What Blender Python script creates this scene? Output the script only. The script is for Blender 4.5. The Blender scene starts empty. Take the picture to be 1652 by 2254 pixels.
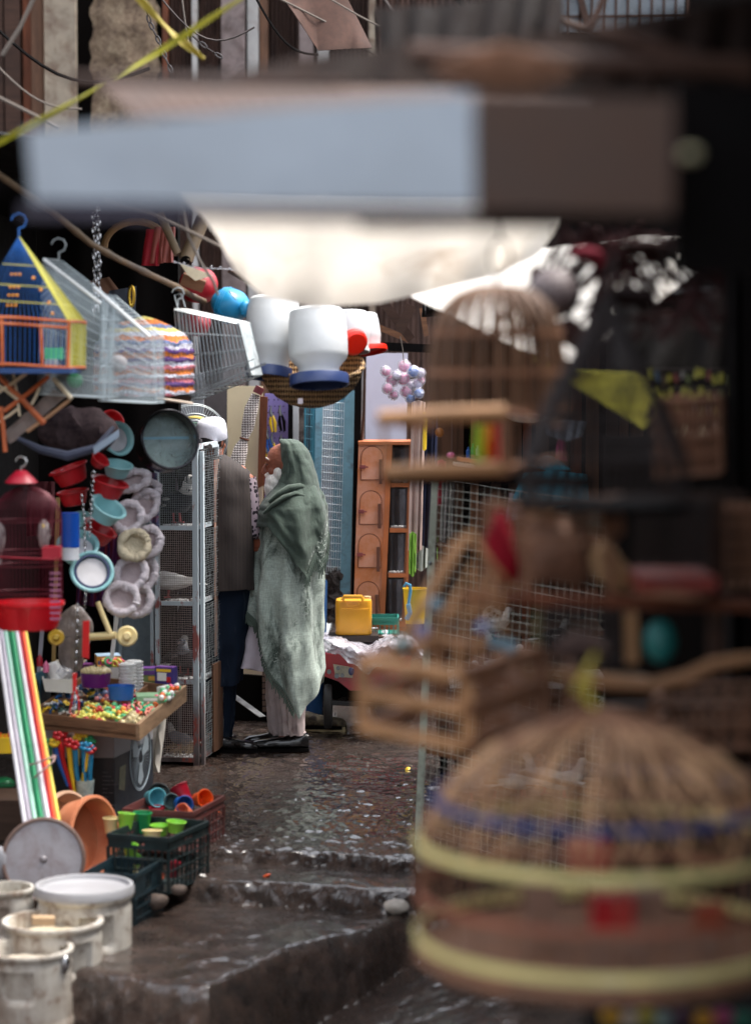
import bpy, math, random
import numpy as np
from mathutils import Vector, Matrix, Euler, noise
random.seed(7)
scene = bpy.context.scene
COL = scene.collection
R = math.radians
# ---------------------------------------------------------------- camera
EYE = 2.2                                   # camera height above the upper path
FPX, CX, CY = 5322.0, 826.0, 1127.0         # 85 mm portrait, in a 1652 x 2254 frame
PITCH = math.atan(347.0 / FPX)
cam_d = bpy.data.cameras.new("Camera"); cam = bpy.data.objects.new("Camera", cam_d); COL.objects.link(cam)
cam.location = (0, 0, EYE); cam.rotation_euler = (math.pi / 2 - PITCH, 0, 0)
cam_d.sensor_fit = 'VERTICAL'; cam_d.sensor_height = 36; cam_d.sensor_width = 24; cam_d.lens = 85
cam_d.clip_end = 500; cam_d.clip_start = .05
cam_d.dof.use_dof = True; cam_d.dof.focus_distance = 13.2; cam_d.dof.aperture_fstop = 1.5
scene.camera = cam
# ---------------------------------------------------------------- light: overcast day
SUN_EL, SUN_AZ = R(68), R(74)               # high sun behind thin cloud, on the right-hand side
world = bpy.data.worlds.new("World"); scene.world = world; world.use_nodes = True
wn = world.node_tree.nodes; wl = world.node_tree.links
sky = wn.new('ShaderNodeTexSky'); sky.sky_type = 'NISHITA'; sky.sun_disc = False
sky.sun_elevation = SUN_EL; sky.sun_rotation = SUN_AZ; sky.dust_density = 3.0; sky.ozone_density = 1.0
hs = wn.new('ShaderNodeHueSaturation'); hs.inputs['Saturation'].default_value = .3       # cloud cover greys the sky
wl.new(sky.outputs[0], hs.inputs['Color']); wl.new(hs.outputs[0], wn['Background'].inputs[0]); wn['Background'].inputs[1].default_value = .15
sd = bpy.data.lights.new("Sun", 'SUN'); sd.energy = 1.3; sd.angle = R(25); sd.color = (1, .93, .84)
so = bpy.data.objects.new("Sun", sd); COL.objects.link(so)
sdir = Vector((math.sin(SUN_AZ) * math.cos(SUN_EL), math.cos(SUN_AZ) * math.cos(SUN_EL), math.sin(SUN_EL)))
so.rotation_euler = sdir.to_track_quat('Z', 'Y').to_euler()
scene.view_settings.view_transform = 'Standard'; scene.view_settings.look = 'None'
scene.view_settings.exposure = 1.98; scene.view_settings.gamma = 1
scene.cycles.max_bounces = 8; scene.cycles.diffuse_bounces = 3; scene.cycles.transparent_max_bounces = 24
scene.cycles.sample_clamp_indirect = 8

# ---------------------------------------------------------------- helpers
_ct, _st = math.cos(PITCH), math.sin(PITCH)
def P(x, y, d):
    """world point at distance d (along +Y) lying in the direction of frame position x, y"""
    u = (x - CX) / FPX; v = (CY - y) / FPX
    t = d / (_ct + v * _st)
    return Vector((u * t, d, EYE + t * (-_st + v * _ct)))
def px(n, d): return n * d / FPX
def lerp(a, b, t): return a + (b - a) * t
def interp(x, xs, ys): return float(np.interp(x, xs, ys))
def tag(o, label=None, cat=None, group=None, kind=None):
    if label: o['label'] = label
    if cat: o['category'] = cat
    if group: o['group'] = group
    if kind: o['kind'] = kind
    return o
def wloc(o):
    l = Vector((0, 0, 0))
    while o is not None: l += o.location; o = o.parent
    return l
def T(name, label, cat, loc, group=None, kind=None):
    o = bpy.data.objects.new(name, None); COL.objects.link(o); o.location = loc; o.empty_display_size = .05
    return tag(o, label, cat, group, kind)
def frame_of(axis, up=None):
    a = Vector(axis).normalized()
    h = Vector(up) if up is not None else (Vector((0, 0, 1)) if abs(a.z) < .95 else Vector((0, 1, 0)))
    x = h.cross(a).normalized(); y = a.cross(x)
    return Matrix((x, y, a)).transposed()
class MB:
    def __init__(s): s.v = []; s.f = []; s.m = []; s.k = 0
    def add(s, vs, fs, M=None, c=None):
        b = len(s.v)
        for p in vs:
            p = Vector(p)
            if M is not None: p = M @ p
            if c is not None: p = p + Vector(c)
            s.v.append(p)
        for f in fs: s.f.append([b + i for i in f]); s.m.append(s.k)
        return s
    def box(s, c, d, rot=None):
        x, y, z = d[0] / 2, d[1] / 2, d[2] / 2
        M = None
        if rot is not None: M = rot if isinstance(rot, Matrix) else Euler(rot).to_matrix()
        vs = [(-x, -y, -z), (x, -y, -z), (x, y, -z), (-x, y, -z), (-x, -y, z), (x, -y, z), (x, y, z), (-x, y, z)]
        return s.add(vs, [(0, 3, 2, 1), (4, 5, 6, 7), (0, 1, 5, 4), (1, 2, 6, 5), (2, 3, 7, 6), (3, 0, 4, 7)], M, c)
    def bar(s, p, q, w, h=None, up=None):
        p, q = Vector(p), Vector(q); h = h or w
        return s.box((p + q) / 2, (w, h, (q - p).length), frame_of(q - p, up))
    def tube(s, pts, r, n=8, caps=True, close=False):
        pts = [Vector(p) for p in pts]; N = len(pts)
        rs = r if isinstance(r, (list, tuple)) else [r] * N
        tans = []
        for i in range(N):
            a = pts[(i - 1) % N] if (close or i > 0) else pts[i]; b = pts[(i + 1) % N] if (close or i < N - 1) else pts[i]
            t = (b - a); tans.append(t.normalized() if t.length > 1e-9 else Vector((0, 0, 1)))
        F = frame_of(tans[0]); X = F.col[0].copy(); vs = []
        for i in range(N):
            t = tans[i]; X = (X - t * X.dot(t))
            X = X.normalized() if X.length > 1e-6 else frame_of(t).col[0].copy()
            Y = t.cross(X)
            for j in range(n):
                a = 2 * math.pi * j / n; vs.append(pts[i] + (X * math.cos(a) + Y * math.sin(a)) * rs[i])
        fs = []
        for i in range(N if close else N - 1):
            k = (i + 1) % N
            for j in range(n):
                j2 = (j + 1) % n; fs.append((i * n + j, i * n + j2, k * n + j2, k * n + j))
        if caps and not close: fs.append(list(range(n - 1, -1, -1))); fs.append([(N - 1) * n + j for j in range(n)])
        return s.add(vs, fs)
    def lathe(s, prof, c=(0, 0, 0), axis=(0, 0, 1), n=32, close=False, sx=1, sy=1, arc=None, M=None):
        if M is None: M = frame_of(axis) if tuple(axis) != (0, 0, 1) else Matrix.Identity(3)
        vs = []; full = arc is None
        for r, z in prof:
            for j in range(n):
                a = 2 * math.pi * j / n if full else lerp(arc[0], arc[1], j / (n - 1))
                vs.append((r * math.cos(a) * sx, r * math.sin(a) * sy, z))
        fs = []; m = len(prof)
        for i in range(m if close else m - 1):
            k = (i + 1) % m
            for j in range(n if full else n - 1):
                j2 = (j + 1) % n; fs.append((i * n + j, i * n + j2, k * n + j2, k * n + j))
        return s.add(vs, fs, M, c)
    def ball(s, c, r, nu=16, nv=10, M=None):
        if not isinstance(r, (tuple, list)): r = (r, r, r)
        prof = [(max(1e-4, math.sin(math.pi * i / nv)), -math.cos(math.pi * i / nv)) for i in range(nv + 1)]
        S = Matrix.Diagonal(Vector(r)); Mx = (M @ S) if M is not None else S
        return s.lathe(prof, c, n=nu, M=Mx)
    def ring(s, c, Rr, r, axis=(0, 0, 1), n=32, m=8, sx=1, sy=1):
        M = frame_of(axis) if tuple(axis) != (0, 0, 1) else Matrix.Identity(3)
        pts = [Vector(c) + M @ Vector((Rr * sx * math.cos(2 * math.pi * i / n), Rr * sy * math.sin(2 * math.pi * i / n), 0)) for i in range(n)]
        return s.tube(pts, r, m, close=True)
    def sheet(s, fn, nu, nv, th=0, wrap=False):
        """fn(u, v) -> point; th > 0 gives the sheet a real thickness"""
        g = [[Vector(fn(i / nu, j / nv)) for i in range(nu + (0 if wrap else 1))] for j in range(nv + 1)]
        W = len(g[0]); vs = [p for row in g for p in row]; fs = []
        for j in range(nv):
            for i in range(W if wrap else W - 1):
                i2 = (i + 1) % W; fs.append((j * W + i, j * W + i2, (j + 1) * W + i2, (j + 1) * W + i))
        if th > 0:
            nrm = []
            for j in range(nv + 1):
                for i in range(W):
                    a = g[j][(i + 1) % W if wrap else min(i + 1, W - 1)] - g[j][(i - 1) % W if wrap else max(i - 1, 0)]
                    b = g[min(j + 1, nv)][i] - g[max(j - 1, 0)][i]
                    k = a.cross(b); nrm.append(k.normalized() if k.length > 1e-12 else Vector((0, 0, 1)))
            n0 = len(vs); vs = vs + [p - q * th for p, q in zip(vs, nrm)]
            fs = fs + [tuple(reversed([n0 + k for k in f])) for f in fs]
            def rim(a, b): fs.append((b, a, a + n0, b + n0))
            for i in range(W if wrap else W - 1):
                i2 = (i + 1) % W; rim(i, i2); rim(nv * W + i2, nv * W + i)
            if not wrap:
                for j in range(nv): rim((j + 1) * W, j * W); rim(j * W + W - 1, (j + 1) * W + W - 1)
        return s.add(vs, fs)
    def poly(s, pts, ext):
        n = len(pts); pts = [Vector(p) for p in pts]; e = Vector(ext)
        fs = [list(range(n)), list(range(2 * n - 1, n - 1, -1))] + [(i, i + n, (i + 1) % n + n, (i + 1) % n) for i in range(n)]
        return s.add(pts + [p + e for p in pts], fs)
    def wires(s, p00, p10, p01, nx, ny, r=.0011, wob=0, n=3):
        """a welded wire grid over the parallelogram"""
        p00, p10, p01 = Vector(p00), Vector(p10), Vector(p01); U, V = p10 - p00, p01 - p00
        nn = U.cross(V).normalized()
        def w(k): return nn * (random.uniform(-1, 1) * wob)
        for i in range(nx + 1):
            a = p00 + U * (i / nx)
            s.tube([a + V * (t / 6) + (w(0) + U.normalized() * random.uniform(-.6, .6) * wob if wob else Vector()) for t in range(7)] if wob else [a, a + V], r, n, caps=False)
        for j in range(ny + 1):
            a = p00 + V * (j / ny)
            s.tube([a + U * (t / 6) + (w(0) + V.normalized() * random.uniform(-.6, .6) * wob if wob else Vector()) for t in range(7)] if wob else [a, a + U], r, n, caps=False)
        return s
    def done(s, name, mat, parent=None, label=None, cat=None, group=None, kind=None, local=False, loc=None, sharp=38):
        me = bpy.data.meshes.new(name)
        top = parent is None
        if local: base = Vector((0, 0, 0))
        elif top:
            a = np.array([tuple(p) for p in s.v]); base = Vector(((a[:, 0].min() + a[:, 0].max()) / 2, (a[:, 1].min() + a[:, 1].max()) / 2, a[:, 2].min()))
        else: base = wloc(parent)
        me.from_pydata([p - base for p in s.v], [], s.f)
        mats = mat if isinstance(mat, (list, tuple)) else [mat]
        for m in mats: me.materials.append(m)
        if len(mats) > 1: me.polygons.foreach_set('material_index', s.m)
        me.polygons.foreach_set('use_smooth', [True] * len(s.f)); me.update(); me.set_sharp_from_angle(angle=R(sharp))
        o = bpy.data.objects.new(name, me); COL.objects.link(o)
        if parent is not None: o.parent = parent
        if loc is not None: o.location = loc
        elif top: o.location = base
        return tag(o, label, cat, group, kind)
def dup(root, loc=None, rot=None, label=None, group=None, scale=None, mat=None):
    r = root.copy(); COL.objects.link(r)
    if loc is not None: r.location = loc
    if rot is not None: r.rotation_euler = rot
    if scale is not None: r.scale = (scale,) * 3 if not isinstance(scale, (tuple, list)) else scale
    if label: r['label'] = label
    if group: r['group'] = group
    def kids(a, b):
        for ch in list(a.children):
            c = ch.copy(); COL.objects.link(c); c.parent = b; kids(ch, c)
    kids(root, r)
    return r
def rehue(o, m):
    o.data = o.data.copy(); o.data.materials[0] = m; return o

# ---------------------------------------------------------------- materials
def lin(c): return tuple((x / 255 / 12.92) if x / 255 <= .04045 else ((x / 255 + .055) / 1.055) ** 2.4 for x in c) + (1,)
class NT:
    def __init__(s, name):
        s.m = bpy.data.materials.new(name); s.m.use_nodes = True; s.n = s.m.node_tree.nodes; s.l = s.m.node_tree.links
        s.b = s.n['Principled BSDF']; s.out = s.n['Material Output']; s.tc = s.n.new('ShaderNodeTexCoord')
    def link(s, a, b): s.l.new(a, b)
    def mapped(s, sc=(1, 1, 1), src='Object', rot=(0, 0, 0)):
        k = s.n.new('ShaderNodeMapping'); k.inputs['Scale'].default_value = sc; k.inputs['Rotation'].default_value = rot; s.link(s.tc.outputs[src], k.inputs[0]); return k.outputs[0]
    def noise(s, sc, det=4, rough=.55, vec=None, dist=0):
        k = s.n.new('ShaderNodeTexNoise'); k.inputs['Scale'].default_value = sc; k.inputs['Detail'].default_value = det
        k.inputs['Roughness'].default_value = rough; k.inputs['Distortion'].default_value = dist
        s.link(vec if vec is not None else s.tc.outputs['Object'], k.inputs['Vector']); return k.outputs['Fac']
    def voronoi(s, sc, vec=None, feat='F1', out='Distance'):
        k = s.n.new('ShaderNodeTexVoronoi'); k.feature = feat; k.inputs['Scale'].default_value = sc
        s.link(vec if vec is not None else s.tc.outputs['Object'], k.inputs['Vector']); return k.outputs[out]
    def wave(s, sc, vec=None, dist=0, dirn='X', prof='SIN', dsc=1):
        k = s.n.new('ShaderNodeTexWave'); k.wave_type = 'BANDS'; k.bands_direction = dirn; k.wave_profile = prof
        k.inputs['Scale'].default_value = sc; k.inputs['Distortion'].default_value = dist; k.inputs['Detail Scale'].default_value = dsc
        s.link(vec if vec is not None else s.tc.outputs['Object'], k.inputs['Vector']); return k.outputs['Fac']
    def ramp(s, fac, stops, interp='LINEAR'):
        k = s.n.new('ShaderNodeValToRGB'); k.color_ramp.interpolation = interp; e = k.color_ramp.elements
        while len(e) < len(stops): e.new(.5)
        for q, (p, c) in zip(e, stops):
            q.position = p; q.color = (c, c, c, 1) if isinstance(c, (int, float)) else c
        s.link(fac, k.inputs[0]); return k.outputs[0]
    def mix(s, fac, a, b, mode='MIX'):
        k = s.n.new('ShaderNodeMix'); k.data_type = 'RGBA'; k.blend_type = mode
        for i, v in ((0, fac), (6, a), (7, b)):
            if hasattr(v, 'links'): s.link(v, k.inputs[i])
            else: k.inputs[i].default_value = v
        return k.outputs[2]
    def bump(s, h, strength=.3, dist=.01, normal=None):
        k = s.n.new('ShaderNodeBump'); k.inputs['Strength'].default_value = strength; k.inputs['Distance'].default_value = dist
        s.link(h, k.inputs['Height'])
        if normal is not None: s.link(normal, k.inputs['Normal'])
        s.link(k.outputs[0], s.b.inputs['Normal']); return k.outputs[0]
_mc = {}
def mat(name, col, rough=.6, var=.3, sc=7, metal=0, bump=0, bsc=60, dirt=None, damt=.45, dsc=4, spec=.5, stretch=(1, 1, 1), translucent=0, alpha=1, coat=0):
    if name in _mc: return _mc[name]
    t = NT(name); c = lin(col); spec = min(spec, .12) if rough >= .85 and sum(col) < 260 else spec; v = t.mapped(stretch) if stretch != (1, 1, 1) else None
    n1 = t.noise(sc, 5, .6, v)
    dk = tuple(x * (1 - var) for x in c[:3]) + (1,); lt = tuple(min(1, x * (1 + var * .5)) for x in c[:3]) + (1,)
    o = t.ramp(n1, [(.3, dk), (.7, lt)])
    if dirt is not None:
        n2 = t.noise(dsc, 8, .7, v, .4); f = t.ramp(n2, [(1 - damt - .12, 0), (1 - damt + .12, 1)]); o = t.mix(f, o, lin(dirt))
    t.link(o, t.b.inputs['Base Color']); rr = t.ramp(n1, [(.3, max(0, rough - .12)), (.7, min(1, rough + .12))]); t.link(rr, t.b.inputs['Roughness'])
    t.b.inputs['Metallic'].default_value = metal; t.b.inputs['Specular IOR Level'].default_value = spec; t.b.inputs['Coat Weight'].default_value = coat
    if bump: t.bump(t.noise(bsc, 4, .6, v), bump, .01)
    if translucent or alpha < 1:
        last = t.b.outputs[0]
        if translucent:
            tr = t.n.new('ShaderNodeBsdfTranslucent'); t.link(o, tr.inputs[0]); mx = t.n.new('ShaderNodeMixShader'); mx.inputs[0].default_value = translucent
            t.link(last, mx.inputs[1]); t.link(tr.outputs[0], mx.inputs[2]); last = mx.outputs[0]
        if alpha < 1:
            tp = t.n.new('ShaderNodeBsdfTransparent'); mx = t.n.new('ShaderNodeMixShader')
            a = t.ramp(t.noise(14, 5, .7, None, 1.5), [(.35, max(0, alpha - .22)), (.68, min(1, alpha + .3))]); t.link(a, mx.inputs[0])
            t.link(tp.outputs[0], mx.inputs[1]); t.link(last, mx.inputs[2]); last = mx.outputs[0]
        t.link(last, t.out.inputs[0])
    _mc[name] = t.m; return t.m
def plastic(name, col, rough=.35, dirt=None, **k): return mat(name, col, rough, .15, 5, dirt=dirt, bump=.05, bsc=30, **k)
def wood(name, col, rough=.65, stretch=(1, 12, 12), **k):
    if name in _mc: return _mc[name]
    t = NT(name); c = lin(col); v = t.mapped(stretch); n1 = t.noise(3, 8, .65, v, .6); n2 = t.noise(2.2, 3)
    o = t.ramp(n1, [(.3, tuple(x * .45 for x in c[:3]) + (1,)), (.55, c), (.75, tuple(min(1, x * 1.35) for x in c[:3]) + (1,))])
    o = t.mix(t.ramp(n2, [(.4, 0), (.75, .6)]), o, tuple(x * .35 for x in c[:3]) + (1,))
    t.link(o, t.b.inputs['Base Color']); t.b.inputs['Roughness'].default_value = rough; t.b.inputs['Specular IOR Level'].default_value = .25; t.bump(n1, .4, .004); _mc[name] = t.m; return t.m
# ================================================================ materials of the place
def ground_mat(name, c1, c2, wet=.5, glit=.6):
    t = NT(name); big = t.noise(1.3, 4, .6); mid = t.noise(9, 8, .68, None, .6); fine = t.noise(70, 5, .7)
    o = t.ramp(mid, [(.32, lin(c1)), (.52, lin(c2)), (.72, lin(tuple(x * 1.35 for x in c2)))])
    o = t.mix(t.ramp(t.voronoi(38), [(.0, .8), (.13, 0)]), o, lin((96, 84, 78)))
    o = t.mix(t.ramp(t.noise(23, 3, .5), [(.66, 0), (.7, .8)]), o, lin((20, 13, 11))); sx = t.n.new('ShaderNodeSeparateXYZ'); ge = t.n.new('ShaderNodeNewGeometry'); t.link(ge.outputs['True Normal'], sx.inputs[0]); t.link(t.ramp(sx.outputs[2], [(.4, .0), (.8, glit)]), t.b.inputs['Coat Weight'])    # water lies on the level parts
    t.link(o, t.b.inputs['Base Color'])
    t.link(t.ramp(t.mix(.5, big, fine), [(.38, .1), (.5, wet * .5), (.66, .75)]), t.b.inputs['Roughness'])
    t.b.inputs['Specular IOR Level'].default_value = .35; t.b.inputs['Coat Roughness'].default_value = .06 + .5 * (1 - glit); t.b.inputs['Coat IOR'].default_value = 1.85
    n1 = t.bump(t.mix(.45, mid, t.noise(36, 9, .8, None, 1.6)), glit, .022)
    t.bump(t.mix(.5, fine, t.noise(160, 3, .7)), 1.0, .018, n1); return t.m
M_mud = ground_mat('wet_mud', (34, 25, 21), (68, 54, 47), .4, 1.0)
M_step = ground_mat('wet_concrete', (32, 23, 19), (70, 54, 46), .5, .8)
def corr_mat(name, col, k=1.0): return mat(name, col, .65, .45, 5, dirt=(45, 30, 26), damt=.5, dsc=5, stretch=(3, 3, .6), bump=.2)
M_black = mat('deep_black', (11, 8, 8), .9, .3, spec=.2); M_void = mat('dark_backing', (13, 9, 8), .95, .4, spec=.15)  # both near-blacks also stand in for the darkness inside the stalls
M_dwood = wood('dark_wood', (66, 44, 34)); M_bwood = wood('brown_wood', (120, 82, 58)); M_pale_wood = wood('pale_wood', (172, 138, 104))
M_redwood = wood('red_brown_wood', (112, 62, 40), stretch=(8, 8, 1)); M_vwood = wood('upright_wood', (104, 74, 56), stretch=(9, 9, .8))
M_metal = mat('grey_metal', (120, 122, 124), .35, .3, metal=.9); M_wire = mat('galvanised_wire', (150, 156, 158), .45, .2, metal=.5)
M_dwire = mat('dark_wire', (70, 62, 60), .5, .3, metal=.5); M_chain = mat('chain_metal', (190, 190, 192), .25, .2, metal=1)
M_rope = mat('grey_rope', (104, 94, 86), .8, .3); M_strap = mat('yellow_strap', (150, 146, 36), .5, .25, 9)
M_white = plastic('white_plastic', (225, 226, 224), .4); M_red = plastic('red_plastic', (184, 22, 32), .38, dirt=(120, 20, 24), damt=.35, dsc=12); M_cyan = plastic('cyan_plastic', (140, 192, 196), .38, dirt=(104, 140, 140), damt=.3, dsc=14)
M_blue = plastic('blue_plastic', (30, 90, 170), .4); M_orange = plastic('orange_plastic', (238, 92, 28), .4); M_yellow = plastic('yellow_plastic', (228, 190, 40), .4)
M_green = plastic('green_plastic', (30, 140, 84), .4); M_lime = plastic('lime_plastic', (140, 205, 70), .4); M_purple = plastic('purple_plastic', (108, 30, 120), .35)
M_pink = plastic('pink_plastic', (228, 120, 160), .4); M_teal = plastic('teal_plastic', (30, 130, 140), .4); M_cream = plastic('cream_plastic', (226, 206, 150), .45)
M_crim = plastic('crimson_plastic', (160, 16, 40), .4); M_film = mat('clear_film', (205, 205, 212), .12, .2, 18, bump=.8, bsc=22, alpha=.38, spec=.9)
M_mustard = plastic('mustard_plastic', (214, 176, 62), .45)
# ================================================================ ground
def sstep(a, b, x): t = np.clip((x - a) / (b - a), 0, 1); return t * t * (3 - 2 * t)
def nz(x, y, s, seed=0.): return noise.noise(Vector((x * s + seed, y * s - seed, seed * .37)))
def roll(a, b, y): t = min(1, max(0, (y - a) / (b - a))); return (1 - (1 - t) ** 2.6) * min(1, t * 6) ** .5      # steep foot, worn rounded lip
def height(x, y):
    w = .03 * nz(x, y * .3, 4, 3) + .006 * noise.fractal(Vector((x * 12, y * 30, 2)), 1, 2, 3)
    e1 = interp(x, [-2, -.64, .16, 2], [10.75, 10.63, 10.44, 10.4]) + w * 1.4
    e2 = interp(x, [-2, -.76, .03, 2], [10.4, 10.28, 10.05, 10.0]) + w
    e3 = interp(x, [-2.4, -1.5, -.9, -.62, -.345, -.044, .11, .2, 2], [9.5, 9.2, 8.96, 8.84, 9.42, 9.72, 9.95, 10.02, 10.1]) + w * 1.3
    e3 = min(e3, e2 - .05)
    low = -.37 + (.36 * x if x < 0 else .25 * x); low = min(low, -.24)
    z = low + (-.147 - low) * roll(e3 - .1, e3 + .09, y); z += (-.053 + .147) * roll(e2 - .02, e2 + .06, y); z += .053 * roll(e1 - .01, e1 + .03, y)
    rough = .010 * noise.fractal(Vector((x * 8, y * 8, 0)), 1, 2, 3) + (.0018 if y < e1 else .0028) * noise.fractal(Vector((x * 34, y * 30, 3)), .8, 2.1, 3)
    steep = sstep(e3 - .19, e3 - .1, y) * (1 - sstep(e3 - .03, e3 + .01, y)) + sstep(e2 - .05, e2 - .02, y) * (1 - sstep(e2, e2 + .02, y))
    return z + rough * (.55 if y < e1 else 1) + float(steep) * .008 * noise.fractal(Vector((x * 20, y * 50, 7)), .8, 2, 3)
def field(name, xs, ys, m, label_kind='structure'):
    nx, ny = len(xs), len(ys); H = np.array([[height(x, y) for x in xs] for y in ys]); G = np.abs(np.gradient(H, ys, axis=0)); vs = []
    for j, y in enumerate(ys):
        for i, x in enumerate(xs):
            z = H[j, i]; k = min(1, G[j, i] / 1.5) if y < 10.9 and abs(x) < 1.75 else 0          # broken, lumpy faces on the risers
            vs.append((x + k * .005 * nz(x, z, 60, 4), y + k * (.014 * nz(x, z, 20, 3) + .007 * nz(x, z, 60, 8)), z) if k > .05 else (x, y, z))
    idx = np.arange(nx * ny).reshape(ny, nx); f = np.stack([idx[:-1, :-1], idx[:-1, 1:], idx[1:, 1:], idx[1:, :-1]], -1).reshape(-1, 4)
    me = bpy.data.meshes.new(name); me.from_pydata(vs, [], f.tolist()); me.materials.append(m)
    me.polygons.foreach_set('use_smooth', [True] * len(f)); o = bpy.data.objects.new(name, me); COL.objects.link(o); o['kind'] = 'structure'; return o
xs = np.concatenate([np.linspace(-9, -1.7, 12)[:-1], np.linspace(-1.7, 1.3, 380), np.linspace(1.3, 9, 12)[1:]])
field('steps', xs, np.concatenate([np.linspace(-3, 8.5, 20)[:-1], np.linspace(8.5, 10.9, 330)]), M_step)
field('ground', xs, np.concatenate([np.linspace(10.9, 14.4, 300), np.linspace(14.4, 40, 40)[1:]]), M_mud)
mb = MB()
mb.sheet(lambda u, v: Vector((.17 + .9 * u + .012 * nz(u, v, 4, 2), 10.0 + .75 * v, .035 + .012 * nz(u, v, 6, 1))), 12, 12)
mb.sheet(lambda u, v: Vector((.17 + .012 * nz(u, v, 4, 2) + .015 * nz(u * 2, v, 5, 6), 10.75 - .75 * u, -.5 + .535 * v)), 14, 14)
mb.sheet(lambda u, v: Vector((.17 + .9 * u, 10.0 + .01 * nz(u, v, 5, 3), -.5 + .535 * v)), 14, 14)
mb.done('kerb', M_step, kind='structure')
mb = MB(); c = P(872, 1995, 10.02)
mb.ball(c, (.055, .04, .03), 12, 8); [mb.v.__setitem__(i, p + Vector((0, 0, .012 * nz(p.x, p.y, 40)))) for i, p in enumerate(mb.v)]
mb.done('stone', mat('pale_stone', (190, 182, 172), .5, .3, 20, dirt=(170, 60, 40), damt=.35, dsc=15), label='pale reddish stone set in the end of the second wet step', cat='stone')
# litter trodden in the mud
def litter(x, y, s, m, label, zoff=.004):
    d = 2.2 * FPX / (y - 780)
    for _ in range(4):
        p = P(x, y, d); z = height(p.x, p.y); d = (EYE - z) * FPX / (y - 780)
    b = MB(); b.ball((p.x, p.y, z + zoff), (s, s * .7, s * .3), 7, 4, Euler((.3, .2, x)).to_matrix()); return b.done('litter_scrap', m, label=label, cat='litter', group='scraps on the path')
M_paper = mat('soiled_paper', (210, 205, 200), .7, .2)
for x, y, s, m, l in ((897, 1700, .022, M_yellow, 'yellow plastic scrap in the puddle by the wire cage post'), (548, 1585, .012, M_orange, 'tiny orange scrap on the mud between brown crate and the men'),
    (447, 1989, .02, M_paper, 'white paper scrap on the step below the green crate'), (308, 2125, .02, M_paper, 'white scrap on the wide step beside the white drum'),
    (588, 2175, .02, M_orange, 'faint orange scrap on the edge of the wide step'), (590, 2141, .02, M_dwood, 'small brown stone lying on the wide step'),
    (484, 1798, .01, M_orange, 'small orange scrap close to the brown crate corner')): litter(x, y, s, m, l)
# ================================================================ building at the end of the alley
BD = 20.0
def bx(x): return px(x - CX, BD)
bld = T('old_building', 'weathered building with timber posts, mud plaster and ribbed shutters closing the alley', 'building', (0, BD + .3, 0))
t = NT('mud_plaster'); n1 = t.noise(5, 9, .72, None, .5); n2 = t.noise(26, 6, .7)
o_ = t.ramp(t.mix(.4, n1, n2), [(.36, lin((70, 52, 42))), (.5, lin((126, 106, 86))), (.66, lin((170, 152, 126)))])
t.link(o_, t.b.inputs['Base Color']); t.b.inputs['Roughness'].default_value = .9; t.bump(n2, .9, .04, t.bump(n1, .8, .06)); M_plaster = t.m
M_post = mat('beige_post', (142, 130, 114), .8, .25, 6, dirt=(92, 70, 56), damt=.42, dsc=7, bump=.3)
M_shut = corr_mat('brown_shutter', (110, 84, 74)); M_shut2 = corr_mat('dark_shutter', (72, 52, 44)); M_grey_p = mat('mauve_post', (120, 106, 104), .75, .3, dirt=(60, 44, 40), bump=.2)
M_whitep = mat('whitewashed_post', (160, 158, 156), .7, .2, dirt=(120, 100, 90), damt=.35)
def corr(x0, x1, z0, z1, y, m, n):
    b = MB(); b.sheet(lambda u, v: Vector((lerp(x0, x1, u), y + .018 * math.sin(u * n * 2 * math.pi), lerp(z0, z1, v))), n * 8, 1); return b.done('shutter', m, bld, sharp=80)
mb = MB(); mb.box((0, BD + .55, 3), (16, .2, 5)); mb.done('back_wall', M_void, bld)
for x0, x1, dy, m, nm in ((-60, 10, .0, M_dwood, 'plank'), (14, 48, -.02, M_dwood, 'plank'), (52, 70, .03, M_redwood, 'plank'), (73, 98, -.03, M_vwood, 'plank'), (104, 172, -.1, M_post, 'post'),
    (490, 541, -.1, M_grey_p, 'post'), (546, 570, -.03, M_whitep, 'post'), (572, 590, .0, M_vwood, 'plank'), (660, 690, -.08, M_grey_p, 'post'), (700, 724, -.03, M_whitep, 'post'),
    (425, 436, -.05, M_whitep, 'plank'), (812, 826, -.04, M_post, 'plank'), (360, 372, -.03, M_redwood, 'plank')):
    b = MB(); b.box(((bx(x0) + bx(x1)) / 2, BD + .2 + dy, 3.2), (bx(x1) - bx(x0), .12, 5)); b.done(nm, m, bld)
b = MB(); b.sheet(lambda u, v: Vector((bx(lerp(206, 350, u)) + .05 * nz(0, v * 30, 1, 4) * (1 if u > .5 else -1) * abs(2 * u - 1), BD + .1 - .07 * math.sin(math.pi * u) + .035 * noise.fractal(Vector((u * 4, v * 22, 0)), 1, 2, 3), lerp(1.5, 5.5, v))), 20, 70)
b.done('mud_pillar', M_plaster, bld)
for x0, x1, m, n in ((373, 424, M_shut, 6), (437, 490, M_shut, 6), (590, 658, M_shut2, 7), (724, 812, M_shut2, 9), (828, 960, M_shut, 11), (960, 1160, M_shut2, 12)):
    corr(bx(x0), bx(x1), -.5, 5.5, BD + .25, m, n)
# bright openings above the stalls further along: window with blue grille
b = MB(); b.box((bx(1330), BD + .02, 5.1), (bx(1500) - bx(1165), .04, .55)); wo = b.done('window', mat('pale_window', (110, 118, 126), .3, .4, 6), bld)
b = MB()
for i in range(14): b.bar((bx(1165 + i * 26), BD - .05, 4.8), (bx(1165 + i * 26), BD - .05, 5.5), .02)
for z in (4.95, 5.25): b.bar((bx(1160), BD - .05, z), (bx(1510), BD - .05, z), .02)
b.bar((bx(1240), BD - .09, 5.5), (bx(1290), BD - .09, 4.8), .05); b.done('grille', M_dwood, wo)
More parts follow.
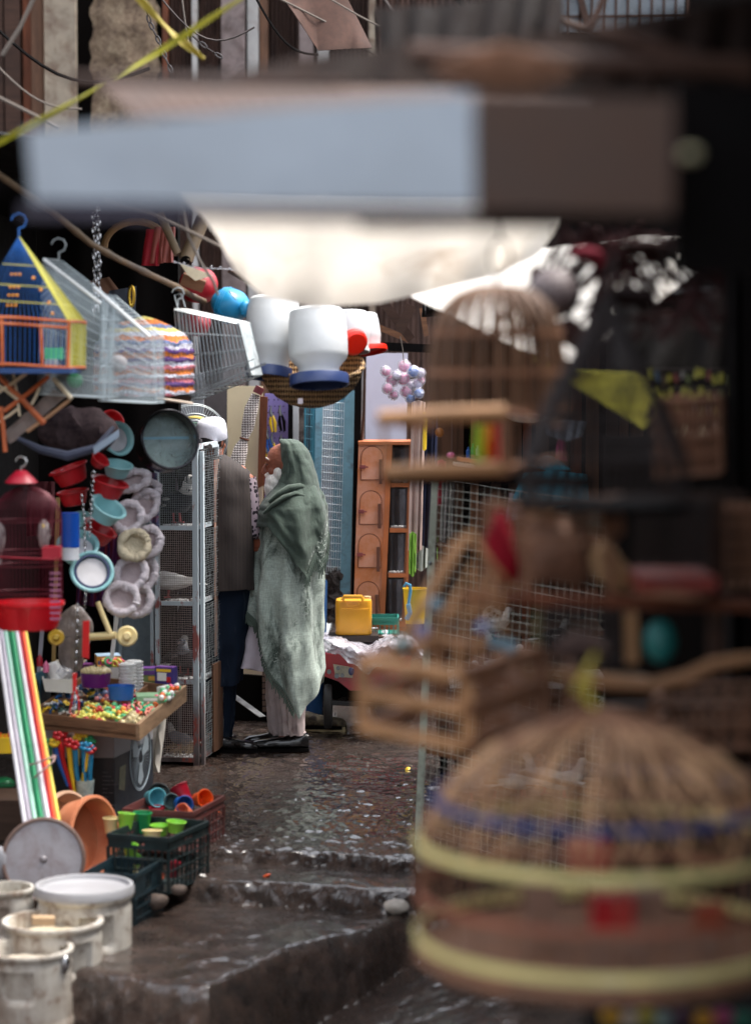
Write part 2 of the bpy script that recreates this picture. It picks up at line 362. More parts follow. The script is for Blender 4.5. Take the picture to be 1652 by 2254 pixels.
# side buildings keep the light coming from the strip of sky only
b = MB(); b.box((-4.2, 9, 1.1), (.3, 26, 4.4)); b.done('side_wall', M_plaster, label='mud plastered side wall behind the stall hung with cages', cat='wall')
b = MB(); b.box((4.6, 9, 1.1), (.3, 26, 4.4)); b.done('side_wall', M_plaster, label='mud plastered side wall behind the dark stall with wicker cages', cat='wall')
# black back panel and canopy, added to keep the stall interior dark
b = MB(); b.sheet(lambda u, v: Vector((lerp(-4, -1.1, u), 13.55 + .02 * math.sin(u * 60), lerp(-.3, 3.4, v))), 80, 1, .03); b.done('backing_boards', M_void, label='black backing boards standing in for the darkness of the stall hung with cages', cat='stall wall')  # void black puts the stall's inner darkness into the colour
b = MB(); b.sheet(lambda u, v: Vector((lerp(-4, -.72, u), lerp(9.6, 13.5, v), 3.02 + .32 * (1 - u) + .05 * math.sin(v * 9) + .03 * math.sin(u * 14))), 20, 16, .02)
b.done('shade_canopy', M_black, label='black canopy added to keep the stall hung with cages and bowls dark', cat='canopy')  # canopy added to keep light out of the stall
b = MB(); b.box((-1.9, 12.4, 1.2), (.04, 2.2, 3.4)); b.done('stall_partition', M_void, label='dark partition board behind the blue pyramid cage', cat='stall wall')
# ================================================================ foreground stall with wicker cages: roof and walls that shade it
b = MB(); b.sheet(lambda u, v: Vector((lerp(.46, 4.4, u), lerp(-3, 5.2, v), 3.02 + .06 * math.sin(v * 20 + u * 5) - .08 * u)), 24, 60, .03)  # out of view; its extent is set to shade the near cages
b.done('stall_roof', M_black, label='unseen black roof sheet shading the wicker cages', cat='roof')
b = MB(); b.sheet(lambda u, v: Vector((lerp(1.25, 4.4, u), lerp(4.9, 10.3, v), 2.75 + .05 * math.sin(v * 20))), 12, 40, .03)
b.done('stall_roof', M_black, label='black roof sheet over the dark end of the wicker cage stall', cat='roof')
b = MB(); b.box((.93, 2.3, .9), (.05, 7.4, 4.2)); b.box((1.15, 5.97, .9), (.45, .05, 4.2)); b.done('shade_boards', M_void, label='unseen dark boards added to shade the wicker cages', cat='stall wall')  # boards out of view, added to darken this side of the stall
b = MB(); b.sheet(lambda u, v: Vector((lerp(.24, 4.4, u), lerp(9.2, 12.7, v), 2.44 + .03 * math.sin(v * 24) + .04 * nz(u * 4, v * 4, 1, 3))), 30, 60, .02); b.done('shade_canopy', M_black, label='dark canopy added to shade the wire mesh bird stall', cat='canopy')  # canopy added to darken the inside of the wire stall
# light blue board across the alley, with the brown board beside it
bp = T('hanging_board', 'long pale blue board hung across the top of the view', 'board', P(550, 440, 3.6))
b = MB(); b.poly([P(58, 286, 3.75), P(72, 441, 3.75), P(1043, 452, 3.3), P(1040, 203, 3.3)], (0, .03, 0)); b.done('panel', mat('pale_blue_paint', (164, 174, 184), .6, .12, 4, dirt=(140, 150, 164), damt=.3), bp)
b = MB(); b.bar(P(60, 464, 3.76), P(1043, 478, 3.33), .03, .02); b.done('batten', mat('dim_blue_batten', (62, 58, 72), .7), bp)
b = MB(); b.poly([P(1046, 206, 3.3), P(1046, 462, 3.3), P(1478, 470, 3.25), P(1484, 214, 3.25)], (0, .03, 0))
b.done('hanging_board', mat('brown_board', (74, 52, 40), .7, .3, 5), label='brown board hung edge to edge with the pale blue one', cat='board')
b = MB(); b.box(P(1240, 484, 3.45), (px(900, 3.45), .06, px(36, 3.45))); b.done('beam', M_black, label='black beam under the brown hanging board', cat='beam')
b = MB(); b.box(P(1610, 400, 3.4), (px(270, 3.4), .05, px(420, 3.4))); b.done('awning_flap', M_black, label='black cloth flap at the end of the brown board', cat='cloth')
def cloth(name, top, bot, d0, d1, m, label, cat, th=.003, nu=60, nv=14, fold=.02, fk=9, sag=0, group=None):
    """hanging cloth between a top and a bottom outline (frame x, y lists)"""
    def fn(u, v):
        xt, yt = top; xb, yb = bot
        x0 = lerp(xt[0], xt[-1], u); y0 = interp(x0, xt, yt); x1 = lerp(xb[0], xb[-1], u); y1 = interp(x1, xb, yb)
        d = lerp(d0, d1, v) + fold * math.sin(u * fk * 2 * math.pi + 2 * v + 1.5 * math.sin(u * 7)) * (.4 + .6 * v) + sag * math.sin(math.pi * v)
        return P(lerp(x0, x1, v), lerp(y0, y1, v), d)
    b = MB(); b.sheet(fn, nu, nv, th); return b.done(name, m, label=label, cat=cat, group=group, sharp=80)
cloth('awning_edge', ([140, 520, 640, 900, 1180, 1400, 1700], [164, 164, 132, 98, 84, 40, -10]), ([160, 520, 640, 900, 1180, 1400, 1700], [178, 184, 190, 190, 196, 196, 190]), 4.4, 4.3, mat('dark_brown_cloth', (30, 20, 16), .9, .5, 9), 'ragged dark brown awning edge above the boards', 'awning', fold=.03, fk=14)
cloth('roof_sheet', ([218, 500, 1000, 1300], [186, 192, 192, 190]), ([300, 500, 1000, 1300], [262, 262, 250, 262]), 5.0, 4.7, mat('fawn_corrugated', (88, 70, 62), .8, .3, 8, translucent=.3), 'fawn corrugated roof sheet edge behind the pale blue board', 'roof sheet', fold=.012, fk=34, nu=200)
cloth('straw_mat', ([1200, 1400, 1600], [88, 66, 34]), ([1200, 1400, 1600], [150, 168, 150]), 5.2, 5.0, mat('straw', (150, 104, 74), .8, .5, 14, stretch=(6, 6, 1)), 'brown straw matting under the dark roof', 'mat', fold=.02, fk=20, nu=120)
M_tarp = mat('white_tarp', (244, 240, 234), .8, .05, 3, translucent=.5, dirt=(206, 194, 182), damt=.34, dsc=2.4, bump=.5, bsc=5)
cloth('tarpaulin', ([395, 600, 900, 1245], [430, 436, 440, 440]), ([440, 480, 520, 580, 690, 830, 950, 1100, 1180, 1225], [470, 520, 600, 652, 676, 668, 640, 600, 560, 508]), 7.0, 7.9, M_tarp, 'big sagging cream white tarpaulin across the alley', 'tarpaulin', fold=.055, fk=5, sag=.25, nv=24)
cloth('tarpaulin', ([905, 1100, 1400, 1640], [610, 560, 520, 520]), ([905, 1010, 1140, 1262, 1400, 1620], [654, 704, 770, 800, 700, 540]), 9.2, 8.8, M_tarp, 'second white tarpaulin hanging behind the round wicker cage', 'tarpaulin', fold=.07, fk=5)
cloth('cloth', ([1170, 1250, 1400, 1475], [788, 815, 822, 880]), ([1172, 1300, 1416, 1472], [792, 872, 944, 884]), 8.0, 8.05, mat('yellow_cloth', (224, 216, 84), .8, .3, 6, dirt=(90, 90, 30), damt=.4), 'stained yellow cloth hanging as a triangle', 'cloth', fold=.02, fk=3)
cloth('cloth', ([625, 690, 760, 815], [0, -15, -10, 100]), ([640, 700, 760, 818], [20, 112, 108, 106]), 12.5, 12.3, mat('brown_net_cloth', (74, 56, 50), .9, .3, 20), 'dark brown cloth tied up as a triangle below the roof', 'cloth', fold=.02, fk=3)
b = MB(); b.tube([P(600, -10, 12.4), P(645, 12, 12.4), P(720, 50, 12.4), P(800, 105, 12.4), P(840, 130, 12.4)], .006, 6); b.done('cord', M_rope, label='pale cord along the edge of the brown triangular cloth', cat='cord')
b = MB(); b.tube([P(720, -6, 12), P(790, 35, 12), P(850, 66, 12), P(884, 76, 12), P(905, 92, 12)], .005, 6); b.ball(P(884, 70, 12), .016); b.ball(P(886, 80, 12), (.01, .01, .02)); b.done('knotted_cord', M_rope, label='knotted white cord slanting across the ribbed shutters', cat='cord')
def strap(a, c_, d, w, label, m=None, d2=None):
    p, q = P(*a, d), P(*c_, d2 or d); L = (q - p); X = L.cross(Vector((0, 1, 0))).normalized()
    b = MB(); b.sheet(lambda u, v: p + L * u + X * (w * (v - .5) * (1 + .35 * math.sin(u * 11))) + Vector((0, .012 * math.sin(u * 9 + v * 3), -.015 * math.sin(math.pi * u))), 40, 3, .002); return b.done('strap', m or M_strap, label=label, cat='strap')
strap((-20, 324), (545, -12), 8.2, .013, 'yellow plastic strap stretched slantwise at the top corner')
strap((300, -10), (450, 130), 9.5, .022, 'shorter yellow strap crossing the long one', mat('dull_yellow', (150, 132, 40), .6))
for pts, r, lab in ((((-10, 210), (60, 245), (130, 280)), .008, 'thin white cable slanting past the yellow strap'), (((75, -5), (45, 60), (5, 122)), .009, 'pale stick slanting at the very top corner'),
    (((230, 440), (330, 470), (420, 510), (520, 560)), .008, 'grey cable sagging under the pale blue board'), (((403, 465), (415, 520), (440, 575), (470, 620), (480, 650)), .006, 'thin white wire curling over the red bag')):
    b = MB(); b.tube([P(x, y, 10) for x, y in pts], r, 6); b.done('cable', M_rope, label=lab, cat='cable')
def chain(pts, link, label, m=None, w=.4):
    p = [Vector(q) for q in pts]; b = MB(); seg = []
    for a, c_ in zip(p, p[1:]):
        n = max(1, int((c_ - a).length / (link * .78)))
        for i in range(n): seg.append((a.lerp(c_, (i + .5) / n), (c_ - a).normalized()))
    for i, (c0, t) in enumerate(seg):
        F = frame_of(t); s = F.col[i % 2]; nrm = t.cross(s)
        b.tube([c0 + t * (link * .5 * math.cos(a)) + s * (link * w * .5 * math.sin(a)) for a in [2 * math.pi * k / 8 for k in range(8)]], link * .11, 5, close=True)
    return b.done('chain', m or M_chain, label=label, cat='chain')
chain([P(318, 0, 14), P(330, 50, 14), P(352, 95, 14), P(378, 160, 14)], .05, 'rusty chain hanging before the mud plastered pillar', M_dwire)
chain([P(425, 80, 14), P(455, 105, 14), P(490, 128, 14)], .05, 'rusty chain looped before the brown shutter', M_dwire)

random.seed(71)
for k, (x0, y0, x1, y1, sag, d, w, m, lab) in enumerate(((350, -10, 560, 60, 60, 14, .006, M_dwire, 'thin dark cable sagging before the brown shutter'), (560, -10, 700, 120, 40, 13, .007, M_black, 'black cable slanting beside the brown triangular cloth'),
    (-10, 60, 330, 150, 70, 12, .009, M_black, 'black cable drooping across the mud plastered pillar'), (-10, 140, 180, 240, 30, 11, .005, M_rope, 'grey rope drooping at the top edge of the alley'), (840, -10, 1010, 90, 50, 11, .008, M_dwire, 'dark cable drooping above the ragged awning edge'),
    (1000, -10, 1180, 70, 40, 9, .01, M_black, 'black cable close to the barred window'), (1180, -10, 1300, 60, 20, 8, .012, M_dwood, 'dark stick crossing the barred window'), (1330, -10, 1290, 60, 10, 8, .014, M_dwood, 'second dark stick before the barred window'), (400, -10, 420, 110, 12, 14, .005, M_rope, 'pale string hanging before the brown shutter'))):
    b = MB(); b.tube([P(lerp(x0, x1, t_ / 10), lerp(y0, y1, t_ / 10) + sag * math.sin(math.pi * t_ / 10), d) for t_ in range(11)], w, 6); b.done('cable', m, label=lab, cat='cable')
cloth('sacking', ([820, 1000, 1240], [20, 10, -20]), ([840, 1000, 1240], [110, 100, 92]), 6.5, 6.3, mat('dusky_sacking', (20, 13, 11), .9, .4, 8), 'dusky sacking added as darkness above the ragged awning edge', 'sacking', nu=40, fold=.05, fk=6)  # sacking added to darken the top of the view
# ================================================================ shopfronts at the end
def flat(x0, y0, x1, y1, d, th, m, name, parent=None, lean=0, **k):
    """upright slab between frame positions at distance d; lean moves its foot sideways (frame units)"""
    b = MB(); b.poly([P(x0, y0, d), P(x1, y0, d), P(x1 - lean, y1, d), P(x0 - lean, y1, d)], (0, th, 0)); return b.done(name, m, parent, **k)
flat(500, 850, 578, 1560, 15.2, .03, mat('cream_board', (214, 196, 160), .7, .12, 4, dirt=(150, 120, 95), damt=.3), 'cream_board', label='cream painted board behind the netted roll', cat='board')
flat(452, 846, 500, 1400, 15.5, .05, mat('grey_panel', (78, 72, 74), .7, .4), 'grey_panel', label='dark grey panel between fan guard and cream board', cat='panel')
flat(350, 820, 448, 1560, 15.9, .05, mat('grey_panel2', (128, 130, 134), .7, .4), 'grey_panel', label='light grey panel above the white cap', cat='panel')
b = MB(); b.poly([P(572, 872, 15), P(589, 874, 15), P(582, 1068, 15), P(566, 1076, 15)], (0, .06, 0)); b.done('wooden_post', M_redwood, label='brown wooden post with a slanted end beside the lilac board', cat='post')
pb = T('tool_board', 'lilac pegboard hung with pliers and cutters', 'display board', P(608, 1120, 15.1))
flat(583, 866, 634, 1600, 15.12, .02, mat('lilac_board', (140, 126, 188), .7, .12, 4), 'panel', pb)
b = MB()
for i in range(16):
    for j in range(4): b.ball(P(592 + j * 11 + random.uniform(-2, 2), 880 + i * 14, 15.115), .004, 6, 4)
b.done('peg', M_void, pb)
flat(634, 850, 644, 1600, 15.0, .05, M_black, 'dark_trim', label='black upright trim beside the lilac board', cat='post')
flat(644, 850, 657, 1600, 15.05, .05, mat('white_trim', (220, 220, 220), .7, .1), 'white_trim', label='white upright trim beside the blue gate', cat='post')
flat(657, 850, 671, 1600, 15.08, .05, mat('peeling_trim', (140, 130, 124), .8, .5, 9, dirt=(50, 34, 32), damt=.55, dsc=9), 'peeling_trim', label='peeling grey brown upright trim beside the blue gate', cat='post')
def pliers(x, y, col, label, d=15.05, s=1.0, tilt=.2):
    o = T('pliers', label, 'pliers', P(x, y, d), 'pliers on the lilac board')
    for k, nm in ((-1, 'handle'), (1, 'handle')):
        b = MB(); b.tube([P(x + k * 2 * s, y + 10 * s, d), P(x + k * 5 * s + tilt * 10, y + 25 * s, d), P(x + k * 3.5 * s + tilt * 24, y + 46 * s, d)], [.006, .011, .007], 7); b.done('handle', col, o)
    b = MB(); b.tube([P(x, y + 12 * s, d), P(x - 3, y, d), P(x - 1, y - 12 * s, d)], [.011, .01, .003], 7); b.done('jaw', M_metal, o)
for x, y, c_, l in ((598, 905, M_yellow, 'pliers with yellow handles, topmost on the lilac board'), (618, 903, M_black, 'pliers with black handles beside the topmost yellow pair'),
    (600, 965, M_yellow, 'pliers with yellow handles in the middle of the lilac board'), (620, 968, M_black, 'black handled pliers in the middle of the lilac board, close to the trim'),
    (588, 986, M_yellow, 'lowest yellow handled pliers beside the wooden post'), (590, 955, M_blue, 'dark blue cutters half behind the wooden post')): pliers(x, y, c_, l)
# netted roll
b = MB(); pts = [P(563, 868, 14.6), P(553, 900, 14.6), P(545, 940, 14.6), P(538, 966, 14.6), P(531, 985, 14.6), P(522, 1020, 14.6), P(512, 1075, 14.6)]
b.tube(pts, [px(9, 14.6), px(15, 14.6), px(14, 14.6), px(7.5, 14.6), px(15, 14.6), px(18, 14.6), px(19, 14.6)], 16)
t = NT('net_wrap'); w1 = t.wave(22, dirn='Z', dist=1.2, dsc=3); w2 = t.wave(20, dirn='X', dist=.8, dsc=3)
o_ = t.mix(t.ramp(t.mix(.5, w1, w2), [(.3, 0), (.5, 1)]), lin((96, 84, 82)), lin((196, 186, 180))); t.link(o_, t.b.inputs['Base Color']); t.b.inputs['Roughness'].default_value = .8; t.bump(t.mix(.5, w1, w2), .8, .01)
nr = T('netted_roll', 'whitish netted roll tied at the middle, leaning on the cream board', 'roll', P(512, 1075, 14.6)); b.done('roll', t.m, nr)
b = MB(); b.ring(P(538, 966, 14.6), px(9, 14.6), .006, pts[4] - pts[2]); b.done('tie', M_redwood, nr)
b = MB(); b.tube([P(573, 852, 14.58), P(566, 866, 14.58)], .03, 10); b.done('wrapped_end', mat('maroon_cloth', (110, 40, 46), .8), nr)
# fan guard behind the cap
fg = T('fan_guard', 'round wire fan guard behind the man with the white cap', 'fan', P(428, 960, 14.1)); fc = P(425, 965, 14.1)
b = MB(); ax = Vector((.25, -1, .12)).normalized(); FM = frame_of(ax)
for k in range(72):
    a = 2 * math.pi * k / 72; e = FM @ Vector((math.cos(a), math.sin(a), 0)); b.tube([fc + ax * .07 + e * .03, fc + ax * .075 + e * .1, fc + ax * .03 + e * .2], .0011, 3, caps=False)
for r_, z_ in ((.2, .03), (.19, .045), (.14, .068), (.1, .075), (.03, .07)): b.ring(fc + ax * z_, r_, .0024, ax, 48, 5)
b.done('guard', M_wire, fg)
b = MB(); [b.ring(fc + ax * .07, r_, .004, ax, 60, 4) for r_ in (.115, .122)]; b.done('ring', mat('brass', (190, 170, 90), .4, metal=.7), fg)
b = MB(); b.ring(fc + ax * .065, .085, .006, ax, 40, 4); b.ring(fc + ax * .065, .07, .005, ax, 40, 4); b.done('ring', mat('green_pink', (90, 150, 110), .5), fg)
b = MB(); b.tube([fc, fc + Vector((0, .06, -1.6))], .015, 8); b.done('stand', M_metal, fg)
# blue gate with wire grid
gt = T('blue_gate', 'pale blue metal gate with a white wire grid beside the green shawled man', 'gate', P(720, 1360, 14.9)); M_bluep = mat('pale_blue_metal', (128, 178, 196), .5, .25, 6, dirt=(84, 60, 54), damt=.36, dsc=6); M_tealp = mat('teal_metal', (60, 130, 150), .5, .3, 6, dirt=(70, 50, 44), damt=.35)
def vbar(x, y0, y1, w, d, lean=0): return (P(x, y0, d), P(x - lean, y1, d), px(w, d))
for x, y0, y1, w, d, lean, m, nm in ((770, 860, 1345, 22, 14.85, 12, M_bluep, 'jamb'), (702, 870, 1345, 15, 14.9, 6, M_bluep, 'stile'), (690, 880, 1345, 9, 14.93, 4, M_tealp, 'stile'), (672, 880, 1345, 5, 14.93, 4, M_tealp, 'stile')):
    p, q, w = vbar(x, y0, y1, w, d, lean); b = MB(); b.bar(p, q, .04, w, up=(1, 0, 0)) if False else b.poly([p - Vector((w / 2, 0, 0)), p + Vector((w / 2, 0, 0)), q + Vector((w / 2, 0, 0)), q - Vector((w / 2, 0, 0))], (0, .04, 0)); b.done(nm, m, gt)
b = MB(); b.poly([P(710, 880, 15.0), P(760, 880, 15.0), P(748, 1262, 15.0), P(702, 1262, 15.0)], (0, .02, 0)); b.done('back_panel', mat('gate_grey', (172, 176, 186), .6, .35, 5), gt)
b = MB(); b.poly([P(671, 880, 15.0), P(690, 880, 15.0), P(686, 1262, 15.0), P(668, 1262, 15.0)], (0, .02, 0)); b.done('back_panel', mat('gate_dark', (70, 76, 84), .6, .5, 9), gt)
b = MB()
for i in range(7): b.poly([P(735 + i * 4.0, 870, 14.97), P(737.4 + i * 4.0, 870, 14.97), P(729.4 + i * 3.6, 1262, 14.97), P(727 + i * 3.6, 1262, 14.97)], (0, .012, 0))
b.done('ribbed_strip', M_tealp, gt)
b = MB(); b.wires(P(712, 884, 14.86), P(762, 888, 14.86), P(703, 1262, 14.86), 10, 22, .0021, 0, 4); b.done('wire_grid', mat('white_wire', (214, 224, 228), .4, .1), gt)
b = MB(); b.wires(P(672, 884, 14.88), P(690, 886, 14.88), P(668, 1262, 14.88), 3, 14, .002, 0, 4); b.done('wire_grid', M_tealp, gt)
b = MB(); b.sheet(lambda u, v: P(lerp(716, 748, u) - 8 * v, lerp(1262, 1360, v), 14.9) + Vector((0, .05 * nz(u * 3, v * 5, 2, 8), 0)), 14, 24, .05)
b.done('plinth', mat('pitted_stone', (120, 112, 108), .9, .6, 26, dirt=(30, 22, 22), damt=.5, dsc=26, bump=.8), gt)
flat(781, 800, 796, 1370, 14.7, .08, M_black, 'black_post', lean=9, label='black post between the blue gate and the orange cupboard', cat='post')
flat(796, 800, 806, 975, 14.75, .05, mat('grey_trim', (176, 172, 172), .7, .2, dirt=(70, 50, 45)), 'grey_trim', lean=6, label='grey trim above the orange cupboard', cat='post')
b = MB(); b.tube([P(803, 808, 14.7), P(801, 900, 14.7), P(795, 975, 14.7)], .008, 6); b.done('rusty_pipe', M_dwood, label='thin rusty pipe beside the white panel', cat='pipe')
flat(806, 777, 897, 985, 15.3, .03, mat('white_sheet', (206, 202, 216), .6, .12, 2, dirt=(168, 160, 184), damt=.35, dsc=1.6), 'white_sheet', lean=3, label='blank white panel behind the pink and blue ball bags', cat='panel')
# dark rafters above
for pts, w, m, l in (((P(845, 668, 14), P(905, 748, 14)), .05, M_dwood, 'dark rafter slanting down behind the white buckets'), ((P(905, 672, 13.8), P(878, 730, 13.8)), .06, M_dwood, 'short dark rafter stub above the white panel'), ((P(928, 678, 13.8), P(938, 740, 13.8)), .03, M_bwood, 'thin brown batten hanging under the tarpaulin'),
    ((P(822, 716, 14.2), P(900, 748, 14.2)), .035, M_bwood, 'brown batten above the red rimmed bucket'), ((P(790, 760, 14.4), P(960, 768, 14.4)), .05, M_black, 'black lintel above the white panel')):
    b = MB(); b.bar(pts[0], pts[1], w, w); b.done('rafter', m, label=l, cat='rafter')
# bags of pink and blue balls
bb = T('ball_bunch', 'bunch of clear bags holding pink and blue balls', 'ball bags', P(888, 885, 13.9))
M_candy = plastic('candy_pink', (232, 140, 180), .35); M_candyb = plastic('candy_blue', (40, 110, 200), .35); M_candyw = plastic('candy_white', (225, 215, 235), .4)
for i, (x, y, r, m) in enumerate(((849, 818, 10, M_candy), (862, 838, 12, M_candy), (889, 806, 12, M_candy), (873, 826, 9, M_candyw), (887, 834, 13, M_candy), (905, 848, 9, M_candyw), (853, 855, 11, M_candy), (866, 870, 9, M_candy), (894, 862, 12, M_candy), (909, 818, 11, M_candyb), (925, 822, 10, M_candyw), (918, 846, 11, M_candyw), (921, 866, 10, M_candyb), (903, 878, 9, M_candyb), (926, 838, 8, M_candy))):
    p = P(x, y, 13.9 + .03 * (i % 3)); b = MB(); b.ball(p, px(r, 13.9), 14, 10); o = b.done('ball', m, bb)
    b = MB(); b.ball(p, (px(r + 3.5, 13.9),) * 3, 10, 8); [b.v.__setitem__(k, q + Vector([.006 * nz(q.x, q.z, 60, s) for s in (1, 2, 3)])) for k, q in enumerate(b.v)]; b.done('bag', M_film, o, sharp=10)
b = MB(); b.tube([P(888, 800, 13.9), P(886, 770, 13.9), P(880, 740, 13.9)], .003, 5); b.done('string', M_rope, bb)
# orange bird cupboard
oc = T('orange_cupboard', 'tall orange cupboard with arched doors and dark wire windows', 'cupboard', P(840, 1385, 14.6)); M_or = mat('orange_paint', (206, 122, 66), .55, .22, 5, dirt=(220, 160, 136), damt=.5, dsc=3); M_or2 = mat('orange_edge', (182, 104, 58), .55, .3, 6)
D0, D1 = 14.55, 14.8
def q4(xa0, xa1, xb0, xb1, ya, yb, d, th, m, nm, par, **k): b = MB(); b.poly([P(xa0, ya, d), P(xa1, ya, d), P(xb1, yb, d), P(xb0, yb, d)], (0, th, 0)); return b.done(nm, m, par, **k)
def cx(x, y): return x - (y - 975) * 12 / 395           # everything leans like in the photo
q4(789, 851, cx(789, 1378), cx(848, 1378), 975, 1378, D0, .03, M_or, 'front_panel', oc)
q4(851, 863, cx(848, 1378), cx(858, 1378), 975, 1378, D0 - .01, .04, M_or2, 'stile', oc); q4(901, 912, cx(896, 1378), cx(906, 1378), 975, 1378, D0, .04, M_or2, 'stile', oc)
q4(788, 912, 788, 912, 972, 979, D0 - .015, .35, M_or2, 'top', oc)
for y in (1063, 1163, 1262, 1368): q4(cx(863, y), cx(901, y), cx(863, y), cx(901, y), y, y + 9, D0 - .004, .03, M_or2, 'rail', oc)
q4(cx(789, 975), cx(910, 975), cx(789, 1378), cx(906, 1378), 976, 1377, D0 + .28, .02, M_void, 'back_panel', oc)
for i, (ya, yb) in enumerate(((984, 1060), (1072, 1162), (1172, 1262), (1271, 1367))):
    b = MB(); b.wires(P(cx(862, ya), ya, D0 - .002), P(cx(902, ya), ya, D0 - .002), P(cx(862, yb), yb, D0 - .002), 14, 26, .0009); w_ = b.done('wire_window', M_dwire, oc)
    b = MB(); b.sheet(lambda u, v: P(cx(lerp(864, 900, u), ya), lerp(ya + 4, yb - 2, v), D0 + .12) + Vector((0, .02 * math.sin(u * 9), 0)), 6, 4, .005); b.done('backing', mat('smoky_backing', (92, 94, 104), .6, .6, 3, alpha=.4), w_)
    b = MB(); [b.ball(P(cx(random.uniform(866, 898), yb), yb - 2, D0 + random.uniform(.01, .1)), random.uniform(.005, .012), 6, 4) for _ in range(22)]; b.done('droppings', mat('whitish_droppings', (205, 205, 205), .9), w_)
for i, y in enumerate((1020, 1118, 1213, 1318)):
    dr = T('door', None, None, (0, 0, 0)); dr.parent = oc; dr.location = P(cx(820, y), y, D0 - .01) - oc.location
    def arch(k): return [P(cx(795 + k, y), y + 36 - k, D0 - .006)] + [P(cx(820, y) - (24 - k) * math.cos(math.pi * a / 12), y - 14 - (24 - k) * math.sin(math.pi * a / 12), D0 - .006) for a in range(13)] + [P(cx(845 - k, y), y + 36 - k, D0 - .006)]
    A_ = arch(0); b = MB(); b.poly(A_, (0, .012, 0)); b.done('leaf', M_or, dr)
    b = MB(); b.tube(A_ + [A_[0]], .0022, 4); b.done('groove', M_redwood, dr)
    b = MB(); b.box(P(cx(799, y), y + 8, D0 - .02), (.035, .02, .022)); b.box(P(cx(802, y), y + 8, D0 - .03), (.05, .008, .008)); b.done('latch', mat('red_latch', (150, 80, 80), .4, metal=.5), dr)
    b = MB(); b.box(P(cx(839, y), y + 18, D0 - .02), (px(7, D0), .02, px(54, D0))); b.done('hinge', mat('brown_hinge', (104, 62, 46), .7), dr)
b = MB(); b.wires(P(789 - 12, 1378, D0), P(906 - 12, 1378, D0), P(789 - 13, 1386, D0), 1, 1, .01); b.done('foot_rail', M_or2, oc)
# jerrycan, crates, buckets
jc = T('jerrycan', 'yellow plastic jerrycan standing beside the orange cupboard', 'jerrycan', P(778, 1392, 14.1))
def rbox(b, c, d, r, n=5):
    """box with rounded vertical edges and a softened top"""
    x, y = d[0] / 2 - r, d[1] / 2 - r; out = []
    for zi, k in ((-d[2] / 2, .94), (-d[2] / 2 + .3 * r, 1), (d[2] / 2 - .8 * r, 1), (d[2] / 2 - .2 * r, .96), (d[2] / 2, .8)):
        for q, (sx, sy) in enumerate(((1, 1), (-1, 1), (-1, -1), (1, -1))):
            for i in range(n): a = math.pi / 2 * (q + i / (n - 1)); out.append(((sx * x + r * math.cos(a)) * k, (sy * y + r * math.sin(a)) * k, zi))
    m = 4 * n; fs = [(i * m + j, i * m + (j + 1) % m, (i + 1) * m + (j + 1) % m, (i + 1) * m + j) for i in range(4) for j in range(m)] + [list(range(m - 1, -1, -1)), [4 * m + j for j in range(m)]]
    return b.add(out, fs, None, c)
M_jc = plastic('jerry_yellow', (226, 160, 40), .4, dirt=(190, 140, 100), damt=.3, dsc=9); jcx = P(778, 1356, 14.1)
b = MB(); rbox(b, jcx, (px(80, 14.1), .17, px(78, 14.1)), .03); b.done('body', M_jc, jc, sharp=50)
b = MB(); c0 = P(780, 1318, 14.0); b.tube([c0 + Vector((-.07, 0, -.01)), c0 + Vector((-.06, 0, .012)), c0 + Vector((.04, 0, .012)), c0 + Vector((.05, 0, -.01))], .012, 8); b.done('handle', M_jc, jc)
b = MB(); b.lathe([(.0, 0), (.022, 0), (.022, .018), (0, .018)], P(808, 1319, 14.1), n=14); b.done('cap', plastic('pale_cap', (210, 190, 150)), jc)
b = MB(); b.tube([P(764, 1330, 14.01), P(764, 1334, 14.0), P(790, 1334, 14.0), P(790, 1326, 14.01)], .003, 5); b.tube([P(751, 1340, 14.0), P(790, 1342, 14.0), P(812, 1340, 14.0)], .003, 5); b.done('rib', M_jc, jc)
b = MB(); b.box(P(778, 1400, 14.15), (px(110, 14.1), .3, px(14, 14.1))); b.done('plank', mat('soggy_wood', (40, 26, 24), .5, .4), label='soggy dark board carrying the yellow jerrycan', cat='board')
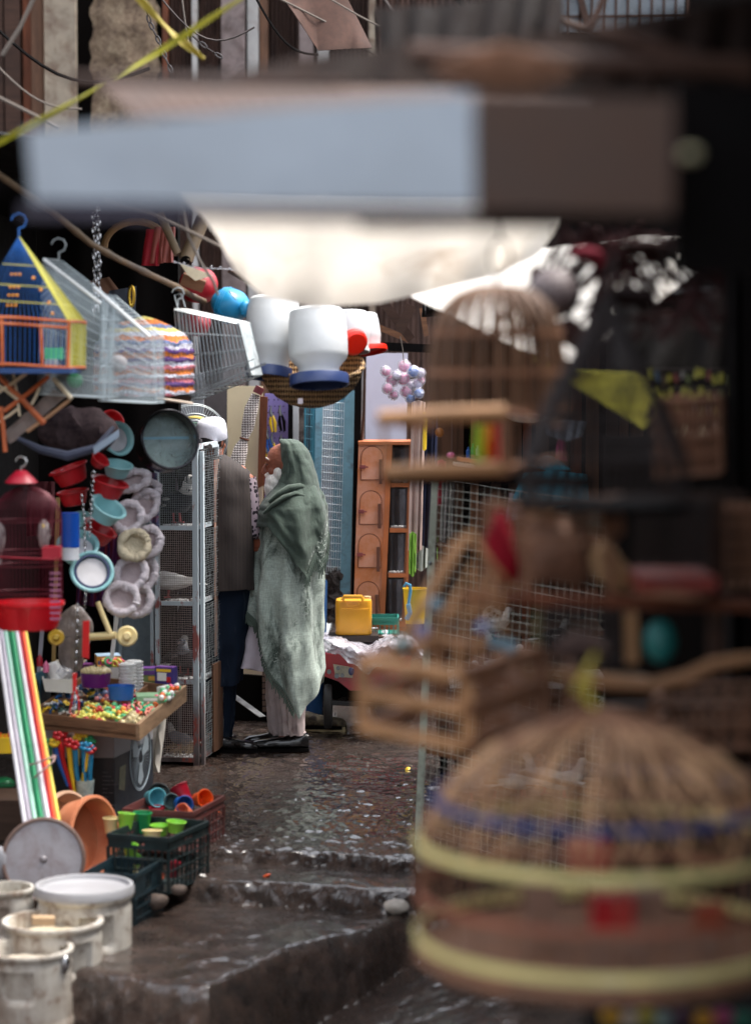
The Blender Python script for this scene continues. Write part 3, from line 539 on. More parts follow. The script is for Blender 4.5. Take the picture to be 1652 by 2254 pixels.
def crate(name, label, cen, W, Dp, Hh, m, yaw=0, nv=8, nr=3, handle=True, group=None, flare=.0, solid_top=.3):
    """open plastic crate: floor, four lattice sides (a hand hole in each short side), rim"""
    o = T(name, label, 'crate', cen, group); o.rotation_euler = (0, 0, yaw); t_ = .006
    b = MB(); b.box((0, 0, .01), (W * .94, Dp * .94, .012)); b.done('floor', m, o, local=True)
    for sx, sy, L, dist in ((0, -1, W, Dp / 2), (0, 1, W, Dp / 2), (1, 0, Dp, W / 2), (-1, 0, Dp, W / 2)):
        b = MB(); u = Vector((abs(sy), abs(sx), 0)); n_ = Vector((sx, sy, 0)); fl = lambda z: dist * (1 + flare * (z / Hh - 1))
        def pt(s_, z): return u * (s_ * L / 2 * (1 + flare * (z / Hh - 1))) + n_ * fl(z) + Vector((0, 0, z))
        zs = Hh * (1 - solid_top)
        for i in range(nv + 1):
            s_ = -1 + 2 * i / nv; b.bar(pt(s_, .01), pt(s_, zs), .0045 if i not in (0, nv) else .014, t_ * 1.2, up=n_)
        for j in range(nr + 1): z = .012 + (zs - .012) * j / nr; b.bar(pt(-1, z), pt(1, z), t_, .006, up=n_)
        # band under the rim with the hand hole
        hw = .22 if (handle and L < max(W, Dp) + 1e-6) else 0
        for a0, a1, z0, z1 in ((-1, -hw, zs, Hh), (hw, 1, zs, Hh), (-hw, hw, Hh - .02, Hh), (-hw, hw, zs, zs + .012)) if hw else ((-1, 1, zs, Hh),):
            q = [pt(a0, z0), pt(a1, z0), pt(a1, z1), pt(a0, z1)]; b.poly(q, n_ * (-t_))
        b.bar(pt(-1.02, Hh), pt(1.02, Hh), .02, .008, up=n_); b.done('side', m, o, local=True)
    return o
M_greenc = plastic('sea_green_crate', (40, 128, 116), .5)
crate('plastic_crate', 'sea green crate on the ground under the orange cupboard', P(846, 1396, 14.3), .16, .2, .1, M_greenc, nv=6, nr=1)
yb = T('yellow_bucket', 'yellow bucket with a light blue hose beside the orange cupboard', 'bucket', P(912, 1375, 14.0))
b = MB(); b.lathe([(0, 0), (.055, 0), (.07, .2), (.075, .205), (.068, .205), (.055, .01)], P(913, 1372, 14.0), n=22); b.done('body', M_yellow, yb)
b = MB(); b.tube([P(897, 1340, 13.9), P(903, 1300, 13.9), P(902, 1288, 13.9), P(893, 1284, 13.9), P(889, 1292, 13.9)], .009, 8); b.tube([P(898, 1330, 13.88), P(902, 1350, 13.88), P(894, 1364, 13.88)], .014, 8); b.done('hose', plastic('hose_blue', (90, 160, 196)), yb)
# hanging clothes
def garment(x0, x1, y0, y1, m, label, d, hem=8, fk=3, cat='garment', sk=0): return cloth('garment', ([x0, (x0 + x1) / 2, x1], [y0 + 6, y0, y0 + 6]), ([x0 - sk, (x0 + x1) / 2 - sk, x1 - sk], [y1, y1 + hem, y1 - 4]), d, d - .03, m, label, cat, nu=24, nv=20, fold=.022, fk=fk, group='clothes hung by the orange cupboard')
garment(905, 935, 880, 1212, mat('dusty_pink_cloth', (214, 186, 176), .85, .2), 'dusty pink garment hung beside the orange cupboard', 13.9, sk=6)
garment(918, 950, 895, 1250, mat('pale_grey_cloth', (190, 196, 188), .85, .2), 'pale grey garment behind the dusty pink one', 14.05, sk=8)
garment(935, 962, 890, 1200, mat('navy_cloth', (40, 44, 66), .85, .3), 'navy garment hung against the wire cage post', 13.85, sk=6)
garment(900, 915, 1170, 1262, mat('lime_cloth', (124, 172, 60), .8, .2), 'lime green cloth end below the dusty pink garment', 13.8)
garment(962, 978, 1175, 1232, mat('lime_cloth', (124, 172, 60), .8, .2), 'lime green cloth end behind the wire cage post', 13.7)
garment(930, 938, 905, 990, M_yellow, 'narrow yellow cloth between the pink and navy garments', 13.8, 3, 1)
garment(962, 980, 1010, 1112, mat('neon_pink_cloth', (220, 60, 96), .7, .1), 'neon pink strip of cloth behind the wire cage', 12.2, 3, 2)
garment(908, 930, 960, 1060, mat('aqua_cloth', (104, 178, 186), .8, .25), 'knotted aqua cloth hanging at the cupboard corner', 13.95, 10, 2)
b = MB(); b.ball(P(922, 956, 13.95), (.03, .025, .03), 10, 8); b.ball(P(918, 948, 13.95), (.025, .02, .016), 8, 6); b.done('cloth_knot', mat('aqua_cloth', (104, 178, 186), .8, .25), label='knot tied in the aqua cloth', cat='knot')
# red cart with plastic sheet
ct = T('red_cart', 'low red cart covered with a clear plastic sheet', 'cart', P(770, 1570, 13.9)); M_rp = mat('red_paint', (176, 20, 36), .4, .25, 6, dirt=(80, 20, 24), damt=.3, coat=.3)
b = MB(); q = [(712, 1440), (800, 1440), (905, 1450), (900, 1490), (880, 1520), (770, 1520), (745, 1500), (712, 1488)]; b.poly([P(x, y, 13.8) for x, y in q], (0, .5, 0)); b.done('body', M_rp, ct)
b = MB(); b.poly([P(733, 1462, 13.78), (P(778, 1470, 13.78)), P(776, 1492, 13.78), P(738, 1490, 13.78)], (0, .01, 0)); b.done('plate', mat('soiled_white', (190, 180, 160), .6, .3, dirt=(60, 50, 46), damt=.4, dsc=12), ct)
for x, y, r in ((744, 1470, .012), (741, 1487, .014), (753, 1486, .012), (724, 1478, .013)): b = MB(); b.lathe([(0, 0), (r, 0), (r, .02), (0, .02)], P(x, y, 13.77), axis=(0, -1, 0), n=12); b.done('bolt', M_metal, ct)
b = MB(); b.ball(P(773, 1478, 13.77), (.018, .015, .024), 12, 8); b.done('reflector', plastic('deep_blue', (16, 60, 120), .3), ct)
b = MB(); b.poly([P(x, y, 13.95) for x, y in ((712, 1488), (745, 1500), (770, 1520), (900, 1524), (900, 1560), (720, 1552))], (0, .4, 0)); b.done('chassis', M_black, ct)
b = MB(); b.bar(P(716, 1544, 13.75), P(900, 1558, 13.75), .03, .025); b.bar(P(720, 1548, 13.8), P(760, 1536, 13.9), .02); b.done('axle', mat('black_metal', (30, 28, 28), .3, metal=.6), ct)
for x, d_ in ((722, 13.85), (862, 13.9), (870, 14.5)):
    b = MB(); w_c = P(x, 1555, d_); b.lathe([(.1, -.025), (.125, -.02), (.13, 0), (.125, .02), (.1, .025)], w_c, axis=(1, 0, 0) if x == 722 else (0, 1, 0), n=26, close=True)
    wh = b.done('wheel', mat('tyre_rubber', (24, 22, 22), .7), ct); b = MB(); b.lathe([(0, -.015), (.095, -.015), (.1, 0), (.095, .015), (0, .015)], w_c, axis=(1, 0, 0) if x == 722 else (0, 1, 0), n=20); b.done('rim', mat('dark_rim', (34, 30, 30), .6), wh)
ax_, ay_ = [712, 760, 800, 850, 905, 930], [1390, 1396, 1404, 1392, 1402, 1432]
bx_, by_ = [705, 740, 780, 812, 850, 900, 932], [1432, 1440, 1462, 1488, 1448, 1442, 1450]
def shf(u, v):
    x = lerp(709, 930, u); p = P(x, lerp(interp(x, ax_, ay_), interp(x, bx_, by_), v), lerp(14.3, 13.72, min(1, v * 2.4))); return p + Vector((0, .03, .02)) * noise.fractal(Vector((u * 9, v * 5, 1)), 1, 2, 4)
b = MB(); b.sheet(shf, 70, 26, .002); b.done('plastic_sheet', mat('milky_film', (222, 218, 228), .12, .12, 12, bump=1, bsc=18, alpha=.6, spec=.9), label='crumpled clear plastic sheet thrown over the red cart', cat='plastic sheet', sharp=60)
b = MB(); b.box(P(800, 1408, 14.2), (px(150, 14.2), .22, .06)); b.done('board', M_dwood, label='dark wooden board lying on the red cart', cat='board')
for x, y, m, l in ((745, 1428, M_pink, 'pinkish bundle under the clear sheet near the shawled man'), (862, 1424, mat('blush_cloth', (200, 160, 150)), 'blush coloured bundle under the clear sheet'), (905, 1436, mat('slate_cloth', (120, 124, 150)), 'slate blue bundle under the far end of the clear sheet')):
    b = MB(); b.ball(P(x, y, 14.1), (.07, .08, .045), 14, 8); b.done('bundle', m, label=l, cat='bundle')
# loose bits on the ground at the back
b = MB(); b.box(P(656, 1500, 14.6), (px(150, 14.6), .5, px(110, 14.6)));
t = NT('bricks'); bk = t.n.new('ShaderNodeTexBrick'); bk.inputs['Scale'].default_value = 7; bk.inputs['Mortar Size'].default_value = .03; bk.inputs['Color1'].default_value = lin((120, 98, 84)); bk.inputs['Color2'].default_value = lin((92, 72, 62)); bk.inputs['Mortar'].default_value = lin((44, 34, 30)); t.link(t.mapped((1, 1, 1), rot=(R(90), 0, 0)), bk.inputs[0]); t.link(bk.outputs[0], t.b.inputs['Base Color']); t.b.inputs['Roughness'].default_value = .9; M_brick = t.m
b.done('brick_plinth', M_brick, label='low brick plinth behind the two men', cat='plinth')
b = MB(); b.bar(P(508, 1527, 14.0), P(578, 1578, 13.8), .05, .004, up=(0, 0, 1)); b.done('metal_strip', M_metal, label='shiny metal strip lying slantwise between the two men', cat='metal strip')
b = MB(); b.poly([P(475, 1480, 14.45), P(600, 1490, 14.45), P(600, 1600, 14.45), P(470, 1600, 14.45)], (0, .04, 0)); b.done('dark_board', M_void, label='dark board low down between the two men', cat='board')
# ================================================================ pigeon cabinet
B0 = Vector((-.951, 12.85, 0)); C0 = Vector((-.872, 13.3, 0)); A0 = Vector((-1.165, 12.888, 0)); D0_ = A0 + (C0 - B0); HT = P(440, 985, 12.85).z
M_cab = mat('chipped_blue_grey', (168, 184, 192), .6, .25, 6, dirt=(132, 52, 40), damt=.4, dsc=6, stretch=(1, 1, .5)); M_cabd = mat('chipped_dark', (96, 88, 88), .7, .4, 6, dirt=(120, 52, 42), damt=.4, dsc=6)
pc = T('pigeon_cabinet', 'tall chipped blue grey wire cabinet of pigeons beside the waistcoated man', 'bird cage', (B0 + D0_) / 2)
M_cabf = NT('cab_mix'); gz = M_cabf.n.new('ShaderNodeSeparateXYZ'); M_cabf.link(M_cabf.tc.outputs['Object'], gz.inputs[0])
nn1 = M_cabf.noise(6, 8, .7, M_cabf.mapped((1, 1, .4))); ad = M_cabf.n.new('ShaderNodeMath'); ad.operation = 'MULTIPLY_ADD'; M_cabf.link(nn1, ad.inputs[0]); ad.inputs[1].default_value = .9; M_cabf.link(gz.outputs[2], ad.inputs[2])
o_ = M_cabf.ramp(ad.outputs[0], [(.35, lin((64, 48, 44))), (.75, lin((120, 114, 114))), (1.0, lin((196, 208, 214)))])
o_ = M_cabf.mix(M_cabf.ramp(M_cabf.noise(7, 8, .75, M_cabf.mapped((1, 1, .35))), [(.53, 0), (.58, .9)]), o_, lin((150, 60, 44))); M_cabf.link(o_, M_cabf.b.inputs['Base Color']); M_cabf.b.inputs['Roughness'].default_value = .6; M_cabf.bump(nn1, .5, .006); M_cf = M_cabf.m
ux = (B0 - A0).normalized(); uy = (C0 - B0).normalized(); Z = Vector((0, 0, 1))
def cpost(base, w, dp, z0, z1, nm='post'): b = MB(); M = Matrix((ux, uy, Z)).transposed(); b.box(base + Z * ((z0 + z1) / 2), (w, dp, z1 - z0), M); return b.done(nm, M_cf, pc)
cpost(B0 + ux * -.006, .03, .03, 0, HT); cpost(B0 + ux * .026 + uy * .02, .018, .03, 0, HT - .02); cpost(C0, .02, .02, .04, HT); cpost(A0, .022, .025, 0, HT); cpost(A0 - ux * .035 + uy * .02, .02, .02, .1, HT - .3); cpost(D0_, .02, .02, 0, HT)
def zof(y, d=12.87): return P(0, y, d).z
levels = [985, 1162, 1328, 1500, 1672]
for i, y in enumerate(levels):
    z = zof(y); b = MB(); M = Matrix((ux, uy, Z)).transposed(); h_ = .022 if i else .03
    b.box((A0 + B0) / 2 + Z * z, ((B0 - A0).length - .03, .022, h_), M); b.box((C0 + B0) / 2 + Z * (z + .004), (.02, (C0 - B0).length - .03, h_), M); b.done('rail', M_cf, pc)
    b = MB(); b.box((B0 + D0_) / 2 + Z * (z - .002), ((B0 - A0).length - .01, (C0 - B0).length - .01, .012), M); sh = b.done('shelf', M_cabd, pc)
    b = MB()
    for _ in range(40): q = A0 + ux * random.uniform(.02, .2) + uy * random.uniform(.0, .12); b.ball(q + Z * (z + .012), (random.uniform(.004, .012), .008, .005), 5, 4, Euler((0, 0, random.random() * 6)).to_matrix())
    b.done('droppings', mat('whitish_droppings', (205, 205, 205), .9), sh)
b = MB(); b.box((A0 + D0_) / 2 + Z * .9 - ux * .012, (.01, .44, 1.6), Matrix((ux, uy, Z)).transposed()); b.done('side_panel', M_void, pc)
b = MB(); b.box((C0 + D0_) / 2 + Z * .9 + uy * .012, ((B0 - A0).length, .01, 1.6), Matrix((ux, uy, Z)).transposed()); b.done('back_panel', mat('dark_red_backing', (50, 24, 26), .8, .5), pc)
for i in range(4):
    z1, z0 = zof(levels[i]) - .012, zof(levels[i + 1]) + .014; f = -uy * .012
    b = MB(); b.wires(A0 + ux * .012 + Z * z0 + f, B0 - ux * .02 + Z * z0 + f, A0 + ux * .012 + Z * z1 + f, 17, int(17 * (z1 - z0) / .2), .0011, .0018); b.done('wire_mesh', mat('rusty_wire', (186, 170, 164), .5, .4, 5, metal=.3) if i else M_wire, pc)
    b = MB(); g = ux * .03; b.wires(B0 + uy * .02 + Z * z0 + g, C0 - uy * .01 + Z * z0 + g, B0 + uy * .02 + Z * z1 + g, 14, int(17 * (z1 - z0) / .2), .0013, .006); b.done('wire_mesh', M_wire, pc)
b = MB(); b.sheet(lambda u, v: C0 + ux * .02 + uy * (-.16 * u) + Z * lerp(.55, HT - .08, v), 3, 30, .004); b.done('side_board', mat('scuffed_tan', (176, 140, 122), .8, .3, dirt=(150, 70, 60), damt=.4, dsc=8), pc)
b = MB(); b.sheet(lambda u, v: B0 + ux * .04 + uy * lerp(.2, .43, u) + Z * lerp(.04, .52, v) + ux * .004 * math.sin(u * 5), 3, 12, .012); b.done('side_board', M_vwood, pc)
# pigeons
def pigeon(name, label, c, s, yaw, mb_, mw, head=None, white=(), pitch=0, cat='pigeon', leg=None, tailm=None):
    """one smooth body (trunk, neck, head); wings, tail and beak as parts"""
    o = T(name, label, cat, c); o.rotation_euler = (0, pitch, yaw); o.scale = (s, s, s)
    b = MB()
    b.tube([(-.15, 0, -.005), (-.1, 0, .0), (-.03, 0, .005), (.04, 0, .015), (.085, 0, .045), (.1, 0, .085), (.108, 0, .115), (.125, 0, .135), (.145, 0, .135)], [.012, .038, .056, .06, .045, .03, .022, .025, .012], 16)
    b.k = 0; bd = b.done('body', [mb_], o, local=True, sharp=180)
    b = MB(); b.ball((.118, 0, .13), (.031, .025, .026), 12, 8); b.tube([(.105, 0, .12), (.1, 0, .09), (.09, 0, .065)], [.026, .03, .04], 12); b.done('head', mw, o, local=True, sharp=180)
    b = MB(); b.tube([(.145, 0, .13), (.165, 0, .124), (.175, 0, .118)], [.007, .005, .001], 6); b.done('beak', mat('beak_grey', (120, 100, 96), .5), o, local=True)
    for k in (-1, 1):
        b = MB(); b.sheet(lambda u, v: Vector((lerp(.06, -.17, u), k * (.05 + .016 * math.sin(math.pi * u)) * (1 - .5 * u) + k * .004, lerp(.05, -.02, v) * (1 - .55 * u) + .004)), 12, 6, .004)
        w = b.done('wing', tailm or mb_, o, local=True)
        for (a, z, l_) in white: b2 = MB(); b2.sheet(lambda u, v: Vector((a - l_ * u, k * (.066 - .03 * max(0, (.05 - a + l_ * u) / .2)), z + .016 * (v - .5) * math.sin(math.pi * (.15 + .8 * u)) - .06 * l_ * u)), 8, 3, .003); b2.done('wing_patch', mw, w, local=True)
    b = MB(); b.sheet(lambda u, v: Vector((lerp(-.12, -.24, u), (v - .5) * lerp(.05, .08, u), -.008 - .01 * u)), 6, 6, .004); b.done('tail', mw if white else (tailm or mb_), o, local=True)
    for k in (-1, 1): b = MB(); b.tube([(.0, k * .02, -.045), (.005, k * .02, -.09)], .006, 6); b.tube([(-.01, k * .02, -.09), (.03, k * .026, -.092)], .004, 5); b.done('leg', mat('pigeon_leg', (190, 90, 90), .6), o, local=True)
    return o
M_pblk = mat('pigeon_slate', (22, 25, 36), .5, .4, 14); M_pwht = mat('pigeon_white', (228, 226, 222), .7, .12, 20, dirt=(180, 176, 170), damt=.35, dsc=14); M_pgr = mat('pigeon_grey', (130, 136, 146), .6, .35, 12)
def shelfz(i): return zof(levels[i + 1]) + .02
pg = A0 + ux * .075 + uy * .12
pigeon('pigeon', 'black and white pigeon facing out in the top compartment', pg + Z * (shelfz(0) + .1), 1.05, math.atan2(ux.y, ux.x) - .7, M_pblk, M_pwht, white=((.03, .03, .11), (-.01, -.005, .12)))
pigeon('pigeon', 'white pigeon with trailing tail in the second compartment', A0 + ux * .03 + uy * .12 + Z * (shelfz(1) + .08), .86, math.atan2(ux.y, ux.x) + 3.5, M_pwht, M_pwht)
pigeon('pigeon', 'speckled black and white pigeon low in the third compartment', A0 + ux * .06 + uy * .18 + Z * (shelfz(2) + .075), .8, 1.2, M_pblk, M_pwht, white=((.04, .03, .06),))
pigeon('pigeon', 'grey bibbed pigeon behind the wire of the third compartment', A0 + ux * .14 + uy * .16 + Z * (shelfz(2) + .075), .85, -2.0, M_pblk, M_pgr, white=((.03, .02, .06),))
pigeon('pigeon', 'grey pigeon with striped wings on the floor of the lowest compartment', A0 + ux * .06 + uy * .22 + Z * (shelfz(3) + .055), .56, 2.6, M_pgr, M_pwht, white=((.02, .02, .12),))
b = MB()
for _ in range(60):
    a = A0 + ux * random.uniform(.02, .2) + uy * random.uniform(.02, .2) + Z * (shelfz(3) + .002); k = random.random() * 6
    b.tube([a, a + Vector((.03 * math.cos(k), .03 * math.sin(k), .012 + random.random() * .05)), a + Vector((.06 * math.cos(k + .4), .06 * math.sin(k + .4), .006))], .0009, 3)
b.done('straw', mat('dry_straw', (170, 146, 110), .9), label='loose straw strewn on the floor of the pigeon cabinet', kind='stuff', cat='straw')
b = MB()
for k, (x, y) in enumerate(((390, 984), (425, 978), (447, 990), (410, 990))): b.sheet(lambda u, v: P(x + 40 * (u - .5), y - 5 + 12 * (v - .5) + 5 * nz(u * 2, v * 2, 2, k), 12.9 + .03 * k) + Vector((0, .05 * v, .015 * nz(u, v, 5, k))), 8, 5, .002)
b.done('torn_paper', mat('torn_card', (150, 140, 136), .8, .5, 12, dirt=(40, 60, 90), damt=.45), label='torn paper and card lying on top of the pigeon cabinet', cat='paper')
# sheet metal locker
lk = T('metal_locker', 'spotted grey metal locker door beside the pigeon cabinet', 'locker', P(298, 1560, 13.2)); M_galv = mat('spotted_galvanised', (136, 152, 160), .5, .18, 24, metal=.3, dirt=(96, 88, 88), damt=.32, dsc=22)
q4(268, 338, 268, 338, 1120, 1620, 13.2, .03, M_galv, 'door', lk); q4(250, 268, 250, 266, 1120, 1620, 13.22, .3, M_galv, 'side', lk)
for x in (266, 338): b = MB(); b.bar(P(x, 1120, 13.18), P(x, 1620, 13.18), .02, .02); b.done('stile', M_cab, lk)
for y in (1395, 1490): b = MB(); b.box(P(271, y, 13.17), (.02, .015, .05)); b.done('hinge', M_dwire, lk)
# ================================================================ people
M_skin = mat('weathered_skin', (138, 78, 56), .55, .25, 26, bump=.35, bsc=70); M_skin2 = mat('brown_skin', (150, 92, 68), .55, .2, 18)
def finish_body(o, vox=.007):
    m = o.modifiers.new('join', 'REMESH'); m.mode = 'VOXEL'; m.voxel_size = vox; m.use_smooth_shade = True
    s = o.modifiers.new('soften', 'SMOOTH'); s.factor = .5; s.iterations = 2
    dg = bpy.context.evaluated_depsgraph_get(); me = bpy.data.meshes.new_from_object(o.evaluated_get(dg)); mm = o.data.materials[0]
    o.modifiers.clear(); o.data = me
    if not me.materials: me.materials.append(mm)
    me.polygons.foreach_set('use_smooth', [True] * len(me.polygons))
def limb(b, pts, rs, n=14):
    """tapered limb with rounded joints"""
    b.tube(pts, rs, n)
    for p, r in zip(pts, rs): b.ball(p, r * .99, n, 8)
def head_mesh(b, c, yaw, pitch=0, s=1.0):
    """head facing +x before turning: skull, brow, eyes, nose, lips, chin, ears, neck"""
    M = Euler((0, pitch, yaw)).to_matrix()
    def at(x, y, z): return Vector(c) + M @ (Vector((x, y, z)) * s)
    b.ball(at(-.008, 0, .025), (.098 * s, .076 * s, .1 * s), 24, 16, M)
    b.ball(at(.028, 0, -.045), (.062 * s, .058 * s, .068 * s), 18, 12, M)
    b.tube([at(.078, 0, .022), at(.1, 0, -.008), at(.107, 0, -.024), at(.09, 0, -.032)], [.011 * s, .014 * s, .017 * s, .012 * s], 10)
    for k in (-1, 1):
        b.tube([at(.083, k * .006, .034), at(.084, k * .03, .04), at(.066, k * .052, .03)], [.009 * s, .012 * s, .008 * s], 8)
        b.ball(at(.07, k * .031, .012), .0135 * s, 10, 8); b.ball(at(.058, k * .042, -.022), (.022 * s, .018 * s, .02 * s), 10, 8)
        b.ball(at(-.012, k * .077, .002), (.018 * s, .008 * s, .032 * s), 10, 8, M); b.ball(at(.095, k * .011, -.026), .0095 * s, 8, 6)
    b.tube([at(.082, -.024, -.056), at(.094, 0, -.052), at(.082, .024, -.056)], [.005 * s, .009 * s, .005 * s], 8)
    b.tube([at(.08, -.022, -.068), at(.091, 0, -.068), at(.08, .022, -.068)], [.005 * s, .0095 * s, .005 * s], 8)
    b.ball(at(.068, 0, -.096), (.024 * s, .028 * s, .02 * s), 10, 8)
    return at
def hand(b, w, d, up, s=1.0, curl=.8, side=1):
    """palm, four unequal bent fingers and a thumb; w wrist, d direction, up back of the hand"""
    w, d, up = Vector(w), Vector(d).normalized(), Vector(up).normalized(); sd_ = d.cross(up).normalized() * side
    for k in (-1.5, -.5, .5, 1.5):
        L = (.094, .1, .096, .086)[int(k + 1.5)] * s; r = .0085 * s; a = w + d * .005 + sd_ * k * .014 * s; k1 = w + d * .088 * s + sd_ * k * .019 * s
        b.tube([a, k1], [.014 * s, .011 * s], 8); f = [k1]; dd = d.copy()
        for q, part in enumerate((.45, .32, .23)): dd = (dd - up * curl * (.5 + .35 * q)).normalized(); f.append(f[-1] + dd * L * part)
        b.tube(f, [r * 1.1, r, r * .9, r * .7], 8); [b.ball(p, r * .98, 8, 6) for p in f]
    t0 = w + d * .025 * s - sd_ * .02 * s; t1 = t0 - sd_ * .03 * s + d * .03 * s; t2 = t1 + d * .032 * s - up * .012 * s
    b.tube([t0, t1, t2, t2 + d * .022 * s - up * .01 * s], [.014 * s, .0115 * s, .0095 * s, .007 * s], 8)
def loft(lv, nu, nv, hem=None, fold=.012, fk=11, th=.004, seed=0, a0=0, a1=2 * math.pi, sharp=.6, top=None, growth=1.0):
    """garment round a body. lv rows: frame y, x-left, x-right, depth centre, half depth; hem(phi) gives the frame y of its lower edge"""
    ys = [r[0] for r in lv]; col = lambda k, y: interp(y, ys, [r[k] for r in lv]); full = abs(a1 - a0 - 2 * math.pi) < 1e-6
    def fn(u, v):
        ph = a0 + (a1 - a0) * u; y0 = top(ph) if top else ys[0]; y1 = hem(ph) if hem else ys[-1]; y = lerp(y0, y1, v)
        xl, xr, dc, hd = col(1, y), col(2, y), col(3, y), col(4, y); c = P((xl + xr) / 2, y, dc); hw = px((xr - xl) / 2, dc)
        w = math.sin(ph * fk + seed + 2.2 * math.sin(ph * 2 + seed) + v * 1.3) + .5 * math.sin(ph * (fk * 1.7) + 3 * v + seed * 2)
        w = math.copysign(abs(w) ** sharp, w); f = fold * w * (.15 + .85 * min(1, v * growth)) + fold * .8 * nz(math.cos(ph) * 2, v * 5, 1.5, seed)
        return c + Vector((math.cos(ph) * (hw + f), -math.sin(ph) * (hd + f * 1.5), 0))
    b = MB(); b.sheet(fn, nu, nv, th, wrap=full); return b, fn
# ---------------------------------------------------------------- man in white cap and striped waistcoat, seen from behind
D1m = 13.35
m1 = T('person', 'man seen from behind in white cap, dark pinstriped waistcoat and navy trousers', 'person', Vector((P(470, 1640, D1m).x, D1m, 0)))
def Q(x, y, dy=0, d=D1m): return P(x, y, d + dy)
b = MB(); hc = Q(468, 974, .02)
at1 = head_mesh(b, hc, R(62), 0, .86)
limb(b, [Q(470, 1000), Q(470, 1020), Q(470, 1060, .01), Q(470, 1130, .02), Q(472, 1210, .02), Q(474, 1290, .02)], [.055, .06, .135, .14, .13, .125], 20)
limb(b, [Q(420, 1052), Q(470, 1040), Q(520, 1050), Q(536, 1060)], [.07, .09, .075, .06])
for k, s_ in ((1, 1), (-1, -1)):
    sh = Q(470 + 70 * s_, 1062); el = Q(470 + 84 * s_, 1168, .03); wr = Q(470 + 66 * s_, 1206, .26)
    limb(b, [sh, sh.lerp(el, .5), el], [.058, .05, .042]); limb(b, [el, el.lerp(wr, .5), wr], [.042, .038, .028]); hand(b, wr, (-.3 * s_, 1, .1), (0, -.1, 1), 1, .7, s_)
for s_ in (-1, 1):
    hp = Q(470 + 28 * s_, 1300, .03); kn = Q(468 + 25 * s_, 1460, .02); an = Q(462 + 24 * s_, 1618, .05)
    limb(b, [hp, hp.lerp(kn, .5), kn], [.1, .08, .055]); limb(b, [kn, kn.lerp(an, .4), an], [.055, .05, .034])
    ft = Vector((an.x, an.y, .045)); limb(b, [ft, ft + Vector((.08, .05 if s_ < 0 else -.01, -.012)), ft + Vector((.14, .08 if s_ < 0 else -.02, -.02))], [.03, .026, .018])
o = b.done('body', M_skin2, m1); finish_body(o)
t = NT('pinstripe'); v_ = t.mapped(); w_ = t.wave(16, v_, .35, 'X', dsc=1.5); w2 = t.noise(90, 3, .6, t.mapped((1, 1, .05)))
o_ = t.mix(t.ramp(w_, [(.93, 0), (.99, .4)]), t.mix(t.noise(4, 4), lin((34, 28, 28)), lin((58, 49, 46))), lin((80, 68, 62))); o_ = t.mix(t.ramp(w2, [(.5, 0), (.8, .25)]), o_, lin((56, 49, 47)))
t.link(o_, t.b.inputs['Base Color']); t.b.inputs['Roughness'].default_value = .85; t.bump(t.noise(9, 4, .6, t.mapped((1, 1, .35))), .35, .02); M_pin = t.m
lv = [(1000, 446, 494, 13.36, .07), (1008, 432, 508, 13.36, .1), (1022, 408, 530, 13.35, .125), (1036, 392, 549, 13.35, .14), (1052, 386, 557, 13.35, .15), (1090, 386, 558, 13.35, .16), (1180, 386, 560, 13.35, .165), (1240, 386, 562, 13.35, .165), (1296, 386, 564, 13.35, .17)]
b, _ = loft(lv, 96, 40, lambda ph: 1296 + (4 if math.cos(ph) > .8 else 0) - 4 * math.cos(ph), .006, 6, seed=1); b.done('waistcoat', M_pin, m1, sharp=60)
M_navy = mat('navy_kameez', (26, 36, 52), .85, .3, 6, bump=.35, bsc=9, stretch=(2, 2, .5), dirt=(70, 78, 90), damt=.3, dsc=9)
lv = [(1270, 392, 552, 13.36, .14), (1330, 390, 550, 13.36, .15), (1420, 386, 542, 13.36, .16), (1490, 388, 532, 13.36, .165), (1505, 390, 530, 13.36, .165)]
b, _ = loft(lv, 96, 30, lambda ph: 1494 + 10 * math.sin(ph + .6), .010, 7, seed=4); b.done('kameez', M_navy, m1, sharp=60)
for k, (xa, xb, dd) in enumerate(((462, 524, .02), (408, 466, .06))):
    lv = [(1440, xa - 2, xb + 2, 13.38 + dd, .1), (1520, xa + 1, xb - 4, 13.38 + dd, .09), (1590, xa + 4, xb - 10, 13.38 + dd, .075), (1622, xa + 6, xb - 16, 13.38 + dd, .07)]
    b, _ = loft(lv, 40, 24, None, .008, 5, seed=6 + k); b.done('trouser_leg', M_navy, m1, sharp=60)
# sleeve with dark pattern
t = NT('patterned_sleeve'); o_ = t.mix(t.ramp(t.mix(.5, t.voronoi(42), t.noise(34, 3)), [(.42, 0), (.48, 1)]), lin((36, 28, 38)), lin((176, 158, 168))); t.link(o_, t.b.inputs['Base Color']); t.b.inputs['Roughness'].default_value = .85; M_slv = t.m
for s_ in (-1, 1):
    b = MB(); sh = Q(470 + 68 * s_, 1052); el = Q(470 + 84 * s_, 1168, .02); wr = Q(470 + 76 * s_, 1204, .2)
    pts = [sh, sh.lerp(el, .35), sh.lerp(el, .7), el, el.lerp(wr, .4), wr]; b.tube(pts, [.062, .066, .06, .058, .052, .046], 18, caps=False); b.v = [p + Vector((.006 * nz(p.x * 3, p.z, 12, 2), 0, .004 * nz(p.z, p.y, 14, 3))) for p in b.v]; b.done('sleeve', M_slv, m1)
M_cap = mat('white_cap', (226, 226, 236), .8, .06, 9, bump=.2, bsc=60)
b = MB(); Mh = Matrix.Identity(3); b.lathe([(.086, -.05), (.09, -.045), (.0905, .0), (.089, .03), (.08, .055), (.06, .068), (.03, .074), (.0001, .075)], at1(-.012, 0, .075), n=40, sy=.9, M=Euler((.0, -.16, R(62))).to_matrix()); b.done('cap', M_cap, m1, sharp=70)
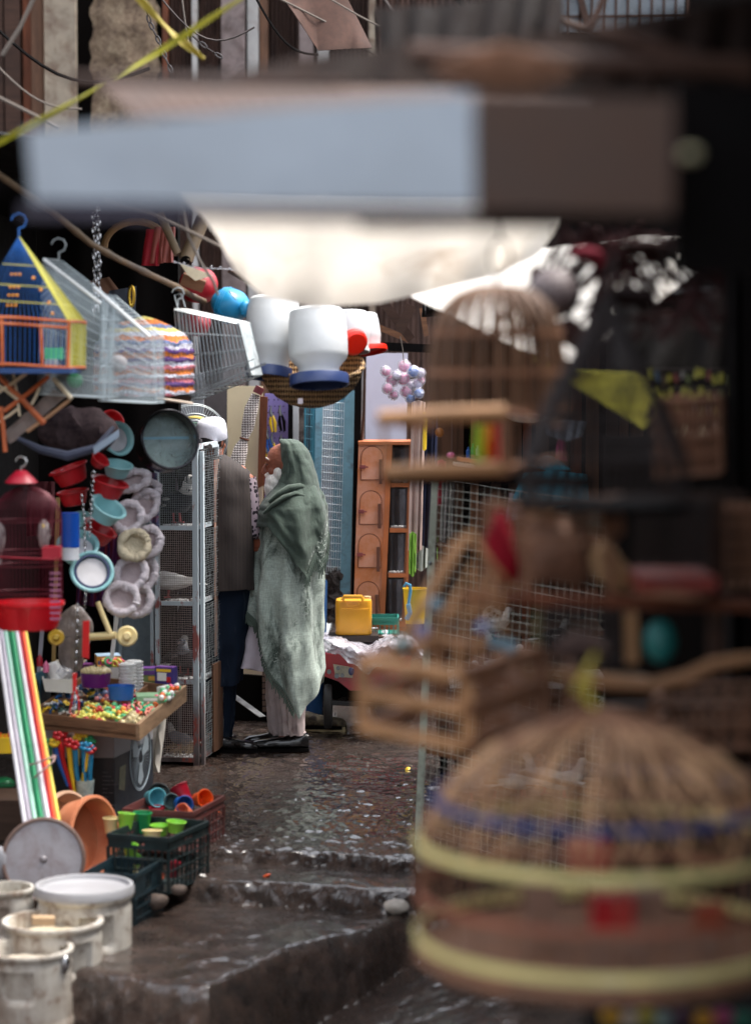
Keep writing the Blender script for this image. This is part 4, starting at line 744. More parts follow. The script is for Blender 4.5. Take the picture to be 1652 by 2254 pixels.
b = MB(); b.ball(at1(-.018, 0, .005), (.086, .07, .062), 24, 12, Euler((0, .1, R(62))).to_matrix()); b.done('hair', mat('dark_hair', (26, 20, 22), .8, .3, 60), m1)
M_shoe = mat('black_leather', (16, 15, 16), .22, .3, 6, coat=.5)
def shoe(par, heel, yaw, L=.27, m=None, toe=.042):
    M = Euler((0, 0, yaw)).to_matrix(); b = MB()
    def sec(t_): return (interp(t_, [0, .15, .5, .72, .92, 1], [.027, .036, .033, .044, .036, .015]), interp(t_, [0, .1, .35, .6, .9, 1], [.085, .09, .07, .062, .05, .03]))
    def fn(u, v):
        w, h = sec(v); a = 2 * math.pi * u; return Vector(heel) + M @ Vector((L * v, w * math.cos(a), .012 + max(0, h * (.5 + .5 * math.sin(a)))))
    b.sheet(fn, 20, 20, wrap=True); b.poly([fn(i / 20, 0) for i in range(20)], M @ Vector((.004, 0, 0))); b.poly([fn(i / 20, 1) for i in range(20)], M @ Vector((-.004, 0, 0))); o = b.done('shoe', m or M_shoe, par)
    b = MB(); b.poly([Vector(heel) + M @ Vector((L * t_ - .004, s_ * sec(t_)[0] * 1.12, .0)) for s_, ts in ((1, [0, .15, .5, .72, .92, 1.02]), (-1, [1.02, .92, .72, .5, .15, 0])) for t_ in ts], (0, 0, .018)); b.done('sole', M_black, o)
shoe(m1, (P(470, 1640, 13.3).x - .02, 13.3, 0), R(-8)); shoe(m1, (P(425, 1640, 13.45).x, 13.45, 0), R(30))
b = MB(); b.tube([P(471, 1612, 13.33), P(474, 1632, 13.32), P(486, 1640, 13.31)], [.042, .04, .036], 14); b.done('ankle', mat('ankle_skin', (206, 136, 110), .6), m1)
# ---------------------------------------------------------------- old man in the green shawl, in profile
D2m = 13.4
m2 = T('person', 'white bearded old man in profile wrapped in a long faded green shawl', 'person', Vector((P(640, 1640, D2m).x, D2m, 0)))
def Q(x, y, dy=0): return P(x, y, D2m + dy)
b = MB(); at2 = head_mesh(b, Q(622, 1026, 0), math.pi, R(3), 1.02)
limb(b, [Q(634, 1060), Q(640, 1090), Q(648, 1150), Q(646, 1240), Q(644, 1330)], [.062, .09, .17, .17, .16], 20)
limb(b, [Q(645, 1122, -.11), Q(645, 1110), Q(645, 1122, .11)], [.065, .075, .065])
for s_ in (-1, 1):
    sh = Q(645, 1124, .12 * s_); el = Q(642, 1225, .15 * s_); wr = Q(604, 1205, .08 * s_)
    limb(b, [sh, sh.lerp(el, .5), el], [.055, .048, .04]); limb(b, [el, el.lerp(wr, .5), wr], [.04, .036, .027]); hand(b, wr, (-1, -.2 * s_, .1), (0, s_, .2), .95, .9, s_)
    hp = Q(644, 1330, .08 * s_); kn = Q(644, 1480, .05 * s_ + .02); an = Q(652 if s_ < 0 else 618, 1620, -.05 if s_ < 0 else .12)
    limb(b, [hp, hp.lerp(kn, .5), kn], [.09, .075, .055]); limb(b, [kn, kn.lerp(an, .4), an], [.055, .055, .036])
    ft = Vector((an.x, an.y, .045)); limb(b, [ft, ft + Vector((-.08, 0, -.012)), ft + Vector((-.15, 0, -.02))], [.03, .026, .018])
o = b.done('body', M_skin, m2); finish_body(o, .0055)
M_beard = mat('white_beard', (244, 240, 234), .9, .25, 40, bump=.7, bsc=60, stretch=(3, 3, .6))
b = MB()
def tuft(c, r, M=None): b.ball(c, r, 16, 12, M)
tuft(Q(603, 1060), (.05, .075, .062)); tuft(Q(599, 1074), (.046, .07, .052)); tuft(Q(614, 1040), (.042, .082, .06)); tuft(Q(597, 1084, -.005), (.036, .05, .036)); tuft(Q(590, 1043), (.024, .042, .012), Euler((0, -.5, 0)).to_matrix())
bd = b.done('beard', M_beard, m2); finish_body(bd, .005)
b = MB()
for k in range(420):
    ph = random.uniform(-2.9, -.2); zz = random.uniform(0, 1); c = Q(lerp(614, 597, zz), lerp(1040, 1090, zz)); r = .05 * (1 - .35 * zz); p = c + Vector((-abs(math.cos(ph)) * r * .9 + .012, math.sin(ph) * r * 1.15, 0))
    q = p + Vector((-.012 + random.uniform(-.008, .008), random.uniform(-.012, .004), -.028)); b.tube([p, (p + q) / 2 + Vector((-.004, -.003, 0)), q], [.0022, .0018, .0006], 3, caps=False)
b.done('beard_locks', M_beard, bd, kind='stuff')
b = MB(); b.tube([at2(.083, .0, .046), at2(.086, .03, .05), at2(.07, .055, .04)], [.004, .006, .003], 6); b.done('eyebrow', mat('grey_brow', (170, 160, 150), .9), m2)
b = MB(); b.ball(at2(.0785, .032, .014), (.007, .008, .006), 10, 8); b.ball(at2(.0785, -.032, .014), (.007, .008, .006), 10, 8); b.done('eye', mat('dark_eye', (26, 18, 16), .15), m2)
# shawl
def shawl_mat(name, base, pale, amt):
    t = NT(name); n1 = t.noise(4.2, 10, .76, t.mapped((1.2, 1.2, .5)), .7); n2 = t.noise(190, 2, .5, t.mapped((1, 1, .15))); n3 = t.noise(190, 2, .5, t.mapped((.15, .15, 1)))
    o = t.mix(t.ramp(n1, [(.5 - amt, lin(base)), (.6 - amt * .5, lin(pale))]), lin(base), lin(pale)) if False else t.ramp(n1, [(.56 - amt, lin(base)), (.7 - amt, lin(pale))])
    o = t.mix(t.ramp(t.mix(.5, n2, n3), [(.42, .28), (.58, 0)]), o, lin(tuple(x * .62 for x in base)))
    em = t.ramp(t.mix(.5, t.voronoi(46, t.mapped((1, 1, 1)), 'DISTANCE_TO_EDGE'), t.noise(40, 4)), [(.2, 1), (.28, 0)]); band = t.ramp(t.wave(.55, t.mapped((1, 1, 1), rot=(0, R(-24), 0)), 2.2, 'X', dsc=1.5), [(.93, 0), (.98, .75)])
    k = t.n.new('ShaderNodeMath'); k.operation = 'MULTIPLY'; t.link(em, k.inputs[0]); t.link(band, k.inputs[1]); o = t.mix(k.outputs[0], o, lin((196, 206, 198)))
    t.link(o, t.b.inputs['Base Color']); t.b.inputs['Roughness'].default_value = .9; t.b.inputs['Sheen Weight'].default_value = .12
    t.bump(t.noise(7, 5, .6, t.mapped((1.6, 1.6, .5))), .5, .025, t.bump(n2, .25, .002)); return t.m
M_sh_up = shawl_mat('green_shawl', (66, 80, 71), (82, 97, 87), .06); M_sh_lo = shawl_mat('faded_green_shawl', (66, 80, 72), (184, 198, 188), .16)
dc = D2m
# lower length of the shawl
L1 = [(1120, 582, 708, dc, .19), (1180, 568, 716, dc, .23), (1260, 560, 717, dc, .245), (1340, 546, 717, dc, .255), (1400, 552, 717, dc, .255), (1480, 564, 720, dc, .255), (1530, 586, 716, dc, .24), (1585, 620, 700, dc, .2)]
def hem_lo(ph):
    ph = ph % (2 * math.pi); x = 636 + 84 * math.cos(ph)
    return interp(x, [552, 573, 581, 596, 620, 641, 660, 690, 708, 720], [1337, 1385, 1437, 1481, 1529, 1570, 1552, 1526, 1508, 1466])
bl, f_lo = loft(L1, 220, 110, hem_lo, .017, 5, .004, seed=2.0, growth=1.6, sharp=.9); bl.done('shawl_lower', M_sh_lo, m2, sharp=60)
L2 = [(1052, 612, 672, dc, .09), (1068, 602, 700, dc, .14), (1090, 588, 711, dc, .2), (1115, 571, 719, dc, .235), (1150, 564, 724, dc, .255), (1190, 561, 725, dc, .265), (1230, 566, 724, dc, .27), (1290, 580, 722, dc, .26)]
def hem_up(ph):
    ph = ph % (2 * math.pi); x = 642 + 82 * math.cos(ph)
    return interp(x, [560, 592, 612, 648, 665, 674, 684, 698, 706, 716, 724], [1158, 1154, 1176, 1225, 1250, 1258, 1236, 1212, 1236, 1216, 1165])
bu, f_up = loft(L2, 220, 80, hem_up, .01, 4, .004, seed=5.0, growth=2.5, sharp=.9); bu.done('shawl_upper', M_sh_up, m2, sharp=60)
# hood
L3 = [(966, 614, 640, dc, .03), (968, 611, 652, dc, .06), (975, 612, 664, dc, .09), (990, 611, 677, dc, .108), (1015, 611, 688, dc, .118), (1040, 610, 696, dc, .125), (1065, 603, 703, dc, .14), (1090, 588, 707, dc, .19), (1112, 574, 710, dc, .22)]
bh, f_h = loft(L3, 120, 70, lambda ph: 1110, .006, 5, .004, seed=3.3, a0=R(-142), a1=R(142), growth=1.2); bh.done('hood', M_sh_up, m2, sharp=60)
# rolled folds crossing the chest and back
def fold_roll(pts, r): 
    b = MB(); P_ = [Q(x, y, dy) for x, y, dy in pts]; b.tube(P_, [r * (.35 + .65 * math.sin(math.pi * (i + .5) / len(P_))) for i in range(len(P_))], 10); b.v = [p + Vector((0, .004 * nz(p.x, p.z, 25, 1), .003 * nz(p.x, p.z, 30, 4))) for p in b.v]; return b.done('fold', M_sh_up, m2)
fold_roll([(592, 1105, -.18), (612, 1088, -.2), (635, 1074, -.18), (660, 1070, -.14), (682, 1078, -.1), (698, 1096, -.05)], .018)
fold_roll([(580, 1130, -.2), (600, 1112, -.225), (625, 1094, -.22), (650, 1086, -.19), (672, 1092, -.16)], .014)
fold_roll([(630, 1068, -.11), (633, 1040, -.115), (638, 1012, -.11)], .007)
# fringes
def fringe(f, hem, a_from, a_to, n, L=.062):
    b = MB()
    for i in range(n):
        u = lerp(a_from, a_to, i / n); p = Vector(f(u, 1.0)); out = Vector((0, -.012, .004)); q = p + out
        k1 = q + Vector((.01, -.004, -L * .35)); k2 = q + Vector((-.01, 0, -L * .35)); e = q + Vector((random.uniform(-.008, .008), -.004, -L * random.uniform(.8, 1.25)))
        b.tube([q, k1, q + Vector((0, -.003, -L * .6)), e], [.0045, .004, .005, .003], 4); b.tube([q, k2, q + Vector((0, -.003, -L * .6))], .002, 4)
    b.done('fringe', mat('fringe_thread', (98, 112, 102), .9), m2)
fringe(f_lo, hem_lo, .5, .26, 62); fringe(f_up, hem_up, .195, .01, 34, .075)
# white kameez below, trousers, shoes
M_kam = mat('off_white_kameez', (206, 196, 206), .85, .12, 5, bump=.3, bsc=8, stretch=(2, 2, .5))
b, _ = loft([(1300, 556, 640, dc + .06, .14), (1400, 532, 640, dc + .06, .17), (1488, 518, 640, dc + .06, .19), (1500, 520, 640, dc + .06, .19)], 70, 24, lambda ph: 1478 + 14 * math.sin(ph * 1.0 + 2.4), .014, 8, seed=1.4); b.done('kameez', M_kam, m2, sharp=60)
M_shal = mat('pale_pink_trousers', (196, 180, 178), .85, .2, 7, bump=.35, bsc=10, dirt=(120, 100, 94), damt=.35, dsc=12)
for xa, xb, dd in ((612, 676, -.05), (585, 640, .12)):
    b, _ = loft([(1480, xa - 2, xb + 6, dc + dd, .1), (1560, xa + 4, xb - 2, dc + dd, .085), (1600, xa + 8, xb - 4, dc + dd, .075), (1616, xa + 12, xb - 6, dc + dd, .07)], 40, 22, None, .01, 6, seed=xa); b.done('trouser_leg', M_shal, m2, sharp=60)
    b = MB(); b.ring(P((xa + xb) / 2 + 3, 1612, dc + dd), px((xb - xa) / 2 - 8, dc), .006, n=30, sy=1.2); b.done('cuff', M_shal, m2)
shoe(m2, (P(680, 1640, dc).x, dc - .08, 0), math.pi, .33); shoe(m2, (P(650, 1640, dc).x, dc + .14, 0), math.pi + .2, .3)
# third person: only a jeans leg and a muddy trainer show beyond the shawl
m3 = T('person', 'person behind the shawled man, only a jeans leg and muddy trainer showing', 'person', Vector((P(684, 1590, 14.1).x, 14.1, 0)))
b = MB(); h3 = P(650, 1040, 14.45); head_mesh(b, h3, R(90), 0, .94)
def Q3(x, y, dy=0): return P(x, y, 14.45 + dy)
limb(b, [Q3(650, 1062), Q3(650, 1090), Q3(652, 1135), Q3(655, 1210), Q3(658, 1290)], [.05, .065, .12, .12, .12], 18)
for s_ in (-1, 1):
    limb(b, [Q3(652 + 40 * s_, 1118), Q3(652 + 42 * s_, 1190, .05)], [.045, .038]); limb(b, [Q3(652 + 42 * s_, 1190, .05), Q3(652 + 30 * s_, 1200, .25)], [.038, .028]); hand(b, Q3(652 + 30 * s_, 1200, .25), (-.2 * s_, 1, 0), (0, 0, 1), .95, .7, s_)
    an = P(684, 1572, 14.1) if s_ > 0 else P(646, 1560, 14.5); hp = Q3(664 + 18 * s_, 1290); kn = (hp + an) / 2 + Vector((.0, .04, 0)); limb(b, [hp, kn, an], [.08, .055, .038]); ft = Vector((an.x, an.y, .045)); limb(b, [ft, ft + Vector((.1, .04, -.01))], [.035, .03])
o = b.done('body', M_skin2, m3); finish_body(o)
M_jean = mat('blue_jeans', (40, 76, 122), .85, .4, 9, bump=.4, bsc=12)
for s_ in (-1, 1):
    an = P(686, 1572, 14.1) if s_ > 0 else P(646, 1560, 14.5); hp = Q3(664 + 20 * s_, 1280); b = MB(); b.tube([hp, (hp + an) / 2 + Vector((0, .04, 0)), an.lerp(hp, .12), an + Vector((0, 0, -.01))], [.1, .085, .066, .062], 20); b.v = [p + Vector((.005 * nz(p.x, p.z, 24, 2), 0, 0)) for p in b.v]; b.done('trouser_leg', M_jean, m3)
b = MB(); b.tube([Q3(650, 1088), Q3(652, 1120), Q3(655, 1200), Q3(658, 1310)], [.08, .15, .15, .15], 20); b.done('shirt', mat('dim_shirt', (60, 60, 70), .9), m3)
M_sn = mat('muddy_trainer', (150, 136, 110), .7, .5, 24, dirt=(60, 50, 44), damt=.5, dsc=20)
shoe(m3, (P(668, 1600, 14.05).x, 14.05, .015), R(-6), .25, M_sn); shoe(m3, (P(640, 1580, 14.5).x, 14.5, 0), R(40), .26, M_sn)
b = MB(); b.box((P(668, 1600, 14.05).x + .12, 14.045, .016), (.26, .085, .028), (0, 0, R(-6))); b.done('sole', mat('cream_sole', (200, 180, 136), .7, .3, 20), m3)
# ================================================================ goods of the stall on the near side
def hook(b, c, r=.02, t=.0025): b.tube([c, c + Vector((0, 0, r * .6))] + [c + Vector((r * .6 * math.sin(a), 0, r * 1.2 - r * .6 * math.cos(a))) for a in [.0, .8, 1.6, 2.4, 3.2, 4.0, 4.6]], t, 6)
# bamboo pole
bpts = [(-20, 372, 9.7), (60, 428, 9.9), (150, 495, 10.3), (200, 536, 10.5), (260, 570, 10.7), (330, 604, 11), (390, 632, 11.2), (424, 652, 11.4), (450, 664, 11.5)]
b = MB(); pp = [P(x, y, d) for x, y, d in bpts]; fine = []
for a, c in zip(pp, pp[1:]): fine += [a.lerp(c, k / 5) for k in range(5)]
fine.append(pp[-1]); b.tube(fine, [px(7.5, 10.5) * (1.16 if i % 6 == 0 else .95) for i in range(len(fine))], 10); b.done('bamboo_pole', mat('bamboo', (108, 86, 62), .6, .4, 9, dirt=(60, 44, 36), damt=.4), label='bamboo pole slanting down over the hanging cages', cat='pole')
b = MB(); b.tube([P(505, 596, 11.6), P(560, 628, 11.7), P(640, 660, 11.9)], .012, 8); b.done('pole', M_dwood, label='thin dark pole ending at the white buckets', cat='pole')
b = MB(); b.tube([P(380, 575, 11), P(430, 590, 11), P(500, 592, 11), P(560, 602, 11)], .0025, 5)
for k in range(9): b.ball(P(385 + k * 20, 577 + k * 2.4, 11), .006, 6, 5)
b.done('beaded_string', M_film, label='string of clear drops over the red bag', cat='string')
# pyramid cage, blue and yellow
def pyr_cage():
    d = 9.6; o = T('pyramid_cage', 'blue and yellow pointed bird cage with orange sticks at the edge of the view', 'bird cage', P(60, 812, d))
    ap = P(42, 520, d + .05); y0 = 700; y1 = 806; F1, F2 = P(-62, y0 - 6, d), P(152, y0 + 8, d); dep = Vector((.03, .32, 0)); L1_, L2_ = P(-62, y1 - 8, d), P(150, y1 + 4, d)
    Mb = mat('blue_wire', (34, 96, 168), .4, .25, metal=.2); My = mat('yellow_wire', (214, 204, 80), .45, .2); Mo = mat('orange_stick', (190, 92, 40), .5, .3, 9, dirt=(214, 130, 90), damt=.4, dsc=8)
    b = MB()
    for i in range(21): t_ = i / 20; b.tube([ap, F1.lerp(F2, t_)], .0011, 4, caps=False); b.tube([F1.lerp(F2, t_), L1_.lerp(L2_, t_)], .0014, 4, caps=False); b.tube([ap, F1.lerp(F2, t_) + dep], .0014, 4, caps=False); b.tube([F1.lerp(F2, t_) + dep, L1_.lerp(L2_, t_) + dep], .0012, 4, caps=False)
    b.done('bars', Mb, o)
    b = MB()
    for i in range(14): t_ = i / 13; b.tube([ap, F2 + dep * t_], .0022, 4, caps=False); b.tube([F2 + dep * t_, L2_ + dep * t_], .0018, 4, caps=False)
    for w in (.35, .6, .8): a = ap.lerp(F1, w); c = ap.lerp(F2, w); b.tube([a, c, c + dep * w], .002, 4)
    b.done('bars', My, o)
    for a, c in ((F1, F2), (F1 + Vector((0, 0, -.025)), F2 + Vector((0, 0, -.025))), (L1_, L2_), (F2, F2 + dep), (L2_, L2_ + dep), (P(4, y0, d), P(6, y1, d)), (P(90, y0 + 20, d), P(94, y1, d)), (F2, L2_)): b = MB(); b.tube([a, a.lerp(c, .5) + Vector((0, 0, .002)), c], .0065, 8); b.done('stick', Mo, o)
    b = MB(); b.box((L1_ + L2_) / 2 + dep * .5 - Vector((0, 0, .022)), ((L2_ - L1_).length, .34, .02)); b.done('tray', mat('blue_tray', (24, 60, 110), .5), o)
    b = MB(); b.box(P(120, 778, d + .06), (.07, .05, .045)); b.done('feeder', plastic('mint_plastic', (90, 200, 140)), o)
    b = MB()
    for r_, ys_ in ((0, 604), (1, 632), (2, 650), (3, 672)):
        for k in range(3): b.ball(P(26 + k * 9 - r_ * 3, ys_, d - .02), .0055, 8, 6)
    for x, y in ((70, 612), (86, 638), (104, 666), (112, 690)): b.ball(P(x + 4, y, d - .01), .007, 8, 6)
    b.done('beads', mat('amber_bead', (244, 160, 50), .3), o, kind='stuff')
    b = MB(); hook(b, ap, .05, .004); b.done('hook', Mb, o)
pyr_cage()
def wire_cage(name, label, corners, dep, n, nh, m, d, top_m=None, r=.0014, base=None, dens_side=6):
    """box-like wire cage from its four front corners (x, y in the frame: TL, TR, BR, BL)"""
    TL, TR, BR, BL = [P(x, y, dd) for x, y, dd in [(c + (d,))[:3] for c in corners]]; D_ = Vector(dep); o = T(name, label, 'bird cage', (BL + BR) / 2 + D_ / 2)
    for off in (Vector(), D_):
        b = MB()
        for i in range(n + 1): t_ = i / n; b.tube([TL.lerp(TR, t_) + off, BL.lerp(BR, t_) + off], r, 4, caps=False)
        for j in range(nh + 1): t_ = j / nh; b.tube([TL.lerp(BL, t_) + off, TR.lerp(BR, t_) + off], r * 1.1, 4, caps=False)
        b.done('bars', m, o)
    for A, B_ in ((TL, BL), (TR, BR)):
        b = MB()
        for i in range(dens_side + 1): b.tube([A + D_ * (i / dens_side), B_ + D_ * (i / dens_side)], r, 4, caps=False)
        for j in range(nh + 1): p = A.lerp(B_, j / nh); b.tube([p, p + D_], r, 4, caps=False)
        b.done('bars', m, o)
    b = MB()
    for i in range(n // 2 + 1): t_ = i / (n // 2); b.tube([BL.lerp(BR, t_), BL.lerp(BR, t_) + D_], r, 4, caps=False)
    b.done('bars', m, o); b = MB()
    for i in range(n // 2 + 1): t_ = i / (n // 2); b.tube([TL.lerp(TR, t_), TL.lerp(TR, t_) + D_], r, 4, caps=False)
    b.done('bars', m, o)
    if top_m: b = MB(); b.poly([TL, TR, TR + D_, TL + D_], (0, 0, .008)); b.done('roof', top_m, o)
    if base: b = MB(); b.poly([BL, BR, BR + D_, BL + D_], (0, 0, -.02)); b.done('tray', base, o)
    return o, (TL, TR, BR, BL), D_
M_wwire = mat('white_wire_bright', (196, 208, 212), .4, .15, metal=.2)
wc1, cs, dd_ = wire_cage('wire_cage', 'pale wire cage with sloping roof edge beside the blue pyramid cage', [(96, 570), (222, 668), (222, 876), (84, 868)], (.05, .22, .0), 26, 6, M_wwire, 9.9, dens_side=9)
b = MB(); b.tube([cs[0], cs[1]], .0065, 8); b.done('roof_edge', M_white, wc1)
b = MB(); hook(b, cs[0] + Vector((.05, .1, 0)), .05, .003); b.tube([cs[0], cs[0] + Vector((.05, .1, .0))], .003, 5); b.done('hook', M_wire, wc1)
wc2, cs, dd_ = wire_cage('wire_cage', 'second pale wire cage with sloping edge in front of the crocheted cage', [(222, 648), (330, 742), (332, 888), (218, 882)], (.04, .2, .0), 24, 5, M_wwire, 10.0, dens_side=9)
b = MB(); b.tube([cs[0] + Vector((-.03, 0, .03)), cs[1]], .0085, 8); b.done('roof_edge', M_white, wc2)
for x, y, r_, m, l in ((115, 800, .03, M_paper, 'crumpled white paper behind the bars of the pale wire cage'), (165, 838, .035, M_green, 'green feeder inside the pale wire cage'), (260, 800, .04, mat('speckled_feed', (180, 170, 170), .8, .6, 60), 'speckled bundle inside the second pale wire cage')):
    b = MB(); b.ball(P(x, y, 10.08), (r_, r_ * .8, r_ * .9), 12, 8); b.done('bundle', m, label=l, cat='bundle')
# crocheted cover over a domed cage
cc = T('covered_cage', 'domed cage with striped crochet cover in orange, white and purple', 'bird cage', P(330, 892, 10.9)); b = MB(); cen = P(318, 870, 10.9); R0 = px(110, 10.9)
b.lathe([(R0 * (1 - max(0, (z - .55) / .45) ** 2.2 * .98) * (1 + .02 * math.sin(z * 60)), z * px(176, 10.9)) for z in [k / 40 for k in range(41)]], cen, n=64)
b.v = [p + Vector((.005 * nz(p.x, p.z, 18, 1), 0, .012 * nz(p.x, p.z, 9, 5))) for p in b.v]
t = NT('crochet'); sp = t.n.new('ShaderNodeSeparateXYZ'); t.link(t.tc.outputs['Object'], sp.inputs[0]); zz = t.n.new('ShaderNodeMath'); zz.operation = 'MULTIPLY_ADD'; t.link(t.noise(16, 2), zz.inputs[0]); zz.inputs[1].default_value = .045; t.link(sp.outputs[2], zz.inputs[2])
z2 = t.n.new('ShaderNodeMath'); z2.operation = 'MULTIPLY'; t.link(zz.outputs[0], z2.inputs[0]); z2.inputs[1].default_value = 2.35
C_ = dict(o=(226, 128, 40), y=(236, 216, 110), w=(214, 214, 226), p=(96, 60, 130), g=(40, 120, 74), k=(214, 120, 130), b=(104, 120, 160))
seq = 'gbkwopkwokwpopwbowyboy'; stops = [(.03 + i * .044, lin(C_[c])) for i, c in enumerate(seq)]; o_ = t.ramp(z2.outputs[0], stops, 'CONSTANT')
vo = t.voronoi(95, t.mapped((1, 1, 1))); o_ = t.mix(t.ramp(vo, [(.3, 0), (.55, .55)]), o_, lin((60, 50, 60))); t.link(o_, t.b.inputs['Base Color']); t.b.inputs['Roughness'].default_value = .95; t.bump(vo, .8, .006); b.done('cover', t.m, cc, sharp=80)
b = MB(); b.lathe([(0, -.03), (R0 * .92, -.03), (R0 * .95, 0), (0, .0)], cen, n=40); b.done('base', M_dwood, cc)
b = MB(); b.tube([P(345, 876, 10.7), P(425, 888, 10.72)], .006, 6); b.done('edge_strip', mat('cream_strip', (220, 200, 180)), cc)
# tilted bar cage
c3, cs, dd_ = wire_cage('wire_cage', 'tilted wire cage with white solid roof below the blue ball bag', [(384, 682), (520, 712), (548, 826), (402, 884)], (.05, .22, .0), 17, 4, mat('steel_bars', (170, 178, 182), .35, .2, metal=.7), 10.9, top_m=M_white, r=.0028, dens_side=6)
b = MB(); b.sheet(lambda u, v: (cs[1] + dd_ * u * .8).lerp(cs[2] + dd_ * u * .8, v) + Vector((.01, 0, 0)), 6, 6, .003); b.done('side_sheet', mat('foggy_plastic', (196, 204, 206), .4, alpha=.75), c3)
b = MB(); b.bar(P(398, 878, 10.85), P(585, 800, 10.88), .006, .01); b.bar(P(392, 862, 10.86), P(560, 790, 10.88), .004); b.done('base_rail', M_metal, c3)
b = MB(); hook(b, P(392, 672, 10.95), .045, .003); b.tube([P(392, 682, 10.92), P(384, 650, 10.95), P(398, 646, 10.95), P(408, 676, 10.95)], .003, 5); b.done('hook', M_wire, c3)
# bags, hats and leather goods in the dark behind
def blob(x, y, d, rx, rz, m, name, label, cat, ry=None, wr=.0, rot=0, group=None):
    b = MB(); b.ball((0, 0, 0), (px(rx, d), ry or px(rx, d), px(rz, d)), 28, 18, Euler((0, rot, 0)).to_matrix())
    b.v = [p + P(x, y, d) + Vector([wr * nz(p.x, p.z + p.y, 14, s) for s in (1, 2, 3)]) for p in b.v]; return b.done(name, m, label=label, cat=cat, group=group)
blob(438, 628, 11.9, 42, 40, mat('crimson_vinyl', (160, 24, 38), .4, .3, 5, bump=.2, bsc=14), 'ball_bag', 'crimson round bag behind the bamboo pole end', 'bag', wr=.012)
blob(432, 712, 11.9, 34, 28, mat('crimson_vinyl', (160, 24, 38)), 'ball_bag', 'crimson bag seen through the tilted wire cage', 'bag', wr=.012)
bb2 = blob(508, 671, 11.5, 43, 37, mat('azure_vinyl', (36, 140, 190), .35, .2, 5, bump=.3, bsc=12), 'ball_bag', 'azure blue pleated round bag beside the white buckets', 'bag', wr=.006, rot=.3)
b = MB()
for k in range(9): b.ring(P(486 + k * 5, 665 + k * 2.2, 11.5), px(interp(k, [0, 2, 5, 8], [33, 38, 37, 28]), 11.5), .004, (1, -.25, -.35), 36, 5)
b.ball(P(540, 680, 11.4), (.03, .03, .04), 12, 8); b.done('pleat', mat('azure_vinyl', (36, 140, 190)), bb2)
b = MB(); b.tube([P(505, 640, 11.35), P(512, 652, 11.3), P(520, 660, 11.3)], .003, 5); b.done('wire_tail', M_wire, bb2)
garm = lambda *a, **k: cloth('hanging_leather', *a, **k)
b = MB(); ct_ = P(300, 545, 12.2); b.tube([ct_ + Vector((.16 * math.cos(a), 0, .13 * math.sin(a))) for a in [math.pi * k / 14 for k in range(15)]], .018, 8); b.done('wooden_hoop', mat('tan_rim', (150, 116, 74), .6, .3), label='tan curved hoop in the dark above the bamboo pole', cat='hoop')
for xs_, ys_, m, l in (((322, 352), (505, 585), mat('crimson_cloth', (170, 20, 40), .7), 'crimson folded strap hanging above the bamboo pole'), ((340, 362), (500, 580), mat('salmon_leather', (170, 90, 78), .6), 'salmon leather strap hanging above the bamboo pole'), ((364, 384), (500, 578), mat('salmon_leather', (170, 90, 78), .6), 'second salmon strap beside the tan stick')):
    cloth('strap', ([xs_[0], xs_[1]], [ys_[0]] * 2), ([xs_[0] - 8, xs_[1] - 2], [ys_[1]] * 2), 12, 11.95, m, l, 'strap', nu=10, nv=6, fold=.01, fk=2, th=.006)
for a, c, w, l in (((352, 470), (392, 560), .02, 'pale stick slanting behind the beaded string'), ((448, 480), (408, 572), .035, 'thick bamboo stub with hollow end near the tarpaulin')):
    b = MB(); b.tube([P(*a, 11.8), P(*c, 11.75)], w, 12); b.done('stick', mat('dull_bamboo', (132, 112, 88), .6, .3), label=l, cat='stick')
b = MB(); b.lathe([(0, 0), (.025, 0)], P(408, 573, 11.72), axis=(.3, -1, -.6), n=14); b.done('stick_end', M_void, label='dark hollow end of the thick bamboo stub', cat='stick end')
cloth('hide', ([240, 300], [640, 630]), ([236, 298], [720, 716]), 12.3, 12.3, mat('slate_cloth2', (64, 70, 82), .8), 'slate grey piece hanging behind the chain', 'cloth', nu=14, fold=.01, fk=2)
b = MB(); b.tube([P(290 + 5 * math.cos(a), 652 + 22 * math.sin(a), 12.1) for a in [2 * math.pi * k / 16 for k in range(16)]], .009, 7, close=True); b.done('ring_handle', mat('brass2', (214, 176, 70), .3, metal=.8), label='oval brass ring hanging in the dark behind the cages', cat='ring')
cloth('hide', ([195, 240], [620, 610]), ([250, 300], [690, 690]), 12.4, 12.3, mat('tan_hide', (120, 84, 64), .8), 'tan hide strap behind the two chains', 'strap', nu=10, fold=.01, fk=2)
b = MB(); b.poly([P(395, 578, 11.3), P(468, 606, 11.3), P(430, 618, 11.3), P(412, 604, 11.3)], (0, .01, 0)); b.done('card_scrap', mat('cream_card', (220, 206, 176)), label='folded cream card caught on the bamboo pole end', cat='card')
b = MB(); b.box(P(425, 622, 11.35), (.11, .05, .055), (.2, .35, .1)); b.done('wooden_block', M_bwood, label='brown block tied at the bamboo pole end', cat='block')
for x, y0, y1 in ((274, 630, 668), (260, 640, 660), (206, 470, 700), (216, 455, 690)):
    if y1 > 680: chain([P(x, y0, 10.8), P(x + 3, (y0 + y1) / 2, 10.8), P(x + 1, y1, 10.8)], .034, 'bright chain hanging behind the bamboo pole, ' + ('farther' if x < 210 else 'nearer') + ' of the pair')
